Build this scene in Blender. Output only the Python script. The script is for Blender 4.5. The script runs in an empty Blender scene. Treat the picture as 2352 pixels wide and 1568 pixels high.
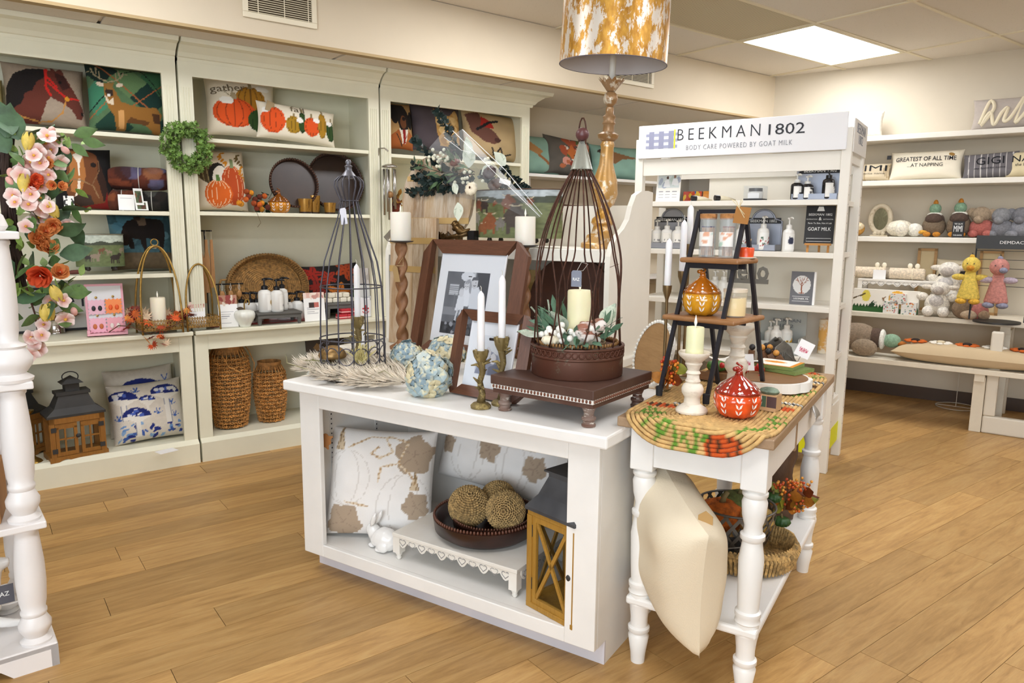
import bpy, math, random
import numpy as np
from mathutils import Vector, Matrix
random.seed(7); np.random.seed(7)
R = math.radians
SC = bpy.context.scene
COL = SC.collection
# ------------------------------------------------------------------ camera
FOC, CXP, CYP, CAMZ = 1669.0, 1176.0, 784.0, 1.36
_y, _p, _r = R(53.0435), R(8.9134), R(.5628)
_f = Vector((math.cos(_y)*math.cos(_p), math.sin(_y)*math.cos(_p), -math.sin(_p)))
_rt = Vector((math.sin(_y), -math.cos(_y), 0)); _up = _rt.cross(_f)
RT = _rt*math.cos(_r)+_up*math.sin(_r); UP = -_rt*math.sin(_r)+_up*math.cos(_r); FW = _f
CAMP = Vector((0, 0, CAMZ))
cd = bpy.data.cameras.new('camera'); cam = bpy.data.objects.new('camera', cd); COL.objects.link(cam)
cd.sensor_width = 36; cd.lens = FOC/2352*36; cd.clip_start = .05
cam.matrix_world = Matrix(((RT.x, UP.x, -FW.x, 0), (RT.y, UP.y, -FW.y, 0), (RT.z, UP.z, -FW.z, CAMZ), (0, 0, 0, 1)))
SC.camera = cam
# ------------------------------------------------------------------ light and exposure
SC.view_settings.view_transform = 'Standard'; SC.view_settings.look = 'None'
SC.view_settings.exposure = 0.14; SC.view_settings.gamma = 1.0; SC.view_settings.use_curve_mapping = False
try:
    SC.cycles.use_denoising = True; SC.cycles.max_bounces = 7; SC.cycles.diffuse_bounces = 4
    SC.cycles.glossy_bounces = 3; SC.cycles.transparent_max_bounces = 12; SC.cycles.transmission_bounces = 6
    SC.cycles.sample_clamp_indirect = 4; SC.cycles.caustics_reflective = False; SC.cycles.caustics_refractive = False
except Exception: pass
world = bpy.data.worlds.new('world'); SC.world = world; world.use_nodes = True
world.node_tree.nodes['Background'].inputs[0].default_value = (.75, .85, 1, 1)
world.node_tree.nodes['Background'].inputs[1].default_value = 1.0
PANEL = 13.0          # troffer emission
DAY = 165.0           # daylight coming in through the shop window behind the camera
al = bpy.data.lights.new('window_daylight', 'AREA'); al.shape = 'RECTANGLE'; al.size = 3.6; al.size_y = 1.9; al.energy = DAY
al.color = (.84, .92, 1)
alo = bpy.data.objects.new('window_daylight', al); COL.objects.link(alo)
alo.location = (-2.4, -1.4, 1.55); alo.rotation_euler = (R(90), 0, R(-52))

# ------------------------------------------------------------------ pixel -> world
def ray(px, py): return RT*((px-CXP)/FOC)-UP*((py-CYP)/FOC)+FW
def pz(px, py, z):
    d = ray(px, py); return CAMP+d*((z-CAMZ)/d.z)
class Frame:
    """local frame: x to the right along the front, y away from the viewer, z up"""
    def __init__(s, ox, oy, deg):
        s.o = Vector((ox, oy, 0)); s.rz = R(deg); s.x = Vector((math.cos(s.rz), math.sin(s.rz), 0)); s.y = Vector((-math.sin(s.rz), math.cos(s.rz), 0))
    def w(s, x, y, z): return s.o+s.x*x+s.y*y+Vector((0, 0, z))
    def at(s, px, py, d):            # point of the vertical plane y = d
        r = ray(px, py); t = ((s.o+s.y*d-CAMP).dot(s.y))/r.dot(s.y); q = CAMP+r*t
        return (q-s.o).dot(s.x), q.z
    def on(s, px, py, z):            # point of the horizontal plane z
        q = pz(px, py, z)-s.o; return q.dot(s.x), q.dot(s.y)
    def bb(s, x0, y0, x1, y1, d):    # pixel box -> centre x, bottom z, width, height in plane y = d
        a, b = s.at((x0+x1)/2, y1, d), s.at((x0+x1)/2, y0, d); l, r = s.at(x0, (y0+y1)/2, d), s.at(x1, (y0+y1)/2, d)
        return (l[0]+r[0])/2, a[1], r[0]-l[0], b[1]-a[1]
WALL = Frame(0, 4.38, 0)                                  # hutch fronts along the long wall
CAB = Frame(.989, 2.675, -69.5)                           # centre cabinet
TAB = Frame(1.54, 1.49, -68.5)                            # console table
BK = Frame(3.785, 2.104, -70.4)                           # body care rack, origin at its near upright
BW = Frame(6.057, 3.189, -74.26)                          # back wall
ET = Frame(.133, 2.509, 2.6)                               # etagere at the picture's edge

# ------------------------------------------------------------------ mesh builder
def crv(P_, n=6):
    P_ = [Vector(p) for p in P_]; P_ = [P_[0]]+P_+[P_[-1]]; o = []
    for i in range(1, len(P_)-2):
        for k in range(n):
            t = k/n; a, b, c, d = P_[i-1:i+3]; o.append(.5*((2*b)+(c-a)*t+(2*a-5*b+4*c-d)*t*t+(3*b-a-3*c+d)*t**3))
    return o+[P_[-2]]
def rot(ax, deg): return Matrix.Rotation(R(deg), 4, ax)
def tr(x, y, z): return Matrix.Translation((x, y, z))
class MB:
    def __init__(s): s.v = []; s.f = []; s.c = None
    def add(s, vs, fs, M=None):
        o = len(s.v)
        s.v += [tuple(M @ Vector(v)) for v in vs] if M is not None else [tuple(v) for v in vs]
        s.f += [tuple(i+o for i in f) for f in fs]; return s
    def box(s, x0, x1, y0, y1, z0, z1, M=None):
        return s.add([(x, y, z) for z in (z0, z1) for y in (y0, y1) for x in (x0, x1)],
                     [(0, 2, 3, 1), (4, 5, 7, 6), (0, 1, 5, 4), (2, 6, 7, 3), (0, 4, 6, 2), (1, 3, 7, 5)], M)
    def lathe(s, prof, n=20, M=None, lobes=0, amp=0, cap=True):
        vs, fs = [], []
        for r, z in prof:
            for k in range(n):
                a = 2*math.pi*k/n; q = r*(1+(amp*(abs(math.cos(lobes*a/2))-.6) if lobes else 0))
                vs.append((q*math.cos(a), q*math.sin(a), z))
        for j in range(len(prof)-1):
            for k in range(n):
                k2 = (k+1) % n; fs.append((j*n+k, j*n+k2, (j+1)*n+k2, (j+1)*n+k))
        if cap and prof[0][0] > 1e-6: fs.append(tuple(range(n-1, -1, -1)))
        if cap and prof[-1][0] > 1e-6: fs.append(tuple(range((len(prof)-1)*n, len(prof)*n)))
        return s.add(vs, fs, M)
    def tube(s, pts, r, n=6, closed=False, M=None, cap=True):
        P = [Vector(p) for p in pts]; m = len(P); vs, fs = [], []
        rr = r if hasattr(r, '__len__') else [r]*m
        t0 = (P[1]-P[0]).normalized(); nrm = t0.orthogonal().normalized()
        for i in range(m):
            a = P[(i-1) % m] if closed else P[max(i-1, 0)]; b = P[(i+1) % m] if closed else P[min(i+1, m-1)]
            t = (b-a); t = t.normalized() if t.length > 1e-9 else t0
            nrm = nrm-t*nrm.dot(t); nrm = nrm.normalized() if nrm.length > 1e-6 else t.orthogonal().normalized()
            bn = t.cross(nrm)
            for k in range(n):
                q = 2*math.pi*k/n; vs.append(P[i]+(nrm*math.cos(q)+bn*math.sin(q))*rr[i])
        for i in range(m if closed else m-1):
            j = (i+1) % m
            for k in range(n):
                k2 = (k+1) % n; fs.append((i*n+k, i*n+k2, j*n+k2, j*n+k))
        if not closed and cap: fs += [tuple(range(n-1, -1, -1)), tuple(range((m-1)*n, m*n))]
        return s.add(vs, fs, M)
    def prism(s, poly, h0, h1, M=None):       # polygon in x,z extruded along y from h0 to h1
        n = len(poly)
        ar = sum(poly[i][0]*poly[(i+1) % n][1]-poly[(i+1) % n][0]*poly[i][1] for i in range(n))
        if ar < 0: poly = poly[::-1]
        return s.add([(x, h0, z) for x, z in poly]+[(x, h1, z) for x, z in poly],
                     [tuple(range(n)), tuple(range(2*n-1, n-1, -1))]+[(i+n, (i+1) % n+n, (i+1) % n, i) for i in range(n)], M)
    def ball(s, c, r, n=12, m=8, sc=(1, 1, 1), M=None):
        pr = [(0, -1)]+[(math.sin(math.pi*j/m), -math.cos(math.pi*j/m)) for j in range(1, m)]+[(0, 1)]
        pr[0] = (1e-7, -1); pr[-1] = (1e-7, 1)
        K = tr(*c) @ Matrix.Diagonal((r*sc[0], r*sc[1], r*sc[2], 1))
        return s.lathe(pr, n, (M @ K) if M is not None else K)
    def sheet(s, fn, nu, nv, M=None):
        vs = [fn(i/nu, j/nv) for j in range(nv+1) for i in range(nu+1)]
        return s.add(vs, [(j*(nu+1)+i, j*(nu+1)+i+1, (j+1)*(nu+1)+i+1, (j+1)*(nu+1)+i) for j in range(nv) for i in range(nu)], M)
    def mesh(s, name, smooth=0):
        me = bpy.data.meshes.new(name); me.from_pydata(s.v, [], s.f); me.validate()
        if smooth:
            me.polygons.foreach_set('use_smooth', [True]*len(me.polygons))
            if smooth < 180: me.set_sharp_from_angle(angle=R(smooth))
        return me
    def build(s, name, mat, parent=None, smooth=0, bev=0, loc=None, rz=None, M=None):
        o = bpy.data.objects.new(name, s.mesh(name, smooth)); COL.objects.link(o)
        if mat is not None: o.data.materials.append(mat)
        if parent is not None: o.parent = parent
        if loc is not None: o.location = loc
        if rz is not None: o.rotation_euler = (0, 0, rz)
        if M is not None: o.matrix_local = M
        if bev:
            b = o.modifiers.new('edge', 'BEVEL'); b.width = bev; b.segments = 2; b.limit_method = 'ANGLE'; b.angle_limit = R(35)
        return o
def box(*a): return MB().box(*a)
def tag(o, label, cat, group=None, kind=None):
    if label: o['label'] = label
    if cat: o['category'] = cat
    if group: o['group'] = group
    if kind: o['kind'] = kind
    return o
def T(name, label, cat, loc, rz=0, group=None, tilt=0):
    o = bpy.data.objects.new(name, None); COL.objects.link(o); o.empty_display_size = .05
    o.location = loc; o.rotation_euler = (R(tilt), 0, rz)
    return tag(o, label, cat, group)
def stuff(o): o['kind'] = 'stuff'; return o
def struct(o, label=None):
    o['kind'] = 'structure'
    if label: o['label'] = label
    return o
def dup(o, parent=None, loc=None, rz=None, label=None, top=True):
    c = o.copy(); COL.objects.link(c); c.parent = parent
    if loc is not None: c.location = loc
    if rz is not None: c.rotation_euler = (c.rotation_euler[0], c.rotation_euler[1], rz)
    if label: c['label'] = label
    for ch in list(o.children): dup(ch, c)
    return c
def inst(name, me, mat, parent, loc=(0, 0, 0), M=None):
    o = bpy.data.objects.new(name, me); COL.objects.link(o)
    if mat is not None and not me.materials: me.materials.append(mat)
    o.parent = parent
    if M is not None: o.matrix_local = M
    else: o.location = loc
    return o

# ------------------------------------------------------------------ materials
def lin(h):
    if isinstance(h, str):
        h = h.lstrip('#'); c = [int(h[i:i+2], 16)/255 for i in (0, 2, 4)]
    else: c = h
    return tuple(x/12.92 if x <= .04045 else ((x+.055)/1.055)**2.4 for x in c)
_mc = {}
class N:
    def __init__(s, m): s.t = m.node_tree; s.b = s.t.nodes['Principled BSDF']
    def n(s, typ, **kw):
        q = s.t.nodes.new(typ)
        for k, v in kw.items():
            if k.startswith('_'): setattr(q, k[1:], v)
            else: q.inputs[int(k[1:]) if k[0] == 'i' and k[1:].isdigit() else k.replace('__', ' ')].default_value = v
        return q
    def l(s, a, b): s.t.links.new(a, b)
    def coord(s, scale=(1, 1, 1), rotz=0, kind='Object'):
        tc = s.n('ShaderNodeTexCoord'); mp = s.n('ShaderNodeMapping'); mp.inputs['Scale'].default_value = scale; mp.inputs['Rotation'].default_value = (0, 0, rotz)
        s.l(tc.outputs[kind], mp.inputs[0]); return mp.outputs[0]
    def noise(s, co, sc, det=3, rough=.5, dist=0):
        q = s.n('ShaderNodeTexNoise', Scale=sc, Detail=det, Roughness=rough, Distortion=dist); s.l(co, q.inputs['Vector']); return q.outputs['Fac']
    def ramp(s, fac, stops):
        q = s.n('ShaderNodeValToRGB'); e = q.color_ramp.elements
        while len(e) < len(stops): e.new(.5)
        for i, (p, c) in enumerate(stops):
            e[i].position = p; e[i].color = (*lin(c), 1) if not isinstance(c, float) else (c, c, c, 1)
        s.l(fac, q.inputs[0]); return q.outputs[0]
    def mix(s, fac, a, b, mode='MIX'):
        q = s.n('ShaderNodeMix', _data_type='RGBA', _blend_type=mode)
        for k, v in ((0, fac), (6, a), (7, b)):
            if hasattr(v, 'links'): s.l(v, q.inputs[k])
            else: q.inputs[k].default_value = v if k == 0 else (*lin(v), 1)
        return q.outputs[2]
    def bump(s, h, st=.3, d=.01):
        q = s.n('ShaderNodeBump', Strength=st, Distance=d); s.l(h, q.inputs['Height']); s.l(q.outputs[0], s.b.inputs['Normal'])
    def col(s, c):
        if hasattr(c, 'links'): s.l(c, s.b.inputs['Base Color'])
        else: s.b.inputs['Base Color'].default_value = (*lin(c), 1)
def base(name, col='#888888', rough=.5, metal=0, **kw):
    m = bpy.data.materials.new(name); m.use_nodes = True; q = N(m)
    q.b.inputs['Roughness'].default_value = rough; q.b.inputs['Metallic'].default_value = metal
    q.col(col)
    for k, v in kw.items(): q.b.inputs[k.replace('__', ' ')].default_value = v
    return m, q
def mat(col, rough=.5, metal=0, var=0, vs=8, bump=0, bs=60, coat=0):
    """plain procedural material: colour with noise variation and fine relief"""
    k = ('p', col, rough, metal, var, vs, bump, bs, coat)
    if k in _mc: return _mc[k]
    m, q = base('m_'+str(col).strip('#'), col, rough, metal)
    co = q.coord()
    if var:
        c = np.array([int(col[i:i+2], 16)/255 for i in (1, 3, 5)])
        q.col(q.ramp(q.noise(co, vs, 4, .6), [(.3, tuple(np.clip(c*(1-var), 0, 1))), (.7, tuple(np.clip(c*(1+var*.6), 0, 1)))]))
    if bump: q.bump(q.noise(co, bs, 3), bump, .004)
    if coat: q.b.inputs['Coat Weight'].default_value = coat
    _mc[k] = m; return m
def wood(c1, c2, axis='x', sc=1., rough=.55, c3=None, rnd=False, streak=9):
    k = ('w', c1, c2, axis, sc, rough, c3, rnd)
    if k in _mc: return _mc[k]
    m, q = base('wood_'+c1.strip('#'), c1, rough)
    s = {'x': (1, streak, streak), 'y': (streak, 1, streak), 'z': (streak, streak, 1)}[axis]
    tc = q.n('ShaderNodeTexCoord'); mp = q.n('ShaderNodeMapping'); mp.inputs['Scale'].default_value = tuple(v*sc for v in s)
    q.l(tc.outputs['Object'], mp.inputs[0])
    if rnd:
        oi = q.n('ShaderNodeObjectInfo'); vm = q.n('ShaderNodeVectorMath', _operation='MULTIPLY'); vm.inputs[1].default_value = (37, 23, 11)
        cb = q.n('ShaderNodeCombineXYZ'); [q.l(oi.outputs['Random'], cb.inputs[i]) for i in range(3)]
        q.l(cb.outputs[0], vm.inputs[0]); q.l(vm.outputs[0], mp.inputs['Location'])
    co = mp.outputs[0]
    n1 = q.noise(co, 3, 5, .6, 1.2); n2 = q.noise(co, 14, 4, .7, .6)
    c = q.ramp(n1, [(.25, c2), (.75, c1)]) if not c3 else q.ramp(n1, [(.25, c2), (.5, c1), (.78, c3)])
    c = q.mix(.35, c, q.ramp(n2, [(.3, c2), (.65, c1)]))
    if rnd:
        mr = q.n('ShaderNodeMapRange'); mr.inputs[3].default_value = .80; mr.inputs[4].default_value = 1.12
        q.l(oi.outputs['Random'], mr.inputs[0])
        vm2 = q.n('ShaderNodeVectorMath', _operation='SCALE'); q.l(c, vm2.inputs[0]); q.l(mr.outputs[0], vm2.inputs['Scale']); c = vm2.outputs[0]
    q.col(c); q.bump(n2, .12, .002)
    _mc[k] = m; return m
def worn(c1, c2, thr=.6, sc=14, rough=.6, metal=0, stretch=(1, 1, 1), soft=.04):
    """paint c1 rubbed through to c2 in patches"""
    k = ('d', c1, c2, thr, sc, rough, metal, stretch)
    if k in _mc: return _mc[k]
    m, q = base('worn_'+c1.strip('#'), c1, rough, metal); co = q.coord(stretch)
    n1 = q.noise(co, sc, 6, .68); c = q.ramp(n1, [(thr-soft, c1), (thr+soft, c2)])
    q.col(q.mix(.25, c, q.ramp(q.noise(co, sc*.35, 3), [(.3, c1), (.8, c2)]))); q.bump(n1, .15, .002)
    _mc[k] = m; return m
def glassy(col, rough=.06, alpha=.35, metal=0):
    """thin clear or tinted glass / film: transparent mixed with gloss"""
    k = ('g', col, rough, alpha)
    if k in _mc: return _mc[k]
    m = bpy.data.materials.new('glass_'+col.strip('#')); m.use_nodes = True; t = m.node_tree; t.nodes.clear()
    o = t.nodes.new('ShaderNodeOutputMaterial'); mx = t.nodes.new('ShaderNodeMixShader'); a = t.nodes.new('ShaderNodeBsdfTransparent'); b = t.nodes.new('ShaderNodeBsdfPrincipled')
    a.inputs[0].default_value = (*lin(col), 1); b.inputs['Base Color'].default_value = (*lin(col), 1); b.inputs['Roughness'].default_value = rough
    mx.inputs[0].default_value = alpha; t.links.new(a.outputs[0], mx.inputs[1]); t.links.new(b.outputs[0], mx.inputs[2]); t.links.new(mx.outputs[0], o.inputs[0])
    _mc[k] = m; return m
def pane(a=.07):
    if ('pn', a) in _mc: return _mc[('pn', a)]
    m = glassy('#fdfeff', .02, a+1e-4); b = m.node_tree.nodes['Principled BSDF']; b.inputs['Base Color'].default_value = (.02, .02, .02, 1); b.inputs['Specular IOR Level'].default_value = 1.; b.inputs['Metallic'].default_value = .6; _mc[('pn', a)] = m; return m
def emit(col, st):
    m = bpy.data.materials.new('light'); m.use_nodes = True; b = m.node_tree.nodes['Principled BSDF']
    b.inputs['Emission Color'].default_value = (*lin(col), 1); b.inputs['Emission Strength'].default_value = st; b.inputs['Base Color'].default_value = (.8, .8, .8, 1)
    return m
def printed(kind='cloth'):
    """flat print held in the mesh's colour attribute"""
    if ('pr', kind) in _mc: return _mc[('pr', kind)]
    m, q = base('print_'+kind, '#ffffff', {'cloth': .95, 'paper': .6, 'gloss': .22, 'knit': 1., 'fur': 1.}[kind])
    at = q.n('ShaderNodeAttribute', _attribute_name='Col'); co = q.coord()
    q.col(at.outputs['Color'])
    if kind in ('cloth', 'knit', 'fur'): q.bump(q.noise(co, {'cloth': 260, 'knit': 180, 'fur': 120}[kind], 2), {'cloth': .25, 'knit': .6, 'fur': .9}[kind], .004)
    _mc[('pr', kind)] = m; return m

# ------------------------------------------------------------------ drawn prints
class Cv:
    """small drawing board: y up, unit square"""
    def __init__(s, bg, n=110, asp=1.):
        s.w = n; s.h = max(8, int(n/asp)); s.a = np.zeros((s.h, s.w, 3)); s.a[:] = lin(bg)
        s.X, s.Y = np.meshgrid((np.arange(s.w)+.5)/s.w, (np.arange(s.h)+.5)/s.h)
    def put(s, m, c, op=1.): s.a[m] = s.a[m]*(1-op)+np.array(lin(c))*op; return s
    def poly(s, c, pts, op=1.):
        ins = np.zeros((s.h, s.w), bool); n = len(pts)
        for i in range(n):
            (x0, y0), (x1, y1) = pts[i], pts[(i+1) % n]
            if y0 == y1: continue
            cr = ((y0 > s.Y) != (y1 > s.Y)) & (s.X < (x1-x0)*(s.Y-y0)/(y1-y0)+x0); ins ^= cr
        return s.put(ins, c, op)
    def ell(s, c, x, y, rx, ry, rotd=0, op=1.):
        a = R(rotd); dx, dy = s.X-x, s.Y-y; u = (dx*math.cos(a)+dy*math.sin(a))/rx; v = (-dx*math.sin(a)+dy*math.cos(a))/ry
        return s.put(u*u+v*v < 1, c, op)
    def line(s, c, wd, pts, op=1.):
        d = np.full((s.h, s.w), 9.); asp = s.w/s.h
        for (x0, y0), (x1, y1) in zip(pts[:-1], pts[1:]):
            vx, vy = x1-x0, (y1-y0)/asp; L = vx*vx+vy*vy+1e-12
            t = np.clip(((s.X-x0)*vx+(s.Y-y0)/asp*vy)/L, 0, 1); d = np.minimum(d, np.hypot(s.X-x0-t*vx, (s.Y-y0)/asp-t*vy))
        return s.put(d < wd/2, c, op)
    def rect(s, c, x0, y0, x1, y1, op=1.): return s.put((s.X >= x0) & (s.X <= x1) & (s.Y >= y0) & (s.Y <= y1), c, op)
    def mott(s, amt=.1, cells=14, seed=1):
        rg = np.random.RandomState(seed); g = rg.rand(cells+2, cells+2)
        x, y = s.X*cells, s.Y*cells; i, j = x.astype(int), y.astype(int); fx, fy = x-i, y-j
        n = g[j, i]*(1-fx)*(1-fy)+g[j, i+1]*fx*(1-fy)+g[j+1, i]*(1-fx)*fy+g[j+1, i+1]*fx*fy
        s.a *= (1+amt*2*(n-.5))[..., None]; return s
    def blots(s, cols, n, r0, r1, seed=1, box=(0, 0, 1, 1), op=1.):
        rg = random.Random(seed)
        for _ in range(n): s.ell(rg.choice(cols), rg.uniform(box[0], box[2]), rg.uniform(box[1], box[3]), rg.uniform(r0, r1), rg.uniform(r0, r1), rg.uniform(0, 180), op)
        return s
    def samp(s, u, v):
        return s.a[min(max(int(v*s.h), 0), s.h-1), min(max(int(u*s.w), 0), s.w-1)]
def paint(me, cols):
    at = me.color_attributes.new('Col', 'FLOAT_COLOR', 'POINT'); at.data.foreach_set('color', np.c_[np.array(cols), np.ones(len(cols))].astype(np.float32).ravel())
def card(name, w, h, t, cv, parent=None, kind='paper', n=None, loc=None, rz=None, tilt=0, edge=None, M=None):
    """thin upright board, print on its front (-y); origin at the bottom centre"""
    nx = n or min(cv.w, 90); nz = max(4, int(nx*h/w)); vs = []; cl = []
    for j in range(nz+1):
        for i in range(nx+1):
            vs.append(((i/nx-.5)*w, 0, j/nz*h)); cl.append(cv.samp(i/nx, j/nz))
    fs = [(j*(nx+1)+i, j*(nx+1)+i+1, (j+1)*(nx+1)+i+1, (j+1)*(nx+1)+i) for j in range(nz) for i in range(nx)]
    o = len(vs); ec = lin(edge) if edge else tuple(cv.a.mean((0, 1)))
    vs += [(x, y, z) for y in (1e-4, t) for z in (0, h) for x in (-w/2, w/2)]; cl += [ec]*8
    fs += [(o+4, o+6, o+7, o+5), (o, o+4, o+5, o+1), (o+2, o+3, o+7, o+6), (o, o+2, o+6, o+4), (o+1, o+5, o+7, o+3)]
    me = bpy.data.meshes.new(name); me.from_pydata(vs, [], fs); paint(me, cl); me.materials.append(printed(kind))
    ob = bpy.data.objects.new(name, me); COL.objects.link(ob)
    if parent is not None: ob.parent = parent
    if loc is not None: ob.location = loc
    ob.rotation_euler = (R(-tilt), 0, rz or 0)
    if M is not None: ob.matrix_local = M
    return ob
def pillow_mesh(w, h, t, cv, n=56, kind='cloth', back=None, sag=.035, seed=0):
    rg = np.random.RandomState(seed); ph = rg.rand(6)*6.28
    def P(u, v, sgn):
        x, y = 2*u-1, 2*v-1
        pin = 1-sag*(1-abs(y)**2)*0-sag*1.6*(1-y*y)*abs(x)**4; piz = 1-sag*1.6*(1-x*x)*abs(y)**4
        d = max(0, (1-x**4)*(1-y**4))**.55
        wr = .03*math.sin(5*x+3*y+ph[0])*d+.02*math.sin(9*y-4*x+ph[1])*d
        return (x*pin*w/2, sgn*(t/2)*(d*(1+wr)), (y*piz+1)*h/2)
    vs, cl, fs = [], [], []
    bk = lin(back) if back else tuple(cv.a[:3].mean((0, 1)))
    m = max(6, int(n*h/w))
    for j in range(m+1):
        for i in range(n+1):
            vs.append(P(i/n, j/m, -1)); cl.append(cv.samp(i/n, j/m))
    for j in range(m):
        for i in range(n): a = j*(n+1)+i; fs.append((a, a+1, a+n+2, a+n+1))
    o = len(vs); n2 = 26; m2 = 26
    for j in range(m2+1):
        for i in range(n2+1): vs.append(P(i/n2, j/m2, 1)); cl.append(bk)
    for j in range(m2):
        for i in range(n2): a = o+j*(n2+1)+i; fs.append((a, a+n2+1, a+n2+2, a+1))
    me = bpy.data.meshes.new('pillow'); me.from_pydata(vs, [], fs); paint(me, cl); me.materials.append(printed(kind))
    me.polygons.foreach_set('use_smooth', [True]*len(fs)); return me
def pillow(label, fr, pxb, d, cv, tilt=10, t=.13, group=None, kind='cloth', roll=0, turn=0, back=None, n=84, name='throw_pillow', z=None, sag=.035, cat='pillow'):
    x, zb, w, h = fr.bb(*pxb, d); h = h/math.cos(R(tilt))
    if z is not None: zb = z
    o = T(name, label, cat, fr.w(x, d, zb+.004), fr.rz+R(turn), group)
    c = bpy.data.objects.new('cover', pillow_mesh(w, h, t, cv, n, kind, back, sag, int(abs(pxb[0])))); COL.objects.link(c); c.parent = o
    c.matrix_local = rot('X', -tilt) @ rot('Y', roll)
    return o, w, h, c
# ------------------------------------------------------------------ lettering
def txt(s, mt, parent, w=None, h=None, M=None, ext=.0006, align='CENTER', name='lettering', sp=1, off=0, surf=None):
    cu = bpy.data.curves.new(name, 'FONT'); cu.body = s; cu.align_x = align; cu.extrude = ext; cu.size = 1; cu.resolution_u = 2; cu.offset = off; cu.space_character = sp
    o = bpy.data.objects.new(name, cu); COL.objects.link(o)
    me = bpy.data.meshes.new_from_object(o.evaluated_get(bpy.context.evaluated_depsgraph_get()))
    bpy.data.objects.remove(o); bpy.data.curves.remove(cu)
    c = np.zeros(len(me.vertices)*3); me.vertices.foreach_get('co', c); c = c.reshape(-1, 3)
    if len(c):
        W, Hh = np.ptp(c[:, 0]), np.ptp(c[:, 1]); k = (w/W) if w else (h/Hh); ky = (h/Hh) if (h and w) else k
        c[:, 0] = (c[:, 0]-(c[:, 0].max()+c[:, 0].min())/2)*k if align == 'CENTER' else c[:, 0]*k
        c[:, 1] = (c[:, 1]-c[:, 1].min())*ky; c[:, 2] = np.where(c[:, 2] > 0, ext, -ext)
        c = np.c_[c[:, 0], -c[:, 2], c[:, 1]]
        if surf:
            c = np.array([tuple(M @ Vector(v)) for v in c]); sw, sh, st = surf; M = None; xx, zz = np.clip(2*c[:, 0]/sw, -.98, .98), np.clip(2*c[:, 2]/sh-1, -.98, .98); c[:, 1] = -(st/2)*((1-xx**4)*(1-zz**4))**.55*1.045-.0012
        me.vertices.foreach_set('co', c.ravel())
    me.materials.append(mt); q = bpy.data.objects.new(name, me); COL.objects.link(q); q.parent = parent
    if M is not None: q.matrix_local = M
    return q
INK = mat('#23252b', .6); GREYINK = mat('#7d7f86', .6); WHITEINK = mat('#efefec', .6)
WHITE = mat('#e9e6e1', .38, var=.03, vs=3, bump=.05, bs=90)
CREAM = mat('#e6e2cb', .42, var=.03, vs=2.5, bump=.05, bs=70)
PAPER = mat('#f2f0ee', .6)
# ================================================================== the room
ZC, YS, ZS, YW = 2.685, 3.95, 2.314, 4.80
wallm = mat('#d6c9b2', .85, var=.02, vs=1.5, bump=.08, bs=200)
wallb = mat('#d3c8b4', .85, var=.02, vs=1.5, bump=.08, bs=200)
def tilemat():
    m, q = base('ceiling_tile', '#e0d8cc', .95); co = q.coord()
    n = q.noise(co, 55, 5, .75); v = q.n('ShaderNodeTexVoronoi', Scale=42); q.l(co, v.inputs['Vector'])
    c = q.ramp(n, [(.62, '#e2dace'), (.72, '#9a8c76')])
    c2 = q.ramp(v.outputs['Distance'], [(.055, '#6d5f4a'), (.10, '#e2dace')]); q.col(q.mix(.5, c, c2)); q.bump(n, .3, .004); return m
TILE = tilemat()
def perfmat():
    m, q = base('perforated_tile', '#c9bd9f', .9); co = q.coord()
    v = q.n('ShaderNodeTexVoronoi', Scale=75, _feature='F1', Randomness=0.0); q.l(co, v.inputs['Vector'])
    q.col(q.ramp(v.outputs['Distance'], [(.28, '#9d9178'), (.36, '#d2c6aa')])); return m
BAR = mat('#e3d8bc', .5)
PLANK = wood('#bc935a', '#906a3a', 'x', .9, .42, '#cfac72', rnd=True, streak=8)
fl = struct(box(-3.2, 9, -3.2, 4.85, -.05, -.004).build('floor', mat('#5a4226', .8)), 'light oak plank floor')
pm = MB().box(-.6085, .6085, -.0752, .0752, 0, .0035).mesh('plank'); pm.materials.append(PLANK)
k = 0
for j in range(34):
    y = 4.33-.152*j
    xo = random.Random(j*5+1).uniform(0, 1.219)
    for i in range(-1, 8):
        x = -.6+xo+1.219*i
        if x > 6.9 or x < -.9: continue
        q = CAMP*0+Vector((x, y, 0)); dv = q-CAMP; dep = dv.dot(FW)
        vis = False
        for sx in (-.61, -.3, 0, .3, .61):
            dv = Vector((x+sx, y, 0))-CAMP; dep = dv.dot(FW)
            if dep > .3 and -200 < CXP+dv.dot(RT)/dep*FOC < 2552 and CYP-dv.dot(UP)/dep*FOC < 1850: vis = True
        if vis or (y < 4 and 0 < x < 5 and y > .3): inst('plank', pm, None, fl, (x, y, -.0035)); k += 1
# walls
struct(box(-3.2, 8.5, YW, YW+.1, 0, ZC+.1).build('wall_left', wallm), 'beige wall behind the cream bookcases')
bw = struct(box(-2.4, 7.0, 0, .1, 0, ZC+.1).build('wall_back', wallb), 'beige wall behind the white toy shelves'); bw.location = BW.w(0, 0, 0); bw.rotation_euler = (0, 0, BW.rz)
struct(box(-3.2, 9, -3.3, -3.2, 0, ZC+.1).build('wall_right', wallm), 'beige side wall of the shop')
wr = MB().box(-3.3, -3.2, -3.2, 4.85, 0, .5).box(-3.3, -3.2, -3.2, 4.85, 2.4, ZC+.1).box(-3.3, -3.2, 1.6, 4.85, .5, 2.4).box(-3.3, -3.2, -3.2, -2.9, .5, 2.4)
struct(wr.build('wall_rear', wallm), 'beige shop front wall with a wide window')
w1 = struct(MB().box(-3.28, -3.22, -2.9, 1.6, .5, .55).box(-3.28, -3.22, -2.9, 1.6, 2.35, 2.4).box(-3.28, -3.22, -.68, -.62, .55, 2.35).build('window_1', WHITE), 'white framed shop window')
box(-3.252, -3.248, -2.9, 1.6, .55, 2.35).build('pane', glassy('#f4f8fa', .02, .08), w1)
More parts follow.
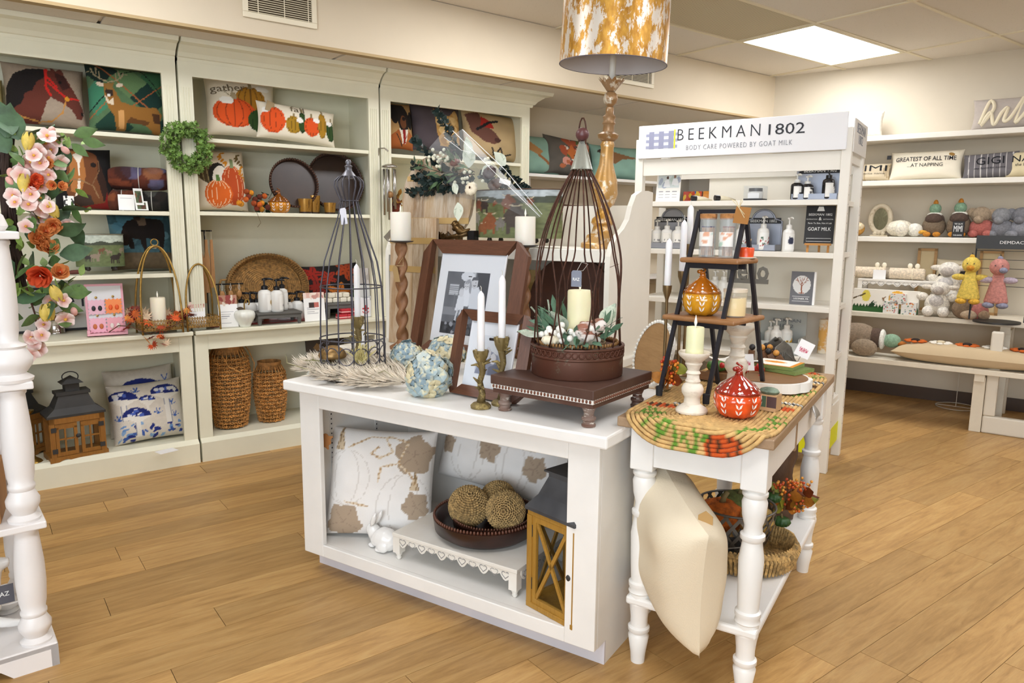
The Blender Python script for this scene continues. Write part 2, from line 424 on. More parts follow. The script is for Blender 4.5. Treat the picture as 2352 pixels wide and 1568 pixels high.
# soffit: face, lip and the tiles under it
struct(box(-3.2, 5.9, YS, YS+.012, ZS, ZC).build('wall_soffit', mat('#d6c8b0', .85, var=.02, vs=1.5, bump=.08, bs=200)), 'beige soffit face above the bookcases')
lp = struct(MB().box(-3.2, 5.84, YS-.002, YS+.05, ZS-.003, ZS+.012).build('trim_1', mat('#b39a70', .7)), 'tan metal angle along the soffit edge')
sc_ = struct(box(-3.2, 5.9, YS+.012, YW, ZS+.03, ZS+.06).build('ceiling_soffit', TILE), 'speckled tile under the soffit')
for i in range(8):
    box(-.6, .6, YS+.06, YW, ZS+.018, ZS+.03).build('ceiling_tile', TILE, sc_, loc=(-1.2+1.22*i*1.0, 0, 0)); 
# main ceiling with its lay-in grid; the light panels drive the spacing
lc = [pz(px, py, ZC) for px, py in ((1717, 93), (1903, 150), (2062, 120.5), (1871, 54))]
LX = sum(v.x for v in lc)/4; LY = sum(v.y for v in lc)/4
ce = struct(box(-3.2, 9, -3.2, YS+.01, ZC+.02, ZC+.08).build('ceiling', mat('#b8ab95', .9)), 'speckled drop ceiling with a pale grid')
tm = box(-.598, .598, -.293, .293, 0, .012).mesh('tile'); tm.materials.append(TILE)
tp = box(-.598, .598, -.293, .293, 0, .012).mesh('tile'); tp.materials.append(perfmat())
lights = {(0, 0), (-2, 0), (-4, 0), (0, -4), (-2, -4), (-4, -4), (1, -8), (-2, -8)}
for i in range(-6, 4):
    for j in range(-11, 3):
        x, y = LX+1.22*i, LY+.605*j
        if (i, j) in lights or y > YS+.25 or y < -3.1 or x < -3 or x > 8: continue
        inst('ceiling_tile', tp if (i, j) == (-1, 0) else tm, None, ce, (x, y, ZC+.003))
tb = MB()
for j in range(-11, 3): tb.box(-3.2, 8, LY+.605*(j-.5)-.012, LY+.605*(j-.5)+.012, ZC-.004, ZC+.006)
for i in range(-6, 4): tb.box(LX+1.22*(i-.5)-.012, LX+1.22*(i-.5)+.012, -3.2, YS, ZC-.005, ZC+.005)
tb.build('grid_bar', BAR, ce)
DIFF = emit('#f9fbff', PANEL)
def troffer(i, j, lab):
    t = T('ceiling_light', lab, 'light', (LX+1.22*i, LY+.605*j, ZC), 0, 'ceiling light panels')
    m = MB()
    for a in ((-.6, .6, -.295, -.272), (-.6, .6, .272, .295), (-.6, -.577, -.272, .272), (.577, .6, -.272, .272)): m.box(*a, -.006, .012)
    m.build('frame', BAR, t); box(-.577, .577, -.272, .272, .001, .006).build('diffuser', DIFF, t)
troffer(0, 0, 'bright white rectangular ceiling light panel in view')
for i, j in sorted(lights-{(0, 0)}): troffer(i, j, 'rectangular ceiling light panel outside the picture')
# baseboard of the back wall
b = struct(box(-2.4, 6.5, -.014, 0, 0, .10).build('baseboard_back', mat('#4a3728', .5))); b.location = BW.w(0, 0, 0); b.rotation_euler = (0, 0, BW.rz); b['label'] = 'dark brown vinyl baseboard'
# wall vents in the soffit face
def vent(px0, py0, px1, py1, lab, up=.19):
    S = Frame(0, YS, 0); x0, z0 = S.at(px0, py0, 0); x1, z1 = S.at(px1, py1, 0); W = x1-x0
    t = T('air_vent', lab, 'vent', ((x0+x1)/2, YS-.002, (z0+z1)/2)); m = MB()
    for a in ((-W/2, W/2, 0, .028), (-W/2, W/2, up, up+.028), (-W/2, -W/2+.028, .028, up), (W/2-.028, W/2, .028, up)): m.box(a[0], a[1], -.012, 0, a[2], a[3])
    m.build('frame', mat('#e6dcc4', .5), t, bev=.003); box(-W/2+.02, W/2-.02, -.001, 0, .02, up+.01).build('backing', mat('#3d2e1c', .9), t)
    for k in range(17): MB().box(-W/2+.028, W/2-.028, -.007, -.0055, 0, .0045).build('slat', mat('#cabfa4', .5), t, loc=(0, 0, .03+k*(up-.005)/17))
    for s in (-.3, .05, .38): box(s*W-.002, s*W+.002, -.009, -.0065, .028, up).build('rib', mat('#e6dcc4', .5), t)
vent(557, 40, 727, 67, 'white louvred wall vent high on the soffit above bookcases')
vent(1385, 184, 1499, 204, 'white louvred wall vent half hidden behind gold lampshade', .17)
# ================================================================== bookcases along the long wall
def bookcase(x0, x1, lab, shelves, end=False):
    """hutch on a base; x0..x1 along the wall; shelves: heights of the hutch shelves"""
    t = T('bookcase', lab, 'bookcase', WALL.w((x0+x1)/2, 0, 0), 0, 'cream bookcases')
    W = (x1-x0)/2-.006; zt = .766; st = .072
    m = MB(); m.box(-W, -W+.02, -.02, .40, .13, zt-.028).box(W-.02, W, -.02, .40, .13, zt-.028).box(-W, W, .385, .40, .1, zt-.028)
    m.box(-W, -W+st, -.045, -.02, .13, zt-.028).box(W-st, W, -.045, -.02, .13, zt-.028).box(-W+st, W-st, -.045, -.02, zt-.115, zt-.028)
    m.build('base_carcass', CREAM, t, bev=.002)
    box(-W, W, -.03, .39, .105, .125).build('base_shelf', CREAM, t)
    MB().prism([(-.072, 0), (0, 0), (0, .135), (-.045, .135), (-.072, .112)], -W, W, rot('Z', 90)).build('plinth', CREAM, t, M=Matrix.Identity(4)).matrix_local = Matrix(((1, 0, 0, 0), (0, 1, 0, 0), (0, 0, 1, 0), (0, 0, 0, 1)))
    box(-W, W, -.082, .40, zt-.024, zt).build('countertop', CREAM, t, bev=.005)
    zh = 2.235
    m = MB(); m.box(-W, -W+.02, 0, .40, zt, zh).box(W-.02, W, 0, .40, zt, zh).box(-W, W, 0, .40, zh-.02, zh)
    m.build('hutch_carcass', CREAM, t); box(-W, W, .39, .40, zt, zh).build('back_panel', CREAM, t)
    for s in (-1, 1):
        xa, xb = (-W, -W+st) if s < 0 else (W-st, W); cx = (xa+xb)/2
        f = box(xa, xb, -.02, 0, zt, zh-.08).build('stile', CREAM, t)
        for q in (-.02, -.007, .007, .02): box(cx+q-.0035, cx+q+.0035, -.0245, -.02, zt, zh-.14).build('flute', CREAM, f)
    box(-W, W, -.02, 0, zh-.08, zh+.012).build('top_rail', CREAM, t)
    pr = [(0, zh-.005), (-.022, zh-.005), (-.026, zh+.012), (-.036, zh+.016), (-.05, zh+.036), (-.09, zh+.066), (-.128, zh+.074), (-.135, zh+.096), (0, zh+.096)]
    K = Matrix(((0, 1, 0, 0), (1, 0, 0, 0), (0, 0, 1, 0), (0, 0, 0, 1)))
    e = .1 if end else 0
    cm = MB(); n = len(pr)
    cm.v = [(-W, y, z) for y, z in pr]+[(W+(-y if end else 0), y, z) for y, z in pr]
    cm.f = [tuple(range(n-1, -1, -1)), tuple(range(n, 2*n))]+[(i, (i+1) % n, (i+1) % n+n, i+n) for i in range(n)]
    if end: cm.v += [(W-y, .4, z) for y, z in pr]; cm.f += [(n+i, n+i+1, 2*n+i+1, 2*n+i) for i in range(n-1)]
    cm.build('crown_moulding', CREAM, t)
    for z in shelves: box(-W+.02, W-.02, -.012, .388, z-.022, z).build('shelf', CREAM, t, bev=.002)
    # peg holes are tiny screw heads on the base stiles
    return t
SH1 = [WALL.at(300, 307, -.012)[1], WALL.at(300, 484, -.012)[1], WALL.at(300, 630, -.012)[1]]
SH2 = [WALL.at(700, 334, -.012)[1], WALL.at(650, 489, -.012)[1]]
SH3 = [WALL.at(1100, 368, -.012)[1], SH2[1]]
print('shelves', SH1, SH2, SH3)
bookcase(-.21, 1.003, 'cream bookcase holding the horse and deer pillows, nearest the flower swag', SH1)
bookcase(1.003, 2.205, 'cream bookcase holding pumpkin pillows and the oval wicker tray', SH2)
bookcase(2.205, 3.43, 'cream bookcase holding the dog and pig pillows', SH3, True)

# ================================================================== centre cabinet
def bxm(lst):
    m = MB()
    for a in lst: m.box(*a)
    return m
CL, CD, CT = 1.278, .62, .775
cabt = T('display_cabinet', 'white open display cabinet in the middle of the floor', 'cabinet', CAB.w(0, 0, 0), CAB.rz)
box(-.045, CL+.04, -.04, CD+.02, .737, CT).build('worktop', WHITE, cabt, bev=.006)
bxm([(0, .105, 0, .022, .08, .737), (CL-.105, CL, 0, .022, .08, .737), (.105, CL-.105, 0, .022, .675, .737), (.105, CL-.105, 0, .022, .08, .129)]).build('face_frame', WHITE, cabt, bev=.003)
SP = [(.022, .08), (CD, .08), (CD, 0), (.08, 0), (.08, .08)]
for x in (0, CL-.02): bxm([(x, x+.02, .022, CD, .08, .737), (x, x+.02, .085, CD, 0, .08)]).build('side_panel', WHITE, cabt)
box(.02, CL-.02, CD-.012, CD, .08, .737).build('back_panel', WHITE, cabt)
box(.02, CL-.02, .022, CD-.012, .11, .128).build('bottom_shelf', WHITE, cabt)
box(0, CL, .075, .085, 0, .08).build('toe_kick', worn('#d9d5da', '#77706e', .74, 9, .6), cabt)
for y in (.14, .40):
    s = box(.02, .0225, y-.008, y+.008, .2, .73).build('shelf_standard', mat('#dddbd8', .4), cabt)
    MB_ = MB()
    for k in range(26): MB_.box(.0226, .0229, y-.003, y+.003, .21+k*.02, .216+k*.02)
    stuff(MB_.build('slot', INK, s))
# ================================================================== console table
TL, TW, TH = 1.06, .44, .805
tabt = T('console_table', 'white console table with turned legs and brown wood top', 'table', TAB.w(0, 0, 0), TAB.rz)
TOPW = wood('#a78a6a', '#8a6d50', 'y', 1.2, .5)
box(-.015, TW, -.01, TL, TH-.03, TH).build('tabletop', TOPW, tabt, bev=.004)
legp = [(.0, 0), (.022, 0), (.024, .03), (.033, .09), (.026, .10), (.034, .108), (.034, .12), (.027, .125), (.027, .15), (.031, .185), (.034, .2)]
legu = [(.034, .235), (.037, .24), (.033, .25), (.037, .258), (.037, .27), (.03, .275), (.033, .33), (.036, .43), (.03, .47), (.028, .485), (.035, .492), (.035, .505), (.027, .51), (.025, .53), (.033, .56), (.036, .6), (.031, .615), (.036, .622), (.036, .63), (.028, .635), (.034, .645)]
for x in (.055, TW-.055):
    for y in (.055, TL-.065):
        l = MB().lathe(legp+[(.034, .2), (.034, .235)]+legu, 20, tr(x, y, 0)).build('leg', WHITE, tabt, 50)
        box(x-.036, x+.036, y-.036, y+.036, .64, TH-.03).build('leg_block', WHITE, l, bev=.004)
box(.02, TW-.02, .02, TL-.03, .2, .228).build('lower_shelf', WHITE, tabt, bev=.008)
box(.09, TW-.09, .03, .05, .655, TH-.03).build('apron', WHITE, tabt)
box(.03, .05, .09, TL-.1, .655, TH-.03).build('apron', WHITE, tabt)
box(.09, TW-.09, TL-.06, TL-.04, .655, TH-.03).build('apron', WHITE, tabt)
box(TW-.045, TW-.03, .09, TL-.1, .655, TH-.03).build('apron', WHITE, tabt)
for y0, y1 in ((.10, .43), (.455, .93)):
    dr = box(TW-.032, TW-.022, y0, y1, .665, TH-.037).build('drawer', WHITE, tabt, bev=.003)
box(TW-.034, TW-.021, .432, .453, .655, TH-.033).build('divider', TOPW, tabt)
pv = MB(); pv.sheet(lambda u, v: (TW-.022+.026*math.sin(math.pi*v/2), .69+.045*math.cos(math.pi*u)*math.sin(.3+v*1.27), .755-.05*v+.012*math.sin(math.pi*u)), 12, 6)
pv.build('cup_pull', mat('#b9b7b4', .35, .9), dr, 180)
# ================================================================== body care rack
BKW = BK.at(1470, 320, 0)[0]; print('rack width', BKW)
BKD = .455; RACK = mat('#e8e3d8', .4, var=.02, vs=3)
rack = T('display_rack', 'tall white open display rack with lettered header sign', 'rack', BK.w(0, 0, 0), BK.rz)
PW = .05; XL, XR = BKW, 0
hole = MB()
for k in range(24): hole.lathe([(0.0001, 0), (.0045, .001)], 8, tr(0, 0, .25+.055*k) @ rot('X', 0))
for (x, y) in ((XL, 0), (XR, 0), (XL, BKD-PW), (XR, BKD-PW)):
    p = box(x-PW/2, x+PW/2, y, y+PW, 0, 1.90).build('upright', RACK, rack, bev=.004)
    if x == XR:
        h = MB()
        for k in range(30): h.lathe([(.0045, 0), (.0001, .0006)], 8, tr(x+PW/2, y+PW/2, .2+.05*k) @ rot('Y', 90))
        stuff(h.build('peg_hole', INK, p))
BS = []
for py in (460, 576, 694, 808):
    z = BK.at(1700, py, 0)[1]; BS.append(z)
BS += [BK.at(1895, 935, 0)[1]]
print('rack shelves', BS)
for z in BS: box(XL+PW/2, XR-PW/2+.02, .004, BKD-.01, z-.03, z).build('shelf', RACK, rack, bev=.002)
SIGN = mat('#e6e5e6', .3)
s = box(XL-.004, XR+.0, -.012, -.002, BK.at(1700, 355, 0)[1], BK.at(1700, 274, 0)[1]).build('header_sign', SIGN, rack, bev=.004)
z0, z1 = BK.at(1700, 355, 0)[1], BK.at(1700, 274, 0)[1]; hz = z1-z0
def bx(px, py=320): return BK.at(px, py, -.012)[0]
txt('BEEKMAN', INK, s, bx(1745)-bx(1556), hz*.33, tr((bx(1556)+bx(1745))/2, -.013, z0+hz*.50), sp=1.45, off=-.012)
txt('1802', INK, s, bx(1847)-bx(1764), hz*.30, tr((bx(1764)+bx(1847))/2, -.013, z0+hz*.50))
txt('BODY CARE POWERED BY GOAT MILK', GREYINK, s, bx(1820)-bx(1577), hz*.14, tr((bx(1577)+bx(1820))/2, -.013, z0+hz*.20), sp=1.2, off=-.012)
for i in range(3):
    box(bx(1484)+.02+i*.062, bx(1484)+.052+i*.062, -.0128, -.0122, z0+hz*.28, z0+hz*.80).build('gingham_band', mat('#8f91a8', .5), s)
    box(bx(1484), bx(1484)+.2, -.0126, -.0121, z0+hz*(.29+.18*i), z0+hz*(.38+.18*i)).build('gingham_band', mat('#9a9cb2', .5), s)
box(bx(1484)+.178, bx(1484)+.187, -.0132, -.0126, z0+hz*.27, z0+hz*.83).build('gingham_band', mat('#e4ef2b', .5), s)
e = box(XR+PW/2, XR+PW/2+.006, .02, BKD-.01, z0-.01, z1-.03).build('end_sign', mat('#dcd8d2', .4), rack, bev=.002)
txt('BEEKMAN', GREYINK, e, .28, .05, tr(XR+PW/2+.0066, BKD/2, z0+hz*.5) @ rot('Z', 90)); txt('1802', GREYINK, e, .14, .05, tr(XR+PW/2+.0066, BKD/2, z0+hz*.22) @ rot('Z', 90))
for y in (.012, BKD-.03): box(XL, XR, y, y+.02, z0-.10, z0-.002).build('rail', RACK, rack)
box(XR-.012, XR+.012, .05, BKD-.05, z0-.06, z0).build('rail', RACK, rack)
zb = BK.at(1700, 374, BKD)[1]; zt_ = BK.at(1700, 405, BKD)[1]
bp = bxm([(XL+.30, XR-.02, BKD-.012, BKD-.006, BS[0]-.02, BK.at(1760, 405, BKD)[1]), (XL+.02, XR-.02, BKD-.012, BKD-.006, BS[3], BS[0]-.03)]).build('back_panel', mat('#e9e2d3', .5), rack)
kb = box(XL, XR, .012, .02, .1, BS[4]-.03).build('skirt', RACK, rack); box(XL, XR, .0105, .012, .1, .22).build('band', mat('#d9dc10', .5), kb)
ks = box(XR-.008, XR+.004, .05, BKD-.05, .1, BS[4]-.03).build('skirt', RACK, rack); box(XR+.004, XR+.0055, .05, BKD-.05, .1, .22).build('band', mat('#d9dc10', .5), ks)
# ================================================================== things on the bookcases
def W_(x, y): return (x, y)
G1 = 'pillows on the bookcases'
def pk(c, x, y, rx, ry, col, dk, stem='#8d7a52', lines=4, sw=.012):
    c.ell(col, x, y, rx, ry)
    for i in range(lines):
        s = (i-(lines-1)/2)/(lines/2); c.line(dk, sw, [(x+s*rx*math.sqrt(max(0, 1-t*t)), y+ry*t) for t in np.linspace(-.95, .95, 14)])
    c.poly(stem, [(x-.15*rx, y+ry*.9), (x+.15*rx, y+ry*.9), (x+.1*rx, y+ry*1.35), (x-.12*rx, y+ry*1.35)])
# --- first bookcase, top shelf
c = Cv('#9b8a78').mott(.06, 30)
c.poly('#5d2b1f', [(.03, 0), (.03, .35), (.1, .6), (.25, .8), (.45, .88), (.57, .88), (.59, 1), (.64, .88), (.7, .97), (.74, .82), (.82, .62), (.9, .45), (.97, .25), (.93, .12), (.86, .12), (.8, .25), (.68, .35), (.55, .42), (.5, .35), (.45, .15), (.4, 0)])
c.poly('#17100f', [(0, .2), (.02, .55), (.13, .76), (.3, .87), (.52, .9), (.48, .72), (.4, .66), (.33, .5), (.25, .45), (.2, .28), (.1, .2)])
c.poly('#3a1a14', [(.62, .86), (.74, .8), (.8, .62), (.7, .55), (.64, .7)]); c.ell('#0c0808', .68, .68, .02, .025); c.ell('#1c0e0c', .94, .22, .02, .03)
for L in ([(.52, .9), (.5, .6), (.55, .45)], [(.53, .66), (.75, .42), (.9, .44)], [(.53, .75), (.63, .6)]): c.line('#c22119', .03, L)
c.ell('#c98a24', .75, .42, .03, .04); c.line('#b8813f', .018, [(.73, .38), (.68, .18), (.55, .04), (.4, .02), (.2, .07), (.05, .15)])
pillow('needlepoint pillow of a chestnut horse in a red halter', WALL, (6, 150, 196, 292), .16, c, 12, .14, G1, 'knit', roll=1)
c = Cv('#4e6a48').mott(.1, 20)
for x, y, k in ((.15, .9, '#10241d'), (.75, .5, '#12312a'), (.3, .05, '#16382c'), (1., .05, '#123028'), (.5, .75, '#5d7a4f'), (.9, .85, '#35613f'), (.1, .45, '#3c7a5c')): c.poly(k, [(x-.24, y), (x, y+.26), (x+.24, y), (x, y-.26)])
for L in ([(.1, 1.), (.75, .35)], [(.45, .3), (.95, .75)], [(0, .15), (.3, .5)]): c.line('#a05a30', .014, L)
for L in ([(.65, 1), (1, .5)], [(0, .25), (.3, .62)], [(.4, .85), (.7, 1)]): c.line('#0f1a14', .014, L)
c.poly('#8f6127', [(.2, .5), (.22, .35), (.3, .2), (.33, 0), (.44, 0), (.45, .12), (.7, .1), (.8, .0), (.9, .0), (.88, .15), (.92, .3), (.85, .38), (.6, .37), (.4, .42), (.33, .58), (.3, .66), (.2, .66)])
c.poly('#5f3b18', [(.45, .12), (.7, .1), (.75, .16), (.5, .2)]); c.poly('#c9955a', [(.35, .28), (.42, .3), (.42, .02), (.36, .02)]); c.poly('#4a2c14', [(.78, .3), (.88, .3), (.88, .15), (.8, .15)])
c.poly('#d8c7ad', [(.2, .5), (.25, .42), (.31, .48), (.3, .36), (.22, .38)]); c.ell('#33251c', .26, .55, .05, .07); c.ell('#e7e2d8', .25, .5, .025, .02); c.ell('#dcc8b0', .15, .66, .05, .03, -20); c.ell('#dcc8b0', .39, .67, .05, .03, 25); c.poly('#8f6a35', [(.2, .68), (.33, .7), (.3, .58), (.23, .58)])
for s in (-1, 1):
    for L in ([(.26, .7), (.26+.1*s, .74), (.26+.17*s, .8), (.26+.2*s, .9)], [(.26+.1*s, .74), (.26+.1*s, .86)], [(.26+.15*s, .78), (.26+.13*s, .92)], [(.26+.18*s, .84), (.26+.24*s, .86)]): c.line('#a39271', .016, L)
pillow('green argyle needlepoint pillow with a standing antlered deer', WALL, (199, 155, 381, 308), .12, c, 9, .13, G1, 'knit', roll=1)
c = Cv('#b9a86c').mott(.1); c.line('#6d6a38', .06, [(.2, 0), (.2, 1)]); c.line('#6d6a38', .06, [(.6, 0), (.6, 1)])
pillow('sliver of an olive striped pillow beside the horse needlepoint pillow', WALL, (-70, 180, 10, 288), .24, c, 10, .1, G1)
# --- second shelf
c = Cv('#0c0a0b').mott(.1)
c.poly('#6b3e20', [(.28, .95), (.55, .97), (.72, .85), (.8, .55), (.86, .25), (.8, .05), (.55, .02), (.4, .0), (.22, .1), (.16, .3), (.22, .6)])
c.poly('#a86c38', [(.3, .9), (.5, .9), (.52, .5), (.4, .2), (.25, .25), (.26, .6)]); c.poly('#e9dfd0', [(.33, .84), (.42, .88), (.5, .82), (.44, .7), (.42, .5), (.4, .5), (.4, .7)]); c.poly('#e4d8c8', [(.38, .45), (.42, .45), (.4, .25), (.3, .15), (.36, .3)])
c.ell('#1d110b', .66, .68, .05, .035); c.poly('#2f1a10', [(.75, .8), (.83, .5), (.88, .2), (.78, .1), (.7, .45)]); c.poly('#3a2a22', [(.22, .1), (.4, .02), (.62, .04), (.56, .2), (.4, .22)]); c.line('#8a6a48', .02, [(.22, .45), (.45, .42), (.62, .34), (.7, .15)]); c.line('#7a5a3c', .016, [(.6, .35), (.75, .6), (.75, .75)])
c.poly('#7d1712', [(.3, 0), (.95, 0), (.9, .12), (.84, .25), (.8, .08), (.5, .03)])
pillow('black pillow with a close brown horse face and white blaze', WALL, (122, 340, 262, 484), .14, c, 12, .14, G1)
def roll(lab, fr, x0, x1, y0, y1, d, cols, g):
    xa, za = fr.at(x0, (y0+y1)/2, d); xb, zb = fr.at(x1, (y0+y1)/2, d); r = (fr.at(x0, y0, d)[1]-fr.at(x0, y1, d)[1])/2*.93; L = xb-xa; zc = fr.at((x0+x1)/2, y1, d)[1]+r
    t = T('rolled_blanket', lab, 'blanket', fr.w((xa+xb)/2, d, zc-r), fr.rz+R(-14), g)
    m = MB(); vs = []; cl = []; rg = random.Random(x0); nu, nv = 30, 36
    cvb = Cv(cols[0], 60, 1.6).mott(.25, 8, x0).blots(cols[1:], 14, .05, .22, x0, op=.85).mott(.2, 20, x0+1)
    for i in range(nu+1):
        for k in range(nv):
            a = 2*math.pi*k/nv; rr = r*(1-.25*abs(2*i/nu-1)**8)*(1+.03*math.sin(3*a+i*.4)); vs.append((-L/2+L*i/nu, -rr*math.cos(a), r+rr*math.sin(a))); cl.append(cvb.samp(i/nu, k/nv))
    fs = [(i*nv+k, i*nv+(k+1) % nv, (i+1)*nv+(k+1) % nv, (i+1)*nv+k) for i in range(nu) for k in range(nv)]
    for e in (0, nu):
        o = len(vs); vs.append((-L/2 if e == 0 else L/2, 0, r)); cl.append(lin(cols[-1]))
        fs += [(e*nv+k, e*nv+(k+1) % nv, o) for k in range(nv)]
    me = bpy.data.meshes.new('roll'); me.from_pydata(vs, [], fs); paint(me, cl); me.materials.append(printed('fur')); me.polygons.foreach_set('use_smooth', [True]*len(fs))
    inst('fleece', me, None, t)
    MB().tube([(0, -r*1.02*math.cos(a), r+r*1.02*math.sin(a)) for a in np.linspace(0, 6.28, 25)[:-1]], .002, 5, True).build('tie', mat('#d8d4cc', .7), t)
    sp = MB(); sp.tube([(L/2+.002, -(r*.75-r*.6*i/40)*math.cos(i*.45), r+(r*.75-r*.6*i/40)*math.sin(i*.45)) for i in range(41)], .004, 5); sp.build('rolled_edge', mat('#6b5a4e', .9, var=.4, vs=60), t)
GB = 'rolled blankets on the second shelf'
roll('rolled horse print blanket with blue and white end, on top', WALL, 250, 386, 379, 437, .12, ['#5c2b1c', '#7a3d24', '#3a1a14', '#8c5a3a', '#5a5a78'], GB)
roll('rolled chestnut blanket under the topmost blanket roll', WALL, 247, 315, 432, 484, .13, ['#5a2d1d', '#6d3a22', '#32170f', '#7c4426', '#3a2a28'], GB)
roll('rolled black blanket under the topmost blanket roll', WALL, 305, 392, 436, 484, .10, ['#14110f', '#241c18', '#0c0a0a', '#2a2622', '#4a4a44'], GB)
def cardt(name, lab, fr, pxb, d, cv, tilt=8, turn=0, kind='paper', t=.002, g=None, z=None, cat='card', edge='#f4f2ee'):
    x, zb, w, h = fr.bb(*pxb, d); zb = zb if z is None else z
    o = card(name, w, h/math.cos(R(tilt)), t, cv, None, kind, 40, fr.w(x, d, zb+.001), fr.rz+R(turn), tilt, edge); return tag(o, lab, cat, g), w, h
def lined(bg='#f3f1ee', pic=None, box=(.1, .65, .9, .95), n=6, ink='#9a9aa0', seed=1):
    c = Cv(bg, 60); rg = random.Random(seed)
    if pic: c.rect(pic[0], *box); c.blots(pic[1:], 10, .04, .13, seed, box)
    top = .55 if pic else .85
    for i in range(n): c.line(ink, .012, [(.15, top-i*.07), (.15+rg.uniform(.3, .7), top-i*.07)])
    return c
GC = 'display cards on the first bookcase'
cardt('price_card', 'folded white price card in front of the rolled blankets', WALL, (272, 447, 309, 483), .04, lined(n=4, seed=2), 8, -4, g=GC)
for b, lb in (((309, 433, 331, 471), 'small white bordered horse photo card propped on blanket rolls'), ((311, 462, 342, 483), 'lower white bordered horse photo card lying by price card')):
    cardt('photo_card', lb, WALL, b, .03, Cv('#f0efec', 40).rect('#4e5a3a', .14, .12, .86, .86).blots(['#5a2d1d', '#2f3b22', '#7a4a2c'], 7, .06, .16, 3, (.2, .2, .8, .7)), 12, 14, g=GC)
cardt('checkered_card', 'small black and white patterned card beside black horse pillow', WALL, (147, 450, 171, 484), .03, Cv('#e9e7e2', 30).blots(['#1b1b1b'], 12, .05, .14, 4), 8, g=GC)
# --- third shelf: oval tin planter with horses, pillow of a saddled horse
def oval_drum(name, lab, cat, fr, pxb, d, cv, feet, rim='#8c8a78', turn=0, depth=.55, g=None):
    x, zb, w, h = fr.bb(*pxb, d); t = T(name, lab, cat, fr.w(x, d, zb), fr.rz+R(turn), g); a = w/2; b = a*depth
    fh = .02 if feet else 0; vs, cl, fs = [], [], []; nu, nv = 200, 56
    for j in range(nv+1):
        for i in range(nu): q = 2*math.pi*i/nu-math.pi/2; vs.append((a*math.cos(q), b*math.sin(q), fh+(h-fh)*j/nv)); cl.append(cv.samp(((i/nu*2+.5) % 2)/2 if False else (.5+math.sin(q+math.pi/2)*.5 if math.cos(q+math.pi/2) > 0 else .5-math.sin(q+math.pi/2)*.5), j/nv))
    fs = [(j*nu+i, j*nu+(i+1) % nu, (j+1)*nu+(i+1) % nu, (j+1)*nu+i) for j in range(nv) for i in range(nu)]+[tuple(range(nu-1, -1, -1))]
    me = bpy.data.meshes.new('wall'); me.from_pydata(vs, [], fs); paint(me, cl); me.materials.append(printed('paper')); me.polygons.foreach_set('use_smooth', [True]*len(fs)); me.set_sharp_from_angle(angle=R(60))
    inst('printed_side', me, None, t)
    MB().tube([(a*1.005*math.cos(q), b*1.005*math.sin(q), h) for q in np.linspace(0, 2*math.pi, 49)[:-1]], .003, 6, True).build('rim', mat(rim, .4, .7), t, 180)
    if feet:
        for sx in (-.55, .55):
            for sy in (-.5, .5): MB().lathe([(.006, 0), (.013, .008), (.010, .02), (.014, .03)], 10, tr(sx*a, sy*b, -.002)).build('foot', mat('#2c211a', .5), t, 50)
    return t
def herd(sky, hill, grass, cols, n, seed, sz=(.05, .1), ncv=120, asp=1.3):
    c = Cv(grass, ncv, asp); c.rect(sky, 0, .72, 1, 1); c.poly(hill, [(0, .66), (0, .74), (.15, .78), (.3, .73), (.5, .8), (.7, .74), (.85, .79), (1, .75), (1, .66)]); c.mott(.22, 26, seed)
    rg = random.Random(seed)
    for i in range(n):
        x = (i+.5)/n+rg.uniform(-.03, .03); y = rg.uniform(.28, .55); s = rg.uniform(*sz)*(1.3-y); k = rg.choice(cols)
        c.ell(k, x, y, s, s*.75); c.ell(k, x+s*rg.choice((-.9, .9)), y+s*.75, s*.42, s*.55)
        for q in (-.7, -.35, .35, .7): c.line(k, s*.22, [(x+q*s, y), (x+q*s*1.05, y-s*1.7)])
    return c
oval_drum('tin_planter', 'oval footed tin planter printed with horses in a pasture', 'planter', WALL, (172, 538, 285, 620), .10, herd('#b4bcae', '#3e4434', '#5f6a42', ['#4a2a1c', '#6e4630', '#9c8468', '#2d231d', '#8a7a68'], 7, 3, (.07, .11)).rect('#5a6a48', 0, 0, 1, .03), True)
c = Cv('#3c5c66').mott(.2, 8, 2); c.rect('#5d4d38', 0, 0, 1, .3); c.mott(.25, 30, 4); c.blots(['#4f8196', '#2e4650', '#6b93a0'], 14, .08, .2, 5, (0, .35, 1, 1), .6)
c.poly('#1b1210', [(.2, .75), (.22, .5), (.3, .35), (.36, .36), (.33, .55), (.45, .52), (.5, .3), (.55, .3), (.55, .55), (.75, .5), (.74, .3), (.8, .3), (.84, .55), (.85, .8), (.8, .9), (.6, .92), (.4, .9), (.28, .86)]); c.poly('#241814', [(.2, .75), (.16, .6), (.17, .42), (.25, .42), (.3, .6)]); c.poly('#6d5a4a', [(.42, .92), (.56, .95), (.56, .78), (.45, .76)]); c.poly('#3a2a22', [(.38, .95), (.5, .97), (.48, .86), (.4, .86)])
pillow('blue pillow with a dark saddled horse grazing', WALL, (252, 494, 400, 622), .22, c, 10, .12, G1)
tag(MB().tube([(0, 0, .004), (.03, .01, .008), (.06, 0, .01), (.09, .01, .004)], [.004, .012, .012, .003], 6).build('brown_curl', mat('#5a2c20', .8), loc=WALL.w(WALL.at(165, 628, .04)[0]-.03, .04, WALL.at(165, 629, .04)[1]), smooth=180), 'small brown leather curl lying by the tin planter', 'ornament')
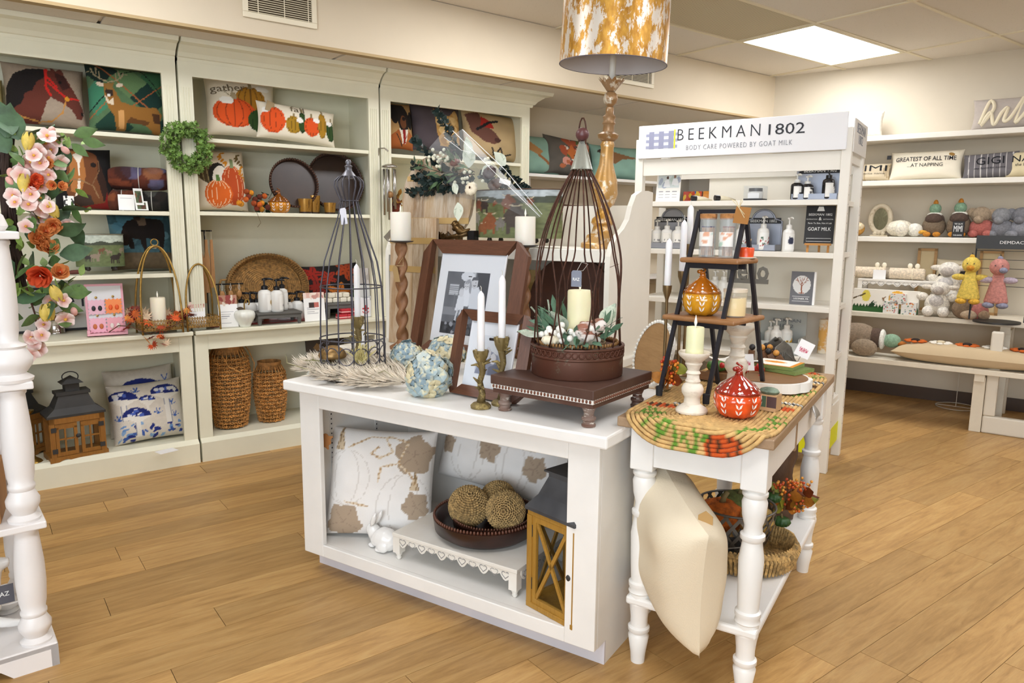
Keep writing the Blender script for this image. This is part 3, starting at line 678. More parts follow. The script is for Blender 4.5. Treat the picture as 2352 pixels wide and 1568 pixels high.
# --- counter of the first bookcase
CZ = .767
x, zb, w, h = WALL.bb(-30, 655, 284, 748, .30)
t = T('wall_sign', 'long white wooden sign with black border leaning on bookcase back', 'sign', WALL.w(x, .33, CZ), 0); h += .02
box(-w/2, w/2, -.01, .01, 0, h).build('board', mat('#d9d4cc', .7), t, M=rot('X', -4))
bxm([(-w/2, w/2, -.014, .012, 0, .012), (-w/2, w/2, -.014, .012, h-.012, h), (-w/2, -w/2+.012, -.014, .012, 0, h), (w/2-.012, w/2, -.014, .012, 0, h)]).build('border', mat('#16161a', .5), t, M=rot('X', -4))
xa = WALL.at(152, 700, .33)[0]-x; xb = WALL.at(206, 700, .33)[0]-x
txt('e h', INK, t, xb-xa, .085, rot('X', -4) @ tr((xa+xb)/2, -.011, .13), off=.01)
# earring display
x, zb, w, h = WALL.bb(197, 648, 286, 766, .02)
t = T('earring_display', 'pink board hung with scalloped Halloween earring cards', 'display', WALL.w(x, .02, CZ), R(-4))
PINK = mat('#e2a7b4', .35); K = rot('X', -6)
bxm([(-w/2, w/2, 0, .008, 0, h), (-w/2-.004, w/2+.004, -.05, .0, 0, .012), (-w/2-.004, -w/2+.01, -.05, 0, .012, .03), (w/2-.01, w/2+.004, -.05, 0, .012, .03)]).build('stand', PINK, t, M=K, bev=.002)
box(-w/2+.012, w/2-.012, -.002, 0, .03, h-.012).build('panel', mat('#d9dadd', .5), t, M=K)
def scal(r, n=16, a=.08): return [(r*(1+a*math.cos(n*q))*max(-1, min(1, 1.35*math.cos(q))), r*(1+a*math.cos(n*q))*max(-1, min(1, 1.35*math.sin(q)))) for q in np.linspace(0, 2*math.pi, 97)[:-1]]
for i, (u, v, c1, c2) in enumerate(((-.23, .55, '#e4b6c6', '#1d1d22'), (.23, .56, '#f08c50', '#e2571c'), (-.23, .2, '#eab0c2', '#c06a3a'), (.23, .2, '#eba9b4', '#e9ded6'))):
    e = MB().prism(scal(.038), -.003, 0).build('earring_card', mat(c1, .5), t, M=K @ tr(u*w*.95, -.006, v*h))
    for s in (-1, 1): MB().ball((0, 0, 0), .011, 8, 6, (.9, .25, 1.3)).build('earring', mat(c2, .5), e, 180, loc=(s*.015, -.005, -.006))
    MB().lathe([(.0001, 0), (.007, .001), (.006, .005), (.0001, .006)], 10, rot('X', 90)).build('hook', mat('#b89a5a', .3, .9), t, loc=(K @ Vector((u*w*.95, -.002, v*h+.052))))
# silver pedestal dish
x, y = WALL.on(131, 766, CZ)
t = T('pedestal_dish', 'silver pedestal carrying a shallow wooden dish behind flowers', 'dish', WALL.w(x, y+.03, CZ))
MB().lathe([(.045, 0), (.046, .004), (.041, .01), (.04, .065), (.043, .072)], 28).build('pedestal', mat('#b9b2ac', .12, 1), t, 60); MB().lathe([(.03, .072), (.09, .082), (.115, .098), (.112, .1), (.085, .088), (.0001, .085)], 28).build('dish', wood('#9c6c3c', '#6f4722'), t, 60)
# gold arch baskets
GOLD = mat('#a98748', .32, .85, var=.15, vs=40)
def arch_basket(lab, cx0, cx1, pyb, ptop, d, g):
    x0, _ = WALL.at(cx0, pyb, d); x1, _ = WALL.at(cx1, pyb, d); W = x1-x0; H = WALL.at((cx0+cx1)/2, ptop, d)[1]-CZ; D = .13
    t = T('arch_basket', lab, 'basket', WALL.w((x0+x1)/2, d, CZ), R(3), g); ra = .018; Ha = H-2*ra
    for y in (-D/2, D/2):
        pts = [(-W/2, y, 0)]+[(-W/2*math.cos(a)*(1 if math.sin(a) < .7 else 1), y*(1-.75*max(0, math.sin(a))), .09+(Ha-.09)*math.sin(a)**.9) for a in np.linspace(.02, math.pi-.02, 25)]+[(W/2, y, 0)]
        MB().tube(pts, .0055, 6).build('arch', GOLD, t, 180)
    MB().tube([(ra*math.cos(a), 0, Ha+ra+ra*math.sin(a)) for a in np.linspace(0, 2*math.pi, 21)[:-1]], .0035, 6, True).build('ring', GOLD, t, 180)
    wv = MB(); n = 13
    for z in (.028, .05, .072): wv.tube([(-W/2, -D/2, z), (W/2, -D/2, z), (W/2, D/2, z), (-W/2, D/2, z)], .003, 4, True)
    for i in range(n):
        q = -W/2+W*(i+.5)/n
        for y in (-D/2, D/2): wv.tube([(q-.009, y, .02), (q+.009, y, .08)], .0022, 4); wv.tube([(q+.009, y, .02), (q-.009, y, .08)], .0022, 4)
    for i in range(6):
        q = -D/2+D*(i+.5)/6
        for xx in (-W/2, W/2): wv.tube([(xx, q, .02), (xx, q, .08)], .002, 4)
    wv.box(-W/2, W/2, -D/2, D/2, .018, .022); stuff(wv.build('cane_tray', mat('#a37f45', .5, .3, var=.2, vs=50), t))
    MB().tube([(.012*math.sin(i*1.3), .012*math.cos(i*1.7), Ha-.004+.01*math.sin(i)) for i in range(14)], .002, 5).build('twine', mat('#d8c8a4', .9), t, 180)
    return t, W
arch_basket('taller gold arch basket with candle and autumn leaves', 321, 414, 766, 549, -.03, 'gold arch baskets')
arch_basket('shorter gold arch basket holding printed cards', 423, 499, 756, 591, -.01, 'gold arch baskets')
def pillar(lab, loc, r, h, col='#efe6cf', g=None, flame=True, name='pillar_candle'):
    t = T(name, lab, 'candle', loc, 0, g); m, q = mat(col, .45), 0
    MB().lathe([(r*.97, 0), (r, .004), (r, h-.004), (r*.95, h), (r*.7, h-.003), (.0001, h-.006)], 28).build('wax', waxm(col), t, 50)
    if flame: MB().lathe([(.0015, h-.006), (.003, h+.006), (.005, h+.013), (.0035, h+.022), (.0002, h+.036)], 8).build('flame_tip', mat('#f7f2e4', .4), t, 180)
    else: MB().tube([(0, 0, h-.006), (.001, 0, h+.006), (.004, 0, h+.012)], .0012, 5).build('wick', INK, t)
    return t
def waxm(col):
    if ('wax', col) in _mc: return _mc[('wax', col)]
    m, q = base('wax', col, .42); q.b.inputs['Subsurface Weight'].default_value = .25; q.b.inputs['Subsurface Radius'].default_value = (.02, .012, .006); q.bump(q.noise(q.coord(), 30, 2), .04, .003); _mc[('wax', col)] = m; return m
x0 = WALL.at(345, 700, -.03)[0]; x1 = WALL.at(380, 700, -.03)[0]
pillar('ivory flameless candle among autumn leaves in tall gold basket', WALL.w((x0+x1)/2, -.03, CZ+.03), (x1-x0)/2, WALL.at(362, 683, -.03)[1]-CZ-.03)
# leaves: shared leaf meshes
def maple(r=1.):
    pts = []
    for i, q in enumerate(np.linspace(0, 2*math.pi, 23)[:-1]): pts.append((r*(1 if i % 2 == 0 else .45)*(.75+.25*math.sin(q))*math.cos(q), r*(1 if i % 2 == 0 else .45)*(.75+.25*math.sin(q))*math.sin(q)))
    return [(x, .18*r*abs(x/r)**1.5*r, z) for x, z in pts]
def maple_mesh(r):
    p = maple(r); m = MB(); m.v = [(0, 0, 0)]+p; n = len(p); m.f = [(0, i+1, (i+1) % n+1) for i in range(n)]; return m.mesh('leaf')
def leaf_mesh(L, w, curl=.2, n=6, fold=.15):
    m = MB(); m.sheet(lambda u, v: ((u-.5)*2*w*math.sin(math.pi*min(.985, max(.02, v))**.85), -curl*L*v*v+fold*w*abs(2*u-1), L*v), 2, n); return m.mesh('leaf', 180)
def rrot(rg): return Matrix.Rotation(rg.uniform(0, 6.28), 4, 'Z') @ Matrix.Rotation(rg.uniform(-1.4, 1.4), 4, 'X') @ Matrix.Rotation(rg.uniform(0, 6.28), 4, 'Y')
lm_ = []
for cc in ('#a8401c', '#c9622a', '#d98a3a', '#7a2a1c', '#e0c3a0', '#8c2f22', '#d4541c'):
    me = maple_mesh(.036); me.materials.append(mat(cc, .7, var=.25, vs=30)); lm_.append(me)
rg = random.Random(5); t = T('leaf_garland', 'garland of orange and russet maple leaves trailing over gold basket', 'garland', WALL.w(WALL.at(370, 735, -.06)[0], -.06, CZ))
MB().tube([(-.26+.05*i, -.03+.03*math.sin(i*1.7), .03+.03*math.sin(i*1.1)+.02*(i == 5)) for i in range(10)], .003, 5).build('vine', mat('#5a3a22', .8), t)
for i in range(64):
    f = rg.random(); px = 290+150*f; x = WALL.at(px, 735, -.06)[0]-t.location.x
    z = max(.03, .06+.05*math.sin(f*9)+rg.uniform(-.03, .045)) if i > 7 else rg.uniform(-.07, .0); y = rg.uniform(-.05, .07) if i > 7 else -.062
    if i <= 7: x = WALL.at(345+rg.uniform(-12, 30), 760, -.06)[0]-t.location.x
    inst('leaf', lm_[i % 7], None, t, M=tr(x, y, z) @ rrot(rg) @ Matrix.Scale(rg.uniform(.8, 1.4), 4))
cardt('product_card', 'white product card with pink photo in shorter gold basket', WALL, (431, 668, 470, 712), -.03, lined(pic=('#d9b2a4', '#c08a7c', '#ecd4c8'), box=(0, .68, 1, 1), seed=4), 6, g=GC, z=CZ+.05)
cardt('product_card', 'small white card low in shorter gold basket', WALL, (436, 718, 474, 735), -.05, lined(n=1, seed=5), 6, g=GC, z=CZ+.024)
# --- lower shelf of the first bookcase
BZ = .126
WOODL = wood('#a06c2c', '#7c4f1c', 'z', 2.2, .5); BLK = worn('#2b2a29', '#55524e', .72, 30, .6)
def win_lantern(lab, loc, rz, W, D, H, g):
    t = T('wooden_lantern', lab, 'lantern', loc, rz, g)
    MB().prism([(-W/2-.02, 0)]+[(-W/2+.02+(W-.04)*i/24, .012*max(0, math.sin(i/24*math.pi*3))) for i in range(25)]+[(W/2+.02, 0), (W/2+.02, .028), (-W/2-.02, .028)], -D/2-.015, D/2+.015).build('base', WOODL, t)
    hb = H*.56
    for sx in (-1, 1):
        for sy in (-1, 1): box(sx*W/2-.012, sx*W/2+.012, sy*D/2-.012, sy*D/2+.012, .028, hb).build('post', WOODL, t)
    box(-W/2-.012, W/2+.012, -D/2-.012, D/2+.012, hb-.03, hb).build('head_rail', WOODL, t)
    for s in (-1, 1):
        d = bxm([(s*W/4-W/4+.014, s*W/4+W/4-.002, -D/2-.008, -D/2+.006, .03, .05), (s*W/4-W/4+.014, s*W/4+W/4-.002, -D/2-.008, -D/2+.006, hb-.06, hb-.032), (s*W/4-W/4+.014, s*W/4-W/4+.03, -D/2-.008, -D/2+.006, .05, hb-.05), (s*W/4+W/4-.018, s*W/4+W/4-.002, -D/2-.008, -D/2+.006, .05, hb-.05)]).build('door', WOODL, t)
        bxm([(s*W/4-.004, s*W/4+.004, -D/2-.006, -D/2+.002, .05, hb-.05), (s*W/4-W/4+.03, s*W/4+W/4-.018, -D/2-.006, -D/2+.002, .05+(hb-.1)*.48, .058+(hb-.1)*.48)]).build('muntin', WOODL, d)
        box(s*W/4-W/4+.03, s*W/4+W/4-.018, -D/2-.002, -D/2, .05, hb-.05).build('pane', pane(.1), d)
        for z in (.06, hb-.06): box(s*(W/2-.006)-.012, s*(W/2-.006)+.012, -D/2-.015, -D/2-.008, z-.012, z+.012).build('hinge', BLK, d)
    MB().ball((0, -D/2-.013, .03+hb*.42), .012, 8, 6, (1, .5, 1)).build('clasp', BLK, t, 180)
    rf = MB(); z0 = hb
    prof = [(1.14, 0), (1.14, .012), (.8, .04*H/.38), (.62, .085*H/.38), (.58, .1*H/.38), (.66, .1*H/.38), (.66, .115*H/.38)]
    vs, fs = [], []
    for r, z in prof: vs += [(sx*r*W/2*1.03, sy*r*D/2*1.05, z0+z) for sx, sy in ((-1, -1), (1, -1), (1, 1), (-1, 1))]
    for j in range(len(prof)-1): fs += [(j*4+k, j*4+(k+1) % 4, j*4+4+(k+1) % 4, j*4+4+k) for k in range(4)]
    fs += [(3, 2, 1, 0), tuple(range(len(prof)*4-4, len(prof)*4))]; rf.add(vs, fs); rf.build('roof', BLK, t)
    zt = z0+.115*H/.38; cu = box(-W*.14, W*.14, -W*.14, W*.14, zt, zt+H*.11).build('chimney', BLK, t)
    q = MB(); q.add([(-W*.22, -W*.22, 0), (W*.22, -W*.22, 0), (W*.22, W*.22, 0), (-W*.22, W*.22, 0), (0, 0, H*.09)], [(3, 2, 1, 0), (0, 1, 4), (1, 2, 4), (2, 3, 4), (3, 0, 4)], tr(0, 0, zt+H*.1)); q.build('cap', BLK, t)
    MB().tube([(.038*math.cos(a), .008*math.sin(a), zt+H*.17+.026*math.sin(a)) for a in np.linspace(0, 6.28, 19)[:-1]], .003, 5, True).build('ring_handle', BLK, t, 180)
    return t
x, zb, w, h = WALL.bb(104, 868, 232, 1050, .03)
win_lantern('wooden lantern with arched windows and black pagoda roof', WALL.w(x, .04, BZ), R(6), w*.92, .14, h*.97, 'window lanterns')
win_lantern('wooden lantern half hidden behind the white etagere post', WALL.w(WALL.at(50, 960, .2)[0]-.02, .22, BZ), R(40), w*.8, .14, h*.93, 'window lanterns')
BRASS = mat('#9c7d3c', .3, .9, var=.15, vs=20)
x, y = WALL.on(72, 1068, BZ)
tag(MB().lathe([(.05, 0), (.052, .006), (.045, .016), (.022, .032), (.014, .05), (.022, .07), (.024, .09), (.012, .1), (.014, .12), (.026, .15), (.018, .18), (.011, .2), (.013, .26), (.03, .275), (.03, .283), (.012, .286)], 22).build('brass_candlestick', BRASS, smooth=60, loc=WALL.w(x+.005, y+.03, BZ)), 'turned brass candlestick on bookcase base behind etagere', 'candlestick')
def mushrooms(c, lst):
    for (x, y, r, st, sl) in lst:
        c.poly('#e6e0d6', [(x-.18*r, y), (x+.18*r, y), (x+.2*r, y-st), (x-.22*r, y-st)]); c.line('#8d8f9c', .008, [(x-.18*r, y), (x-.2*r, y-st)]); c.line('#8d8f9c', .008, [(x+.16*r, y), (x+.18*r, y-st)])
        c.poly('#e9e3d8', [(x-r, y+sl*-r), (x+r, y+sl*r), (x, y-.12)])
        cap = [(x-r, y-sl*r)]+[(x+r*math.cos(a), y+sl*r*math.cos(a)+r*.75*math.sin(a)) for a in np.linspace(math.pi, 0, 20)]+[(x+r, y+sl*r)]
        c.poly('#1f2a6e', cap); rg = random.Random(int(x*100))
        for _ in range(9): a = rg.uniform(.3, 2.8); q = rg.uniform(.3, .75); c.ell(rg.choice(('#e2e0de', '#4a62b4', '#dcdde4')), x+r*q*math.cos(a), y+sl*r*q*math.cos(a)+r*.72*q*math.sin(a), .045*r/.25, .03*r/.25, rg.uniform(0, 180))
def mushcv(a):
    c = Cv('#d9d0c2', 110).mott(.05, 30)
    if a:
        rg = random.Random(8)
        for _ in range(40): x = rg.uniform(.05, .9); y = rg.uniform(.02, .3); c.ell(rg.choice(('#3d5ea8', '#6c93c6', '#24307c', '#88aad0')), x, y, rg.uniform(.02, .06), rg.uniform(.012, .03), rg.uniform(0, 180))
        for x, y in ((.8, .6), (.82, .4), (.35, .88), (.08, .45), (.6, .48)):
            for q in range(4): c.line('#3f62aa', .014, [(x, y-.07), (x+.06*math.cos(q*.8+.3), y-.07+.1*math.sin(q*.8+.3))])
        mushrooms(c, [(.17, .72, .2, .35, -.1), (.74, .74, .21, .5, -.05), (.48, .66, .11, .2, -.1), (.32, .42, .19, .35, -.1)])
    else: mushrooms(c, [(.5, .55, .38, .5, -.05)]); [c.line('#4a68b0', .014, [(.85, .75), (.85+.1*math.cos(q), .75+.12*math.sin(q))]) for q in (0, 1, 2, 3)]
    return c
pillow('mushroom needlepoint pillow standing behind its twin', WALL, (248, 850, 410, 1000), .26, mushcv(0), 10, .12, G1, 'knit', roll=-2, z=BZ)
pillow('blue and white needlepoint pillow with four mushrooms, in front', WALL, (258, 895, 432, 1023), .10, mushcv(1), 18, .15, G1, 'knit', roll=-2, z=BZ)
x, y = WALL.on(383, 1036, BZ); tag(box(-.05, .05, -.035, .035, 0, .001).build('paper_tag', PAPER, loc=WALL.w(x, y, BZ+.001), rz=R(15)), 'white paper tag lying before the mushroom pillow', 'tag')
# ================================================================== second bookcase
c = Cv('#e3d8c2', 110).mott(.03, 12)
pk(c, .60, .56, .22, .26, '#a8741c', '#6d4a14', '#8a7a58', 5); pk(c, .36, .36, .30, .24, '#d9521a', '#8c3210', '#a89878', 5); c.ell('#2e4a1c', .78, .26, .24, .2); [c.line('#1c3010', .012, [(.6+.1*i, .12), (.62+.09*i, .42)]) for i in range(5)]; c.ell('#f1ede4', .26, .55, .1, .06); c.ell('#f1ede4', .78, .8, .1, .05)
c.line('#8a7a55', .012, [(.32, .62), (.22, .7), (.26, .76), (.34, .7)])
o, w, h, cv_ = pillow('large cream pillow appliqued with pumpkins under the word gather', WALL, (472, 178, 634, 318), .22, c, 9, .14, G1, roll=1)
txt('gather', mat('#8d7f66', .8), cv_, w*.48, h*.15, tr(-w*.2, -.058, h*.66) @ rot('Y', -8), surf=(w, h, .14))
c = Cv('#e8dec9', 130, 2.1).mott(.03, 12)
for a in ((.17, .47, .15, .36, '#dd521a', '#8c3210'), (.42, .4, .095, .24, '#a8801c', '#6d5414'), (.53, .5, .045, .3, '#2e4a1c', '#1c3010'), (.65, .42, .10, .27, '#dd521a', '#8c3210'), (.79, .5, .06, .36, '#a87c1c', '#6d5414'), (.92, .4, .075, .28, '#2e4a1c', '#1c3010')): pk(c, *a, lines=4, sw=.006)
for x, y in ((.08, .72), (.5, .55), (.72, .62), (.9, .6)): c.ell('#f3efe8', x, y, .045, .07)
o, w, h, cv_ = pillow('long cream pillow with row of pumpkins and the word fall', WALL, (588, 245, 768, 329), .09, c, 10, .12, G1, roll=4)
txt('fall', mat('#8d7f66', .8), cv_, w*.18, h*.16, tr(-w*.03, -.052, h*.76), surf=(w, h, .12))
box(-.022, .022, -.003, 0, -.03, .03).build('paper_tag', mat('#a8926e', .8), cv_, M=tr(-w*.36, -.045, h*.82) @ rot('Y', 15))
c = Cv('#dccfb8', 110).mott(.04, 12)
c.poly('#4a3b24', [(0, .85), (.25, .78), (.45, .62), (.35, .35), (.15, .45), (0, .62)]); [c.line('#8a7a52', .014, [(.05+.09*i, .8-.03*i), (.1+.08*i, .5-.04*i)]) for i in range(5)]
c.ell('#1e1a14', .42, .55, .15, .2, -25); c.ell('#e8e0d0', .46, .53, .12, .17, -25)
pk(c, .70, .38, .22, .32, '#b4471a', '#e0b080', '#7d8a60', 5, .008); pk(c, .42, .24, .25, .22, '#d2601c', '#edc9a0', '#5a7a3c', 6, .010)
for x0, y0, k in ((.55, .72, '#c8821c'), (.85, .7, '#6d5a34'), (.9, .5, '#c8821c')): [c.ell(k, x0+.05*math.cos(q), y0+.04*q, .05, .018, 35+20*math.cos(q*3)) for q in np.linspace(0, 5, 7)]
pillow('cream pillow embroidered with a cornucopia and orange pumpkins', WALL, (442, 344, 568, 487), .14, c, 12, .15, G1)
# felt ball garland, greenery, glass pumpkin
def glass_pumpkin(lab, loc, R_, H_, col, col2, g=None, rz=0):
    t = T('glass_pumpkin', lab, 'pumpkin jar', loc, rz, g); lob = 9
    body = [(.001, .004), (R_*.6, 0), (R_*.85, H_*.08), (R_*.99, H_*.22), (R_*1.03, H_*.36), (R_*.98, H_*.50)]
    lidp = [(R_*1.0, H_*.50), (R_*.93, H_*.56), (R_*.72, H_*.67), (R_*.42, H_*.77), (R_*.2, H_*.84), (R_*.12, H_*.9)]
    def gm(cc, nm):
        if ('gp', cc) in _mc: return _mc[('gp', cc)]
        m, q = base('glaze', cc, .1); q.b.inputs['Coat Weight'].default_value = .6
        co = q.coord(); q.col(q.ramp(q.noise(co, 30, 3), [(.3, cc), (.75, tuple(np.clip(np.array([int(cc[i:i+2], 16)/255 for i in (1, 3, 5)])*1.25, 0, 1)))])); q.b.inputs['Transmission Weight'].default_value = .12; _mc[('gp', cc)] = m; return m
    bo = MB().lathe(body, 54, None, lob, .08).build('bowl', gm(col, 'a'), t, 180); li = MB().lathe(lidp, 54, None, lob, .08).build('lid', gm(col2, 'b'), t, 180)
    MB().tube([(0, 0, H_*.86), (.002, 0, H_*.93), (-.006*R_/.07, .004, H_*.99), (-.02*R_/.07, .004, H_*.985)], [R_*.2, R_*.14, R_*.12, R_*.1], 8).build('stem', gm(col2, 'b'), t, 180)
    MB().tube([(R_*.12*math.cos(a), R_*.12*math.sin(a), H_*.86+.004*a) for a in np.linspace(0, 9, 30)], .0035*R_/.07, 5).build('tendril', gm(col2, 'b'), t, 180)
    # painted leaves
    lf = MB()
    def on(a, z):
        pr = body if z <= H_*.5 else lidp
        for (r0, z0), (r1, z1) in zip(pr[:-1], pr[1:]):
            if z0 <= z <= z1 or (z1 <= z <= z0): r = r0+(r1-r0)*(z-z0)/(z1-z0+1e-9); break
        else: r = pr[-1][0]
        r = r*(1+.08*(abs(math.cos(lob*a/2))-.6))+.0012; return (r*math.cos(a), r*math.sin(a), z)
    wl = MB(); ll = MB()
    for k in range(lob):
        a0 = 2*math.pi*(k+.5)/lob
        for i in range(3):
            for s in (-1, 1):
                zc = H_*(.1+.13*i); da = s*.12
                pts = [(a0, zc), (a0+da*.9, zc+H_*.04), (a0+da*1.2, zc+H_*.12), (a0+da*.4, zc+H_*.08)]
                wl.add([on(*p) for p in pts], [(0, 1, 2, 3)])
        for i in range(3):
            zc = H_*(.56+.07*i); wl.add([on(a0+q*(.1-.02*i), zc+zz*H_) for q, zz in ((-1, 0), (0, -.02), (1, 0), (0, .03))], [(0, 1, 2, 3)])
    stuff(wl.build('painted_leaves', mat('#f2e6dc', .3), t)); return t
x0, zb, w, h = WALL.bb(618, 438, 666, 487, .03)
glass_pumpkin('small amber glass pumpkin on shelf beside felt ball garland', WALL.w(x0, .04, SH2[1]), w/2, h*1.02, '#b4741c', '#7a4412', 'glass pumpkins')
t = T('felt_ball_garland', 'garland of rust and gold felt balls along the second shelf', 'garland', WALL.w(WALL.at(590, 480, .03)[0], .03, SH2[1])); rg = random.Random(3)
bm_ = []
for cc in ('#c05a1c', '#d98a1c', '#7a2c14', '#5a2414', '#e09a30', '#9c4418'):
    me = MB().ball((0, 0, 0), .017, 10, 7).mesh('felt_ball', 180); me.materials.append(mat(cc, .95, var=.2, vs=60, bump=.5, bs=200)); bm_.append(me)
for i, (px, py) in enumerate(((563, 458), (577, 443), (570, 452), (597, 452), (555, 468), (580, 467), (592, 470), (604, 466), (588, 478), (613, 476), (605, 480), (566, 440), (610, 450), (549, 466), (625, 478), (583, 458))):
    x, z = WALL.at(px, py, .03); inst('felt_ball', bm_[i % 6], None, t, (x-t.location.x, rg.uniform(-.03, .03), max(.017, z-SH2[1])))
MB().tube([(-.09, -.02, .01), (-.05, -.045, .004), (-.02, -.055, .002), (-.01, -.06, -.03), (.0, -.06, -.06), (-.02, -.06, -.085)], .0015, 5).build('twine', mat('#6b5a3c', .9), t)
def sprig(t, n, R_, lm, mt, seed, z0=0, flat=.6, sc=(.7, 1.3), name='leaf'):
    rg = random.Random(seed)
    lm.materials.clear(); lm.materials.append(mt)
    for i in range(n):
        a = rg.uniform(0, 6.28); r = R_*math.sqrt(rg.random()); inst(name, lm, None, t, M=tr(r*math.cos(a), r*math.sin(a)*flat, z0+rg.uniform(0, R_)) @ rrot(rg) @ Matrix.Scale(rg.uniform(*sc), 4))
LEAFG = mat('#3d5a38', .6, var=.2, vs=20)
t = T('greenery_sprig', 'dark green leafy sprig between cornucopia pillow and round trays', 'greenery', WALL.w(WALL.at(602, 440, .14)[0], .16, SH2[1]))
MB().tube([(0, 0, 0), (.01, 0, .05), (-.01, 0, .1)], .004, 5).build('stem', mat('#4a3a22', .8), t); sprig(t, 34, .10, leaf_mesh(.045, .014), mat('#2f4a34', .6, var=.2, vs=20), 4, .02)
# round trays
DKW = wood('#38241c', '#24150f', 'x', 1.5, .4)
def dish(lab, fr, pxb, d, g, tilt=12):
    x, zb, w, h = fr.bb(*pxb, d); r = w/2; t = T('round_tray', lab, 'tray', fr.w(x, d, zb+.004), fr.rz, g); K = rot('X', -tilt) @ tr(0, 0, r) @ rot('X', 90)
    MB().lathe([(.0001, .012), (r*.9, .012), (r*.93, .03), (r*.96, .034), (r*.97, .0), (.0001, -.002)], 48).build('plate', mat('#2e1f1a', .35, var=.2, vs=6), t, 50, M=K)
    bd = MB().ball((0, 0, 0), .009, 6, 4).mesh('bead', 180); bd.materials.append(mat('#4a2e20', .4)); n = int(2*math.pi*r/.0165); bb_ = MB()
    for k in range(n): a = 2*math.pi*k/n; bb_.ball((r*.975*math.cos(a), r*.975*math.sin(a), .03), .0085, 6, 4)
    stuff(bb_.build('beaded_rim', mat('#4a2e20', .4), t, 180, M=K)); return t
dish('larger round dark wood tray leaning behind the gold votives', WALL, (708, 350, 836, 488), .13, 'dark round trays')
dish('smaller round dark wood tray leaning beside the larger tray', WALL, (620, 362, 731, 480), .06, 'dark round trays')
def votive(lab, pxb, d, lit=0):
    x, zb, w, h = WALL.bb(*pxb, d); t = T('votive_holder', lab, 'candle holder', WALL.w(x, d, SH2[1]), 0, 'gold votive holders'); r = w/2
    MB().lathe([(r*.8, 0), (r*.82, .004), (r, h), (r*.96, h), (r*.78, .008), (.0001, .008)], 26).build('glass', worn('#b4863c', '#6b4a24', .58, 22, .25, .5, (3, 3, .6)), t, 50)
    MB().lathe([(r*.83, 0), (r*.86, .01), (r*.84, .011)], 26).build('dark_base', mat('#2a1a12', .4), t)
votive('gold votive holder at the front before the smaller tray', (685, 453, 717, 487), .04); votive('tallest gold votive holder, behind its neighbour', (706, 445, 735, 487), .09); votive('smallest gold votive holder, set apart before the larger tray', (744, 461, 771, 487), .05)
# --- counter: paddle stand, oval tray, leaf pillow
IRON = mat('#1f1d1c', .5, .4)
def tbar(lab, xp, zp, pxw, d, paddles, g=None, tall=None):
    x, _ = WALL.at(xp, 700, d); z = WALL.at(xp, zp, d)[1]-CZ; w = WALL.at(pxw[1], zp, d)[0]-WALL.at(pxw[0], zp, d)[0]; xo = (WALL.at(pxw[1], zp, d)[0]+WALL.at(pxw[0], zp, d)[0])/2-x
    t = T('bar_stand', lab, 'stand', WALL.w(x, d, CZ), 0, g)
    MB().tube([(0, 0, .004), (0, 0, z)], .004, 6).build('post', IRON, t); MB().tube([(xo-w/2, 0, z), (xo+w/2, 0, z)], .0045, 6).build('bar', IRON, t); box(-.05, .05, -.05, .05, 0, .005).build('base', IRON, t)
    return t, xo, w, z
t, xo, w, z = tbar('tall black bar stand at bookcase stile hung with wooden paddles', 478, 530, (449, 486), .12, 3)
for i, (u, L, q) in enumerate(((-.35, .42, 0), (.05, .36, .01), (.38, .33, .02))):
    p = T('wooden_paddle', ('long pale wooden paddle hanging nearest the stile', 'middle wooden paddle hanging on the tall bar stand', 'narrow wooden paddle hanging beside the bar stand post')[i], 'utensil', WALL.w(t.location.x+xo+u*w, .10, CZ+z), 0, 'hanging wooden paddles')
    MB().prism([(-.007, -.05), (.007, -.05), (.009, -.12), (.022-.006*i, -.16), (.024-.006*i, -L), (-.024+.006*i, -L), (-.022+.006*i, -.16), (-.009, -.12)], -.005, .005).build('paddle', wood('#b98a58', '#97683a', 'z', 3), p, bev=.002); MB().tube([(0, 0, .006), (.004, 0, -.02), (0, 0, -.055), (-.004, 0, -.02)], .0012, 4, True).build('loop', mat('#d8d0c0', .9), p)
# oval wicker tray
SEA = mat('#9a7340', .85, var=.35, vs=60, bump=.6, bs=120)
def coil(a, b, r, turns, n, z=lambda u: 0, jit=.0):
    pts = []
    for i in range(n):
        u = i/(n-1); q = u*turns*2*math.pi; k = .03+.97*u; pts.append((a*k*math.cos(q), b*k*math.sin(q), z(u)+random.uniform(-jit, jit)))
    return pts
x, zb, w, h = WALL.bb(520, 553, 706, 700, .24)
t = T('wicker_tray', 'large oval seagrass tray with loop handles leaning at back', 'tray', WALL.w(x, .24, CZ+.004)); K = rot('X', -9) @ tr(0, 0, h/2) @ rot('X', 90); a, b = w/2, h/2
m = MB().tube(coil(a*.9, b*.9, .01, 17, 700), .0062, 5); m.lathe([(.0001, -.004), (.9, -.004)], 40, Matrix.Diagonal((a, b, 1, 1))); stuff(m.build('woven_floor', SEA, t, M=K))
m = MB()
for L in range(4): m.tube([(a*(.92+.022*L)*math.cos(q), b*(.92+.022*L)*math.sin(q), .004+.012*L) for q in np.linspace(0, 2*math.pi, 61)[:-1]], .0095, 6, True)
for i in range(90): q = 2*math.pi*i/90; c1, s1 = math.cos(q), math.sin(q); m.tube([(a*.9*c1, b*.9*s1, .012), (a*.975*math.cos(q+.02), b*.975*math.sin(q+.02), .056), (a*1.03*math.cos(q+.04), b*1.03*math.sin(q+.04), .03), (a*1.0*c1, b*1.0*s1, .0)], .006, 4)
stuff(m.build('wrapped_rim', SEA, t, M=K))
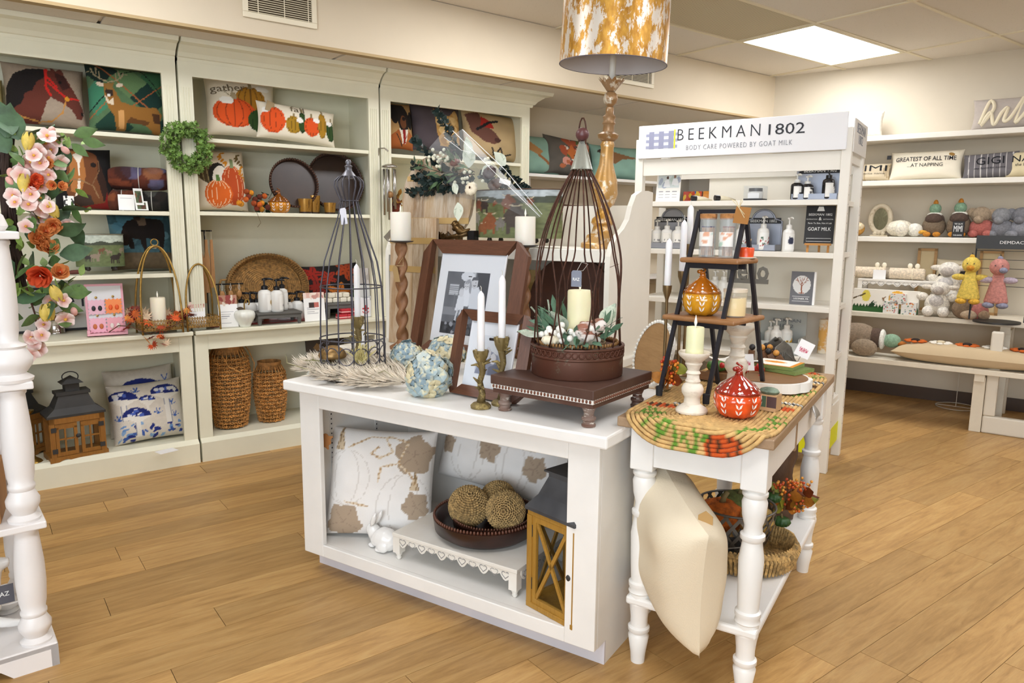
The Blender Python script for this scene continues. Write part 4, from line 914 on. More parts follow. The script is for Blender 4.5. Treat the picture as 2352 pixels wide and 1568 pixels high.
for s in (-1, 1): MB().tube([(s*a*.98, b*.25, .03), (s*a*1.12, b*.25, .03), (s*a*1.19, b*.05, .03), (s*a*1.17, -b*.18, .03), (s*a*1.08, -b*.28, .03), (s*a*.97, -b*.25, .03)], .007, 7).build('handle', mat('#a8804c', .85, var=.3, vs=50, bump=.6, bs=90), t, 180, M=K)
c = Cv('#17100e', 110).mott(.1); rg = random.Random(12)
for i, (x, y, r, k) in enumerate(((.15, .82, .17, '#8c1f12'), (.75, .85, .2, '#a8421c'), (.4, .72, .15, '#8f2a18'), (.2, .55, .16, '#7a1c12'), (.9, .65, .13, '#9c4a1c'), (.55, .4, .2, '#b4641c'), (.6, .2, .16, '#a85a1c'), (.9, .35, .15, '#4a6a34'), (.25, .3, .13, '#3f5a2c'), (.2, .1, .14, '#5a6a3a'), (.8, .1, .15, '#7a3018'))):
    for q in range(5): a_ = q*1.25+i; c.ell(k, x+.5*r*math.cos(a_), y+.5*r*math.sin(a_), r*.6, r*.3, math.degrees(a_)); c.line('#1c1410', .008, [(x, y), (x+r*math.cos(a_), y+r*math.sin(a_))])
pillow('black pillow with red and orange autumn leaves behind the bottles', WALL, (700, 566, 832, 680), .24, c, 10, .13, G1, 'knit', roll=-3, z=CZ)
# small tag bar
t, xo, w, z = tbar('small black bar stand hung with wooden charms', 504, 653, (492, 558), .10, 0)
for i in range(3):
    p = T('wooden_charm', 'wooden charm hanging on small bar, '+('nearest the stile', 'between the others', 'nearest the wicker tray')[i], 'charm', WALL.w(t.location.x+xo+(-.25+.3*i)*w, .095, CZ+z), 0, 'charms on the small bar stand')
    MB().tube([(0, 0, .006), (.005, 0, -.02), (0, 0, -.04), (-.005, 0, -.02)], .0015, 4, True).build('loop', mat('#e6e2d8', .9), p); MB().ball((0, 0, -.062), .016, 9, 6, (1, .4, 1.5)).build('charm', wood('#b8864e', '#8f6030', 'z', 4), p, 180)
cardt('recipe_card', 'white printed card with berry photo beside the white pumpkin', WALL, (502, 668, 546, 741), -.02, lined(pic=('#b08068', '#8c3a34', '#d9c8b8'), box=(0, .72, 1, 1), n=7, seed=6), 8, -4, g='cards among the bottles', z=CZ)
cardt('recipe_card', 'white printed card with hands photo beside the grey riser', WALL, (699, 668, 748, 733), -.02, lined(pic=('#e0b8a8', '#c8938a', '#ecd8cc'), box=(0, .82, 1, 1), n=5, seed=7).rect('#3a2a28', .25, .48, .48, .66).rect('#c06a60', .5, .48, .72, .66), 6, 3, g='cards among the bottles', z=CZ)
c = lined(pic=('#c8bfba', '#8c7a74', '#e6deda'), box=(0, .5, 1, 1), n=3, seed=9)
cardt('recipe_card', 'tall card with grey photo behind wire dress form', WALL, (819, 616, 850, 690), .10, c, 6, g='cards among the bottles')
# risers and bottles
GREYW = wood('#6d6b66', '#4c4a46', 'x', 2.5, .7)
def riser(lab, cx, d, W, D, H, g):
    x, _ = WALL.at(cx, 730, d); t = T('wooden_riser', lab, 'riser', WALL.w(x, d, CZ), R(-3), g)
    box(-W/2, W/2, -D/2, D/2, H-.012, H).build('top', GREYW, t, bev=.002); bxm([(-W/2+.006, W/2-.006, -D/2+.006, -D/2+.014, H-.035, H-.012), (-W/2+.006, W/2-.006, D/2-.014, D/2-.006, H-.035, H-.012), (-W/2+.006, -W/2+.014, -D/2+.014, D/2-.014, H-.035, H-.012), (W/2-.014, W/2-.006, -D/2+.014, D/2-.014, H-.035, H-.012)]).build('apron', GREYW, t)
    for sx in (-1, 1):
        for sy in (-1, 1): MB().lathe([(.008, 0), (.012, .012), (.014, H-.035)], 10, tr(sx*(W/2-.016), sy*(D/2-.016), 0)).build('leg', GREYW, t, 50)
    return t
RH = .075
riser('grey wooden riser carrying the tall lotion bottles', 635, .02, .27, .17, RH, 'grey risers'); riser('grey wooden riser carrying stacked soaps behind dress form', 785, .10, .26, .16, .10, 'grey risers')
WBOT = mat('#e9e7e2', .25); BCAP = mat('#17161a', .35)
def pump_bottle(lab, loc, r, h, body, cap, rz=0, lbl=None, g=None, sq=False, neck=.2, label=None):
    t = T('lotion_bottle', lab, 'bottle', loc, rz, g); hb = h*.66
    MB().lathe([(r*.9, 0), (r, .004), (r, hb*.82), (r*.9, hb*.92), (r*.45, hb), (r*.42, hb+.004)], 20).build('body', body, t, 50)
    cp = MB().lathe([(r*.5, hb), (r*.5, hb+h*.1), (r*.3, hb+h*.12), (r*.13, hb+h*.13), (r*.13, hb+h*.26), (r*.35, hb+h*.27), (r*.35, h*.98), (.0001, h)], 14).build('pump', cap, t, 50)
    MB().tube([(0, 0, h*.97), (0, -r*.9, h*.975), (0, -r*1.35, h*.95)], [r*.22, r*.18, r*.12], 6).build('spout', cap, t, 180)
    if lbl is not None:
        nx = 14; m = MB(); vs = []; cl = []
        for j in range(17):
            for i in range(nx+1): a = -math.pi/2+(i/nx-.5)*2.0; vs.append((r*1.012*math.cos(a), r*1.012*math.sin(a), hb*(.1+.68*j/16))); cl.append(lbl.samp(i/nx, j/16))
        fs = [(j*(nx+1)+i, j*(nx+1)+i+1, (j+1)*(nx+1)+i+1, (j+1)*(nx+1)+i) for j in range(16) for i in range(nx)]
        me = bpy.data.meshes.new('label'); me.from_pydata(vs, [], fs); paint(me, cl); me.materials.append(printed('paper')); inst('label', me, None, t)
    return t
GBt = 'white lotion bottles on the second bookcase'
def wb(px, pyt, pyb, d, w, lab, lbl=None, zb=None):
    x, z = WALL.at(px, pyb, d); z = z if zb is None else zb; return pump_bottle(lab, WALL.w(x, d, z), w/2, WALL.at(px, pyt, d)[1]-z, WBOT, BCAP, R(60), lbl, GBt)
hl = Cv('#f1efea', 30).ell('#b89858', .42, .5, .16, .14).ell('#b89858', .62, .5, .16, .14).poly('#b89858', [(.28, .46), (.76, .46), (.52, .2)]).line('#777', .04, [(.3, .85), (.7, .85)]) if False else Cv('#f1efea', 30).ell('#b89858', .42, .5, .16, .14).ell('#b89858', .62, .5, .16, .14).poly('#b89858', [(.28, .46), (.76, .46), (.52, .2)]).line('#77777c', .04, [(.3, .85), (.7, .85)])
bl = Cv('#f1efea', 30).line('#77777c', .05, [(.2, .85), (.8, .85)]).line('#99999c', .04, [(.2, .72), (.8, .72)]).ell('#2a2c44', .5, .3, .1, .1)
wb(609, 638, 705, .0, .078, 'white pump bottle with gold heart label on grey riser', hl, CZ+RH); wb(637, 640, 708, -.02, .072, 'white pump bottle with small crest label on grey riser', bl, CZ+RH); wb(649, 636, 701, .06, .068, 'white pump bottle at the rear of the grey riser', bl, CZ+RH)
for i, (px, pt, d) in enumerate(((556, 671, .14), (576, 670, .12), (590, 671, .16), (662, 672, .16), (683, 668, .14), (700, 676, .17), (630, 668, .20), (650, 700, .16))):
    wb(px, pt, 720, d, .075, ('white pump bottle behind the recipe card', 'white pump bottle behind the ceramic pumpkin', 'white pump bottle between ceramic pumpkin and riser', 'white pump bottle behind the grey riser end', 'white pump bottle between riser and hands card', 'white pump bottle behind the hands card', 'white pump bottle against the wicker tray', 'short white bottle under the riser')[i], None, CZ)
tag(box(-.3, .35, -.06, .10, 0, .004).build('red_tray', mat('#8f2420', .4), loc=WALL.w(1.42, .09, CZ)), 'flat red tray under the bottles', 'tray')
x0, zb, w, h = WALL.bb(539, 705, 586, 746, -.04)
t = T('ceramic_pumpkin', 'white ceramic pumpkin jar with curled brass stem', 'pumpkin jar', WALL.w(x0, -.035, CZ)); r = w/2
CER = mat('#e4e4da', .22, coat=.3)
MB().lathe([(r*.5, 0), (r*.52, .004), (r*.62, h*.2), (r*.95, h*.5), (r, h*.68), (r*.9, h*.85), (r*.55, h*.95), (.0001, h*.96)], 48, None, 14, .06).build('jar', CER, t, 180)
MB().tube([(0, 0, h*.95), (0, 0, h*1.3), (.01, 0, h*1.5), (.026, 0, h*1.5), (.03, 0, h*1.3), (.024, 0, h*1.2)], .004, 6).build('stem', BRASS, t, 180); inst('leaf', leaf_mesh(.05, .012), mat('#4a3a2a', .6), t, M=tr(0, 0, h*.97) @ rot('Y', -80))
# soaps on second riser, red bars, wrapped packs
x, _ = WALL.at(785, 700, .10)
for i in range(7):
    xx = x-.10+.05*(i % 4)+(.02 if i > 3 else 0); zz = CZ+.10+(0 if i < 4 else .031)
    tag(box(-.023, .023, -.035, .035, 0, .03).build('soap_bar', mat('#e8e0cc', .5), loc=WALL.w(xx, .10, zz+.0005), bev=.006), ('first', 'second', 'third', 'fourth')[i % 4]+' cream soap bar of the '+('lower', 'upper')[i > 3]+' row from the hands card', 'soap', 'stacked cream soaps')
for i, (px, py) in enumerate(((786, 727), (806, 727), (812, 712), (793, 712))):
    xx, z = WALL.at(px, py, .0); t = T('red_soap', ('red wrapped soap bar at front of counter', 'red wrapped soap bar beside the front one', 'upper red soap bar of the little stack', 'second upper red soap bar of the little stack')[i], 'soap', WALL.w(xx, .01+.01*(i > 1), CZ if i < 2 else CZ+.033), R(4), 'red soaps')
    box(-.03, .03, -.025, .025, 0, .031).build('bar', mat('#b8303a', .25), t, bev=.004); box(-.031, .031, -.026, .026, .008, .014).build('band', mat('#e8b8b4', .4), t)
for i, (px, py) in enumerate(((838, 727), (860, 722))):
    xx, z = WALL.at(px, py, .02+.05*i); t = T('wrapped_pack', ('clear wrapped white pack printed with a red anchor', 'clear wrapped pack behind the anchor pack')[i], 'pack', WALL.w(xx, .02+.06*i, CZ), R(-6), 'clear wrapped packs')
    MB().prism([(-.04, 0), (.04, 0), (.042, .1), (.03, .13), (0, .12), (-.03, .135), (-.042, .1)], -.018, .018).build('pack', mat('#e3e1e2', .3), t, bev=.006)
    bxm([(-.022, .022, -.0195, -.0185, .052, .062), (-.004, .004, -.0195, -.0185, .04, .08)]).build('anchor_print', mat('#c2303a', .5), t); MB().tube([(.02*math.cos(a), -.019, .04+.014*math.sin(a)) for a in np.linspace(math.pi, 2*math.pi, 9)], .003, 4).build('anchor_print', mat('#c2303a', .5), t)
# --- lower shelf: two tall woven baskets
RAT = mat('#bd8546', .8, var=.35, vs=40, bump=.4, bs=80)
def weave_basket(lab, px0, px1, pyt, pyb, d, handle):
    x, zb, w, h = WALL.bb(px0, pyt, px1, pyb, d); t = T('woven_basket', lab, 'basket', WALL.w(x, d, BZ), 0, 'tall woven baskets'); R0 = w/2
    def rad(u): return R0*(.72+.28*math.sin(math.pi*min(1, (1-u)*.95+.02)**.8)) if u < .9 else R0*.74
    m = MB()
    for k in range(26): a = 2*math.pi*k/26; m.tube([(rad(u)*math.cos(a), rad(u)*math.sin(a), h*u) for u in np.linspace(.01, .93, 12)], .0028, 4)
    rows = int(h/.027)
    for j in range(rows):
        u = .03+.84*j/rows
        for ph in (0, 1): m.tube([((rad(u)+.006*(1 if (i+j+ph) % 2 else -1))*math.cos(2*math.pi*i/52), (rad(u)+.006*(1 if (i+j+ph) % 2 else -1))*math.sin(2*math.pi*i/52), h*u+.006*math.sin(i*math.pi/2+ph*math.pi)) for i in range(52)], .0042, 4, True)
    m.lathe([(.0001, .003), (rad(0)*.95, .003)], 26); stuff(m.build('weave', RAT, t))
    MB().lathe([(R0*.72, h*.88), (R0*.75, h), (R0*.73, h), (R0*.70, h*.88)], 40, cap=False).build('rim_band', mat('#a87844', .85, var=.35, vs=30, bump=.5, bs=60), t, 50)
    if handle: MB().tube([(R0*.75, -.01, h*.98), (R0*.95, -.04, h*.9), (R0*1.15, -.06, h*.75), (R0*1.0, -.10, h*.66), (R0*.4, -.15, h*.66), (-R0*.3, -R0*1.05, h*.76), (-R0*.5, -R0*.6, h*.9)], .0032, 5).build('handle', RAT, t, 180)
weave_basket('taller open weave basket with thin bail handle', 481, 573, 793, 985, .16, True); weave_basket('shorter open weave basket beside the taller basket', 586, 656, 842, 978, .16, False)
x, zb, w, h = WALL.bb(712, 768, 800, 900, .2)
t = T('leaning_panel', 'dark grey panel with orange disc leaning inside lower bookcase', 'panel', WALL.w(x, .2, BZ)); box(-w/2, w/2, 0, .01, 0, h+.1).build('panel', mat('#4a4038', .7), t, M=rot('X', -8)); MB().lathe([(.0001, 0), (.13, 0), (.13, .006), (.0001, .006)], 30).build('disc', mat('#c2451c', .5), t, M=rot('X', -8) @ tr(.08, -.002, .25) @ rot('X', 90))
box(-.02, .02, -.004, 0, -.02, .02).build('paper_tag', mat('#8a6a44', .8), t, M=tr(-w*.35, -.03, h+.05) @ rot('Y', 40))
# ================================================================== third bookcase
c = Cv('#b08a58').mott(.15, 8, 3); c.poly('#a45a28', [(.1, 0), (.15, .25), (.4, .38), (.75, .38), (.95, .25), (1, 0)]); c.poly('#e6dccb', [(.45, .42), (.75, .42), (.66, .1), (.55, .1)]); c.poly('#8c1c18', [(.55, .4), (.64, .4), (.66, .12), (.58, .08)]); c.poly('#1d1612', [(.3, .95), (.65, .95), (.8, .7), (.75, .4), (.5, .38), (.4, .6)]); c.ell('#17110e', .3, .72, .12, .22, 15); c.ell('#14100d', .86, .6, .1, .2, -10); c.ell('#6b3f22', .6, .55, .1, .14); c.ell('#1a1210', .62, .62, .06, .04); c.line('#3a2a1c', .03, [(.35, .3), (.55, .05)]); c.line('#7a421e', .02, [(.6, .1), (.7, .3)])
pillow('tan pillow portrait of a black dachshund in jacket and tie', WALL, (880, 236, 948, 346), .18, c, 9, .12, G1)
c = Cv('#4a4044').mott(.12, 7, 5); c.poly('#b08648', [(.4, .9), (.5, .75), (.7, .75), (.85, .92), (.92, .7), (.95, .4), (.9, .1), (.5, .1), (.42, .4)]); c.blots(['#c9a468', '#8a6430', '#d8b880'], 24, .03, .1, 6, (.42, .15, .92, .85), .7); c.ell('#1a120e', .62, .5, .03, .04); c.ell('#1a120e', .76, .5, .03, .04); c.ell('#2a1a14', .69, .38, .05, .035)
pillow('dark grey pillow with a shaggy yorkshire terrier face', WALL, (945, 240, 1060, 352), .17, c, 10, .13, G1, roll=2, sag=.06)
c = Cv('#b89e74').mott(.12, 8, 7); c.poly('#6a4438', [(.02, .85), (.25, .95), (.3, .7), (.5, .55), (.6, .4), (.5, .28), (.3, .32), (.1, .5)]); c.poly('#a8281c', [(.28, .85), (.45, .75), (.5, .62), (.25, .62)]); c.line('#1a1a1c', .05, [(.2, .55), (.4, .72), (.55, .78)]); c.ell('#4a2a24', .55, .38, .06, .05); c.line('#2c2320', .03, [(.45, .2), (.5, .05), (.6, .22), (.65, .05), (.8, .12)])
pillow('tan pillow with a pig in a red cap above dark script', WALL, (1062, 258, 1190, 368), .15, c, 10, .13, G1, roll=3, sag=.05)
t = T('harvest_garland', 'yellow and brown bundle on lower shelf behind cutting boards', 'garland', WALL.w(WALL.at(905, 480, .1)[0], .12, SH2[1])); sprig(t, 30, .12, leaf_mesh(.07, .02), mat('#a8741c', .8, var=.4, vs=9), 9, .02); MB().ball((0, 0, .07), .06, 10, 8).build('core', mat('#6b2a18', .8, var=.5, vs=12), t, 180)
# wind chime on the stile
hx, hz = WALL.at(878, 352, -.03)
t = T('wind_chime', 'silver wind chime hanging from a hook on bookcase stile', 'wind chime', WALL.w(hx, -.03, 0)); CHR = mat('#b6b2ac', .25, .95)
MB().tube([(-.02, .015, hz-.02), (-.02, .005, hz+.03), (0, -.03, hz+.03), (.02, -.045, hz+.01)], .005, 6).build('hook', CHR, t); zc = WALL.at(885, 385, -.06)[1]
MB().lathe([(.055, 0), (.05, .01), (.02, .022), (.0001, .024)], 22, tr(.02, -.06, zc)).build('cap', CHR, t, 180)
for k, (a, L) in enumerate(((0, .26), (1.3, .33), (2.5, .30), (3.8, .28), (5, .24))): MB().tube([(.02+.038*math.cos(a), -.06+.038*math.sin(a), zc-.01), (.02+.038*math.cos(a), -.06+.038*math.sin(a), zc-L)], .0065, 8).build('tube', CHR, t, 180)
MB().tube([(.02, -.06, zc), (.02, -.06, zc-.42)], .0012, 4).build('cord', CHR, t); MB().prism([(-.05, 0), (0, -.05), (.05, 0), (0, .05)], -.003, .003).build('sail', worn('#7d776c', '#b8b2a4', .6, 20, .5, .5), t, M=tr(.02, -.06, zc-.44)); MB().ball((.02, -.06, zc-.17), .022, 10, 7).build('striker', wood('#b98a58', '#97683a'), t, 180)
# ================================================================== wall shelves past the bookcases
WS = Frame(0, 4.62, 0); zsh = WS.at(1340, 406, -.1)[1]; x0 = 3.46; x1 = WS.at(1560, 415, 0)[0]
def wshelf(lab, z): 
    t = T('wall_shelf', lab, 'shelf', WS.w((x0+x1)/2, 0, z)); box(-(x1-x0)/2, (x1-x0)/2, -.12, .17, -.022, 0).build('board', WHITE, t); [box(s-.012, s+.012, -.02, .17, -.09, -.022).build('bracket', WHITE, t) for s in (-(x1-x0)*.42, (x1-x0)*.42)]
wshelf('white wall shelf with hare, fox and pheasant pillows', zsh); wshelf('lower white wall shelf with brown pillows behind gold lamp', zsh-.42); wshelf('lowest white wall shelf behind the white hutch', zsh-.84)
c = Cv('#7d9c8c').mott(.1, 8); c.poly('#9c7040', [(0, .7), (.3, .8), (.6, .55), (.5, .45), (.2, .6)]); c.poly('#4a2e1a', [(0, .6), (.2, .55), (.25, .3), (.1, .2), (0, .3)]); c.line('#8c5a30', .06, [(.5, .45), (.7, .25), (.8, .1)])
pillow('teal pillow with a bird, half behind the bookcase end', WS, (1180, 308, 1285, 400), .02, c, 12, .12, G1, z=zsh, sag=.05)
c = Cv('#565048').mott(.12, 8); c.blots(['#9c4a2c', '#a8603c', '#4a5a30', '#c88a7a', '#7a3020', '#d8c8b8'], 40, .04, .11, 9, (.3, .15, .95, .95)); c.poly('#b4622c', [(.4, .55), (.5, .8), (.58, .62), (.72, .62), (.8, .8), (.86, .5), (.65, .2)]); c.poly('#e6ddd0', [(.5, .4), (.78, .4), (.65, .2)]); c.ell('#17110e', .65, .22, .03, .03); c.ell('#17110e', .56, .5, .025, .025); c.ell('#17110e', .74, .5, .025, .025)
pillow('grey pillow with a fox among flowers', WS, (1250, 318, 1356, 408), .0, c, 10, .13, G1, roll=4, z=zsh, sag=.05)
c = Cv('#7d9f90').mott(.1, 8); c.poly('#7a5634', [(.1, .75), (.3, .8), (.55, .7), (.95, .62), (.55, .55), (.4, .4), (.25, .5)]); c.line('#4a3020', .03, [(.3, .45), (.28, .2)]); c.ell('#32261c', .15, .76, .07, .06)
pillow('teal pillow with a pheasant beside the gold lamp', WS, (1360, 336, 1470, 414), .0, c, 10, .13, G1, z=zsh, sag=.05)
for i, (b, k, lb) in enumerate((((1225, 405, 1300, 465), '#b89878', 'tan tasselled pillow on the lower wall shelf'), ((1300, 415, 1370, 470), '#5a4030', 'brown floral pillow on the lower wall shelf'), ((1390, 425, 1460, 470), '#463a38', 'dark taupe pillow on the lower wall shelf'))):
    c = Cv(k).mott(.25, 8, i+2).blots(['#8c6a4a', '#3a2a20', '#a83a28'], 9, .04, .12, i, op=.8); pillow(lb, WS, b, .02, c, 10, .12, G1, z=zsh-.42, n=36)
# ================================================================== green wreath on the stile
wx_, wz = WALL.at(430, 338, -.06); Rw = (WALL.at(473, 338, -.06)[0]-WALL.at(387, 338, -.06)[0])/2
t = T('succulent_wreath', 'small round green wreath hung between the first two bookcases', 'wreath', WALL.w(wx_, -.07, wz)); MB().tube([(Rw*math.cos(a), 0, Rw*math.sin(a)) for a in np.linspace(0, 6.28, 31)[:-1]], .012, 7, True).build('ring', mat('#4a5a2c', .9), t, 180)
m = MB(); rg = random.Random(2)
for i in range(520):
    a = rg.uniform(0, 6.28); b_ = rg.uniform(0, 6.28); r2 = .034+rg.uniform(-.008, .012); p = Vector(((Rw+r2*math.cos(b_))*math.cos(a), r2*math.sin(b_)*.9, (Rw+r2*math.cos(b_))*math.sin(a)))
    K = tr(*p) @ rrot(rg)
    for q in range(5): ang = q*1.2566; m.add([(0, 0, 0), (.009*math.cos(ang-.55), .009*math.sin(ang-.55), .006), (.016*math.cos(ang), .016*math.sin(ang), .01), (.009*math.cos(ang+.55), .009*math.sin(ang+.55), .006)], [(0, 1, 2, 3)], K)
o = stuff(m.build('rosettes', mat('#6f8f42', .6, var=.35, vs=25), t))
# ================================================================== white hutch standing behind the cabinet
def P(px, py, d, fr=CAB): x, z = fr.at(px, py, d); return fr.w(x, d, z)
def mpp(v): return (Vector(v)-CAMP).dot(FW)/FOC
HX0, HX1, HD0, HD1, HZ = -.48, .845, .66, 1.46, 1.268
ht = T('hutch', 'white hutch with scroll cut sides behind the display cabinet', 'hutch', CAB.w(0, 0, 0), CAB.rz)
HW = mat('#ebe6da', .45, var=.02, vs=3)
box(HX0, HX1, HD0, HD1, .735, .775).build('counter', HW, ht, bev=.004); bxm([(HX0+.02, HX1-.02, HD0+.03, HD0+.05, .0, .735), (HX0+.02, HX0+.04, HD0+.05, HD1-.02, 0, .735), (HX1-.04, HX1-.02, HD0+.05, HD1-.02, 0, .735), (HX0+.04, HX1-.04, HD1-.04, HD1-.02, 0, .735)]).build('base', HW, ht)
side = [(1.0, .775), (1.0, 1.19), (1.005, 1.24), (1.03, 1.29), (1.08, 1.33), (1.14, 1.36), (1.19, 1.40), (1.22, 1.46), (1.26, 1.51), (1.32, 1.53), (1.40, 1.535), (HD1, 1.53), (HD1, .775)]
KS = Matrix(((0, 1, 0, 0), (1, 0, 0, 0), (0, 0, 1, 0), (0, 0, 0, 1)))
for x in (HX0+.02, HX1-.044): MB().prism(side, x, x+.024, Matrix(((0, 1, 0, 0), (1, 0, 0, 0), (0, 0, 1, 0), (0, 0, 0, 1)))).build('side_panel', HW, ht)
box(HX0+.044, HX1-.044, 1.0, HD1-.02, HZ-.055, HZ).build('shelf', HW, ht, bev=.003); box(HX0+.044, HX1-.044, HD1-.02, HD1-.008, .775, 1.47).build('back_panel', HW, ht)
c = Cv('#a8884c').mott(.3, 8, 3).blots(['#c9ad74', '#7a5a28', '#d8c090', '#4a3a20'], 30, .03, .12, 5, op=.8)
tag(card('floral_panel', .42, .38, .015, c, None, 'paper', 50, CAB.w(.38, 1.22, .776), CAB.rz, 10), 'gold mottled panel leaning inside the white hutch', 'panel')
t = T('round_board', 'dark brown round board leaning inside the white hutch', 'board', CAB.w(.52, 1.2, .776), CAB.rz); MB().lathe([(.0001, 0), (.225, 0), (.23, .01), (.225, .02), (.0001, .02)], 40).build('disc', mat('#4a2a1c', .5, var=.2, vs=6), t, M=rot('X', -8) @ tr(0, 0, .23) @ rot('X', 90))
# boards
PALEW = worn('#a8865e', '#d0c2ae', .55, 9, .75, 0, (9, 9, .7), .12)
def plankboard(t, n, w, h, th, M, rnd=False, r=.2):
    for i in range(n):
        if rnd:
            x0, x1 = -r+2*r*i/n, -r+2*r*(i+1)/n; pts = []
            xs = np.linspace(x0, x1, 7); pts = [(x, -math.sqrt(max(0, r*r-x*x))) for x in xs]+[(x, math.sqrt(max(0, r*r-x*x))) for x in xs[::-1]]
            MB().prism([(x*(.997), z) for x, z in pts], -th/2, th/2).build('plank', worn(('#a8865e', '#8c6a44', '#b89a74')[i % 3], '#d2c6b4', .50+.03*(i % 3), 9, .75, 0, (4, 4, .5), .15), t, M=M)
        else: box(-w/2+w*i/n, -w/2+w*(i+1)/n-.001, -th/2, th/2, 0, h).build('plank', worn(('#a07c54', '#b4946c', '#8f7048')[i % 3], '#cfc0aa', .52, 9, .75, 0, (4, 4, .5), .15), t, M=M)
t = T('serving_board', 'whitewashed rectangular plank board standing behind twisted candlestick', 'board', CAB.w(-.20, .90, .776), CAB.rz); plankboard(t, 4, .29, .625, .02, rot('X', -3))
for z in (.5, .36): box(-.147, .147, -.013, -.0105, z, z+.03).build('band', mat('#b8965c', .6), t, M=rot('X', -3))
rr = .225; xc, zc = CAB.at(1000, 442, 1.06)
t = T('round_plank_board', 'large round whitewashed plank board propped on white hutch shelf', 'board', CAB.w(xc, 1.06, HZ+.001), CAB.rz); plankboard(t, 6, 0, 0, .022, rot('X', -4) @ tr(0, 0, rr), True, rr)
box(-rr*.93, rr*.93, -.0135, -.011, .105, .135).build('band', mat('#c4a268', .6), t, M=rot('X', -4)); box(-rr*.85, rr*.85, -.0135, -.011, 2*rr-.13, 2*rr-.105).build('band', mat('#c4a268', .6), t, M=rot('X', -4))
# cow planter
x, zb, w, h = CAB.bb(1097, 437, 1290, 553, 1.13); cw = Cv('#6a7048', 150, 1.7); cw.rect('#aab2b4', 0, .82, 1, 1); cw.poly('#3f4434', [(0, .72), (0, .85), (.2, .88), (.45, .8), (.6, .88), (.8, .84), (1, .88), (1, .72)]); cw.mott(.25, 30, 3)
for X_, Y_, s, k in ((.1, .7, .06, '#7a4630'), (.2, .68, .06, '#3a2c28'), (.35, .72, .03, '#8c5030'), (.52, .72, .085, '#7c4830'), (.75, .76, .035, '#7c4830'), (.28, .32, .1, '#8a5030'), (.16, .2, .06, '#8a5434'), (.06, .42, .07, '#8a8478'), (.6, .42, .14, '#4a4038'), (.42, .3, .06, '#7a746c')):
    cw.ell(k, X_, Y_, s, s*1.5); cw.ell(k, X_, Y_+s*1.5, s*.5, s*.7); cw.line('#c8b898', .008, [(X_-s*.9, Y_+s*2), (X_, Y_+s*1.7), (X_+s*.9, Y_+s*2)]); [cw.line(k, s*.3, [(X_+q*s, Y_), (X_+q*s, Y_-s*2.2)]) for q in (-.6, .6)]
oval_drum('tin_planter', 'long oval tin planter painted with highland cattle', 'planter', CAB, (1097, 437, 1290, 556), 1.13, cw.mott(.15, 40, 5), True, '#5a4434', depth=.42)
# ================================================================== gold lamp
lx, lz = CAB.at(1380, 565, 1.22)
lt = T('table_lamp', 'tall flaking gold table lamp with drum shade on white hutch', 'lamp', CAB.w(lx, 1.22, HZ+.001), CAB.rz, tilt=0); lt.rotation_euler = (R(.5), R(2.6), CAB.rz); s = mpp(lt.location)
GLD = worn('#b8842c', '#e2d8c4', .58, 26, .35, .3); GLD2 = worn('#8f6228', '#e2d8c4', .58, 24, .4, .25)
def lp(lst, y0=562): return [(r*s, (y0-y)*s) for r, y in lst]
MB().lathe(lp([(46, 562), (46, 552), (38, 548), (34, 534), (24, 528), (20, 512), (26, 505), (24, 496), (15, 488), (15, 470), (24, 462), (30, 440), (27, 410), (16, 375), (14, 340), (16, 332), (13, 325)]), 32).build('base', GLD, lt, 50)
MB().lathe(lp([(13, 325), (22, 318), (24, 310), (13, 304), (12, 290), (15, 286), (12, 280), (15, 272), (9, 266), (9, 252), (6, 250), (14, 242), (16, 234), (14, 224), (6, 217)]), 28).build('stem', GLD2, lt, 50)
fl_ = MB()
for k in range(14): a = 2*math.pi*k/14; fl_.add([(r*s*math.cos(a+q*.23), r*s*math.sin(a+q*.23), (562-y)*s) for r, y, q in ((9, 218, -1), (9, 218, 1), (24, 198, 1.15), (31, 190, 0), (24, 198, -1.15))], [(0, 1, 2, 3, 4)])
fl_.build('petal_cup', GLD2, lt); MB().lathe(lp([(7, 218), (7, 90)]), 14).build('candle_tube', mat('#e6e0d4', .5), lt, 180)
def shadem():
    m, q = base('gold_leaf', '#c08a2a', .38, .45); co = q.coord((1, 1, .45)); n1 = q.noise(co, 22, 7, .72); n2 = q.noise(co, 5, 3)
    mul = q.n('ShaderNodeMath', _operation='MULTIPLY_ADD'); q.l(n2, mul.inputs[0]); mul.inputs[1].default_value = .35; q.l(n1, mul.inputs[2])
    q.col(q.mix(q.ramp(mul.outputs[0], [(.69, 0.0), (.735, 1.0)]), q.ramp(q.noise(co, 60, 4), [(.3, '#a8721c'), (.7, '#d8a444')]), '#e6ddd0')); return m
Rb, Rt, zs0, zs1 = 117*s, 113*s, (562-163)*s, (562+95)*s
MB().lathe([(Rb, zs0), (Rt, zs1)], 56).v
sh = MB(); sh.lathe([(Rb, zs0), (Rt, zs1), (Rt*.996, zs1), (Rb*.993, zs0)], 56); sh.f = [f for f in sh.f if len(f) == 4]
o = sh.build('lampshade', shadem(), lt, 50); o.data.materials.append(mat('#d9d3d2', .7))
for p in o.data.polygons:
    if len(p.vertices) == 4 and p.index >= 112: p.material_index = 1
MB().tube([(Rb*math.cos(a), Rb*math.sin(a), zs0) for a in np.linspace(0, 6.283, 57)[:-1]], .002, 5, True).build('rim', mat('#6b6470', .6), lt); [MB().tube([(0, 0, zs0+.1), (Rb*math.cos(a), Rb*math.sin(a), zs0+.12)], .002, 4).build('spider_arm', BRASS, lt) for a in (.3, 2.4, 4.5)]
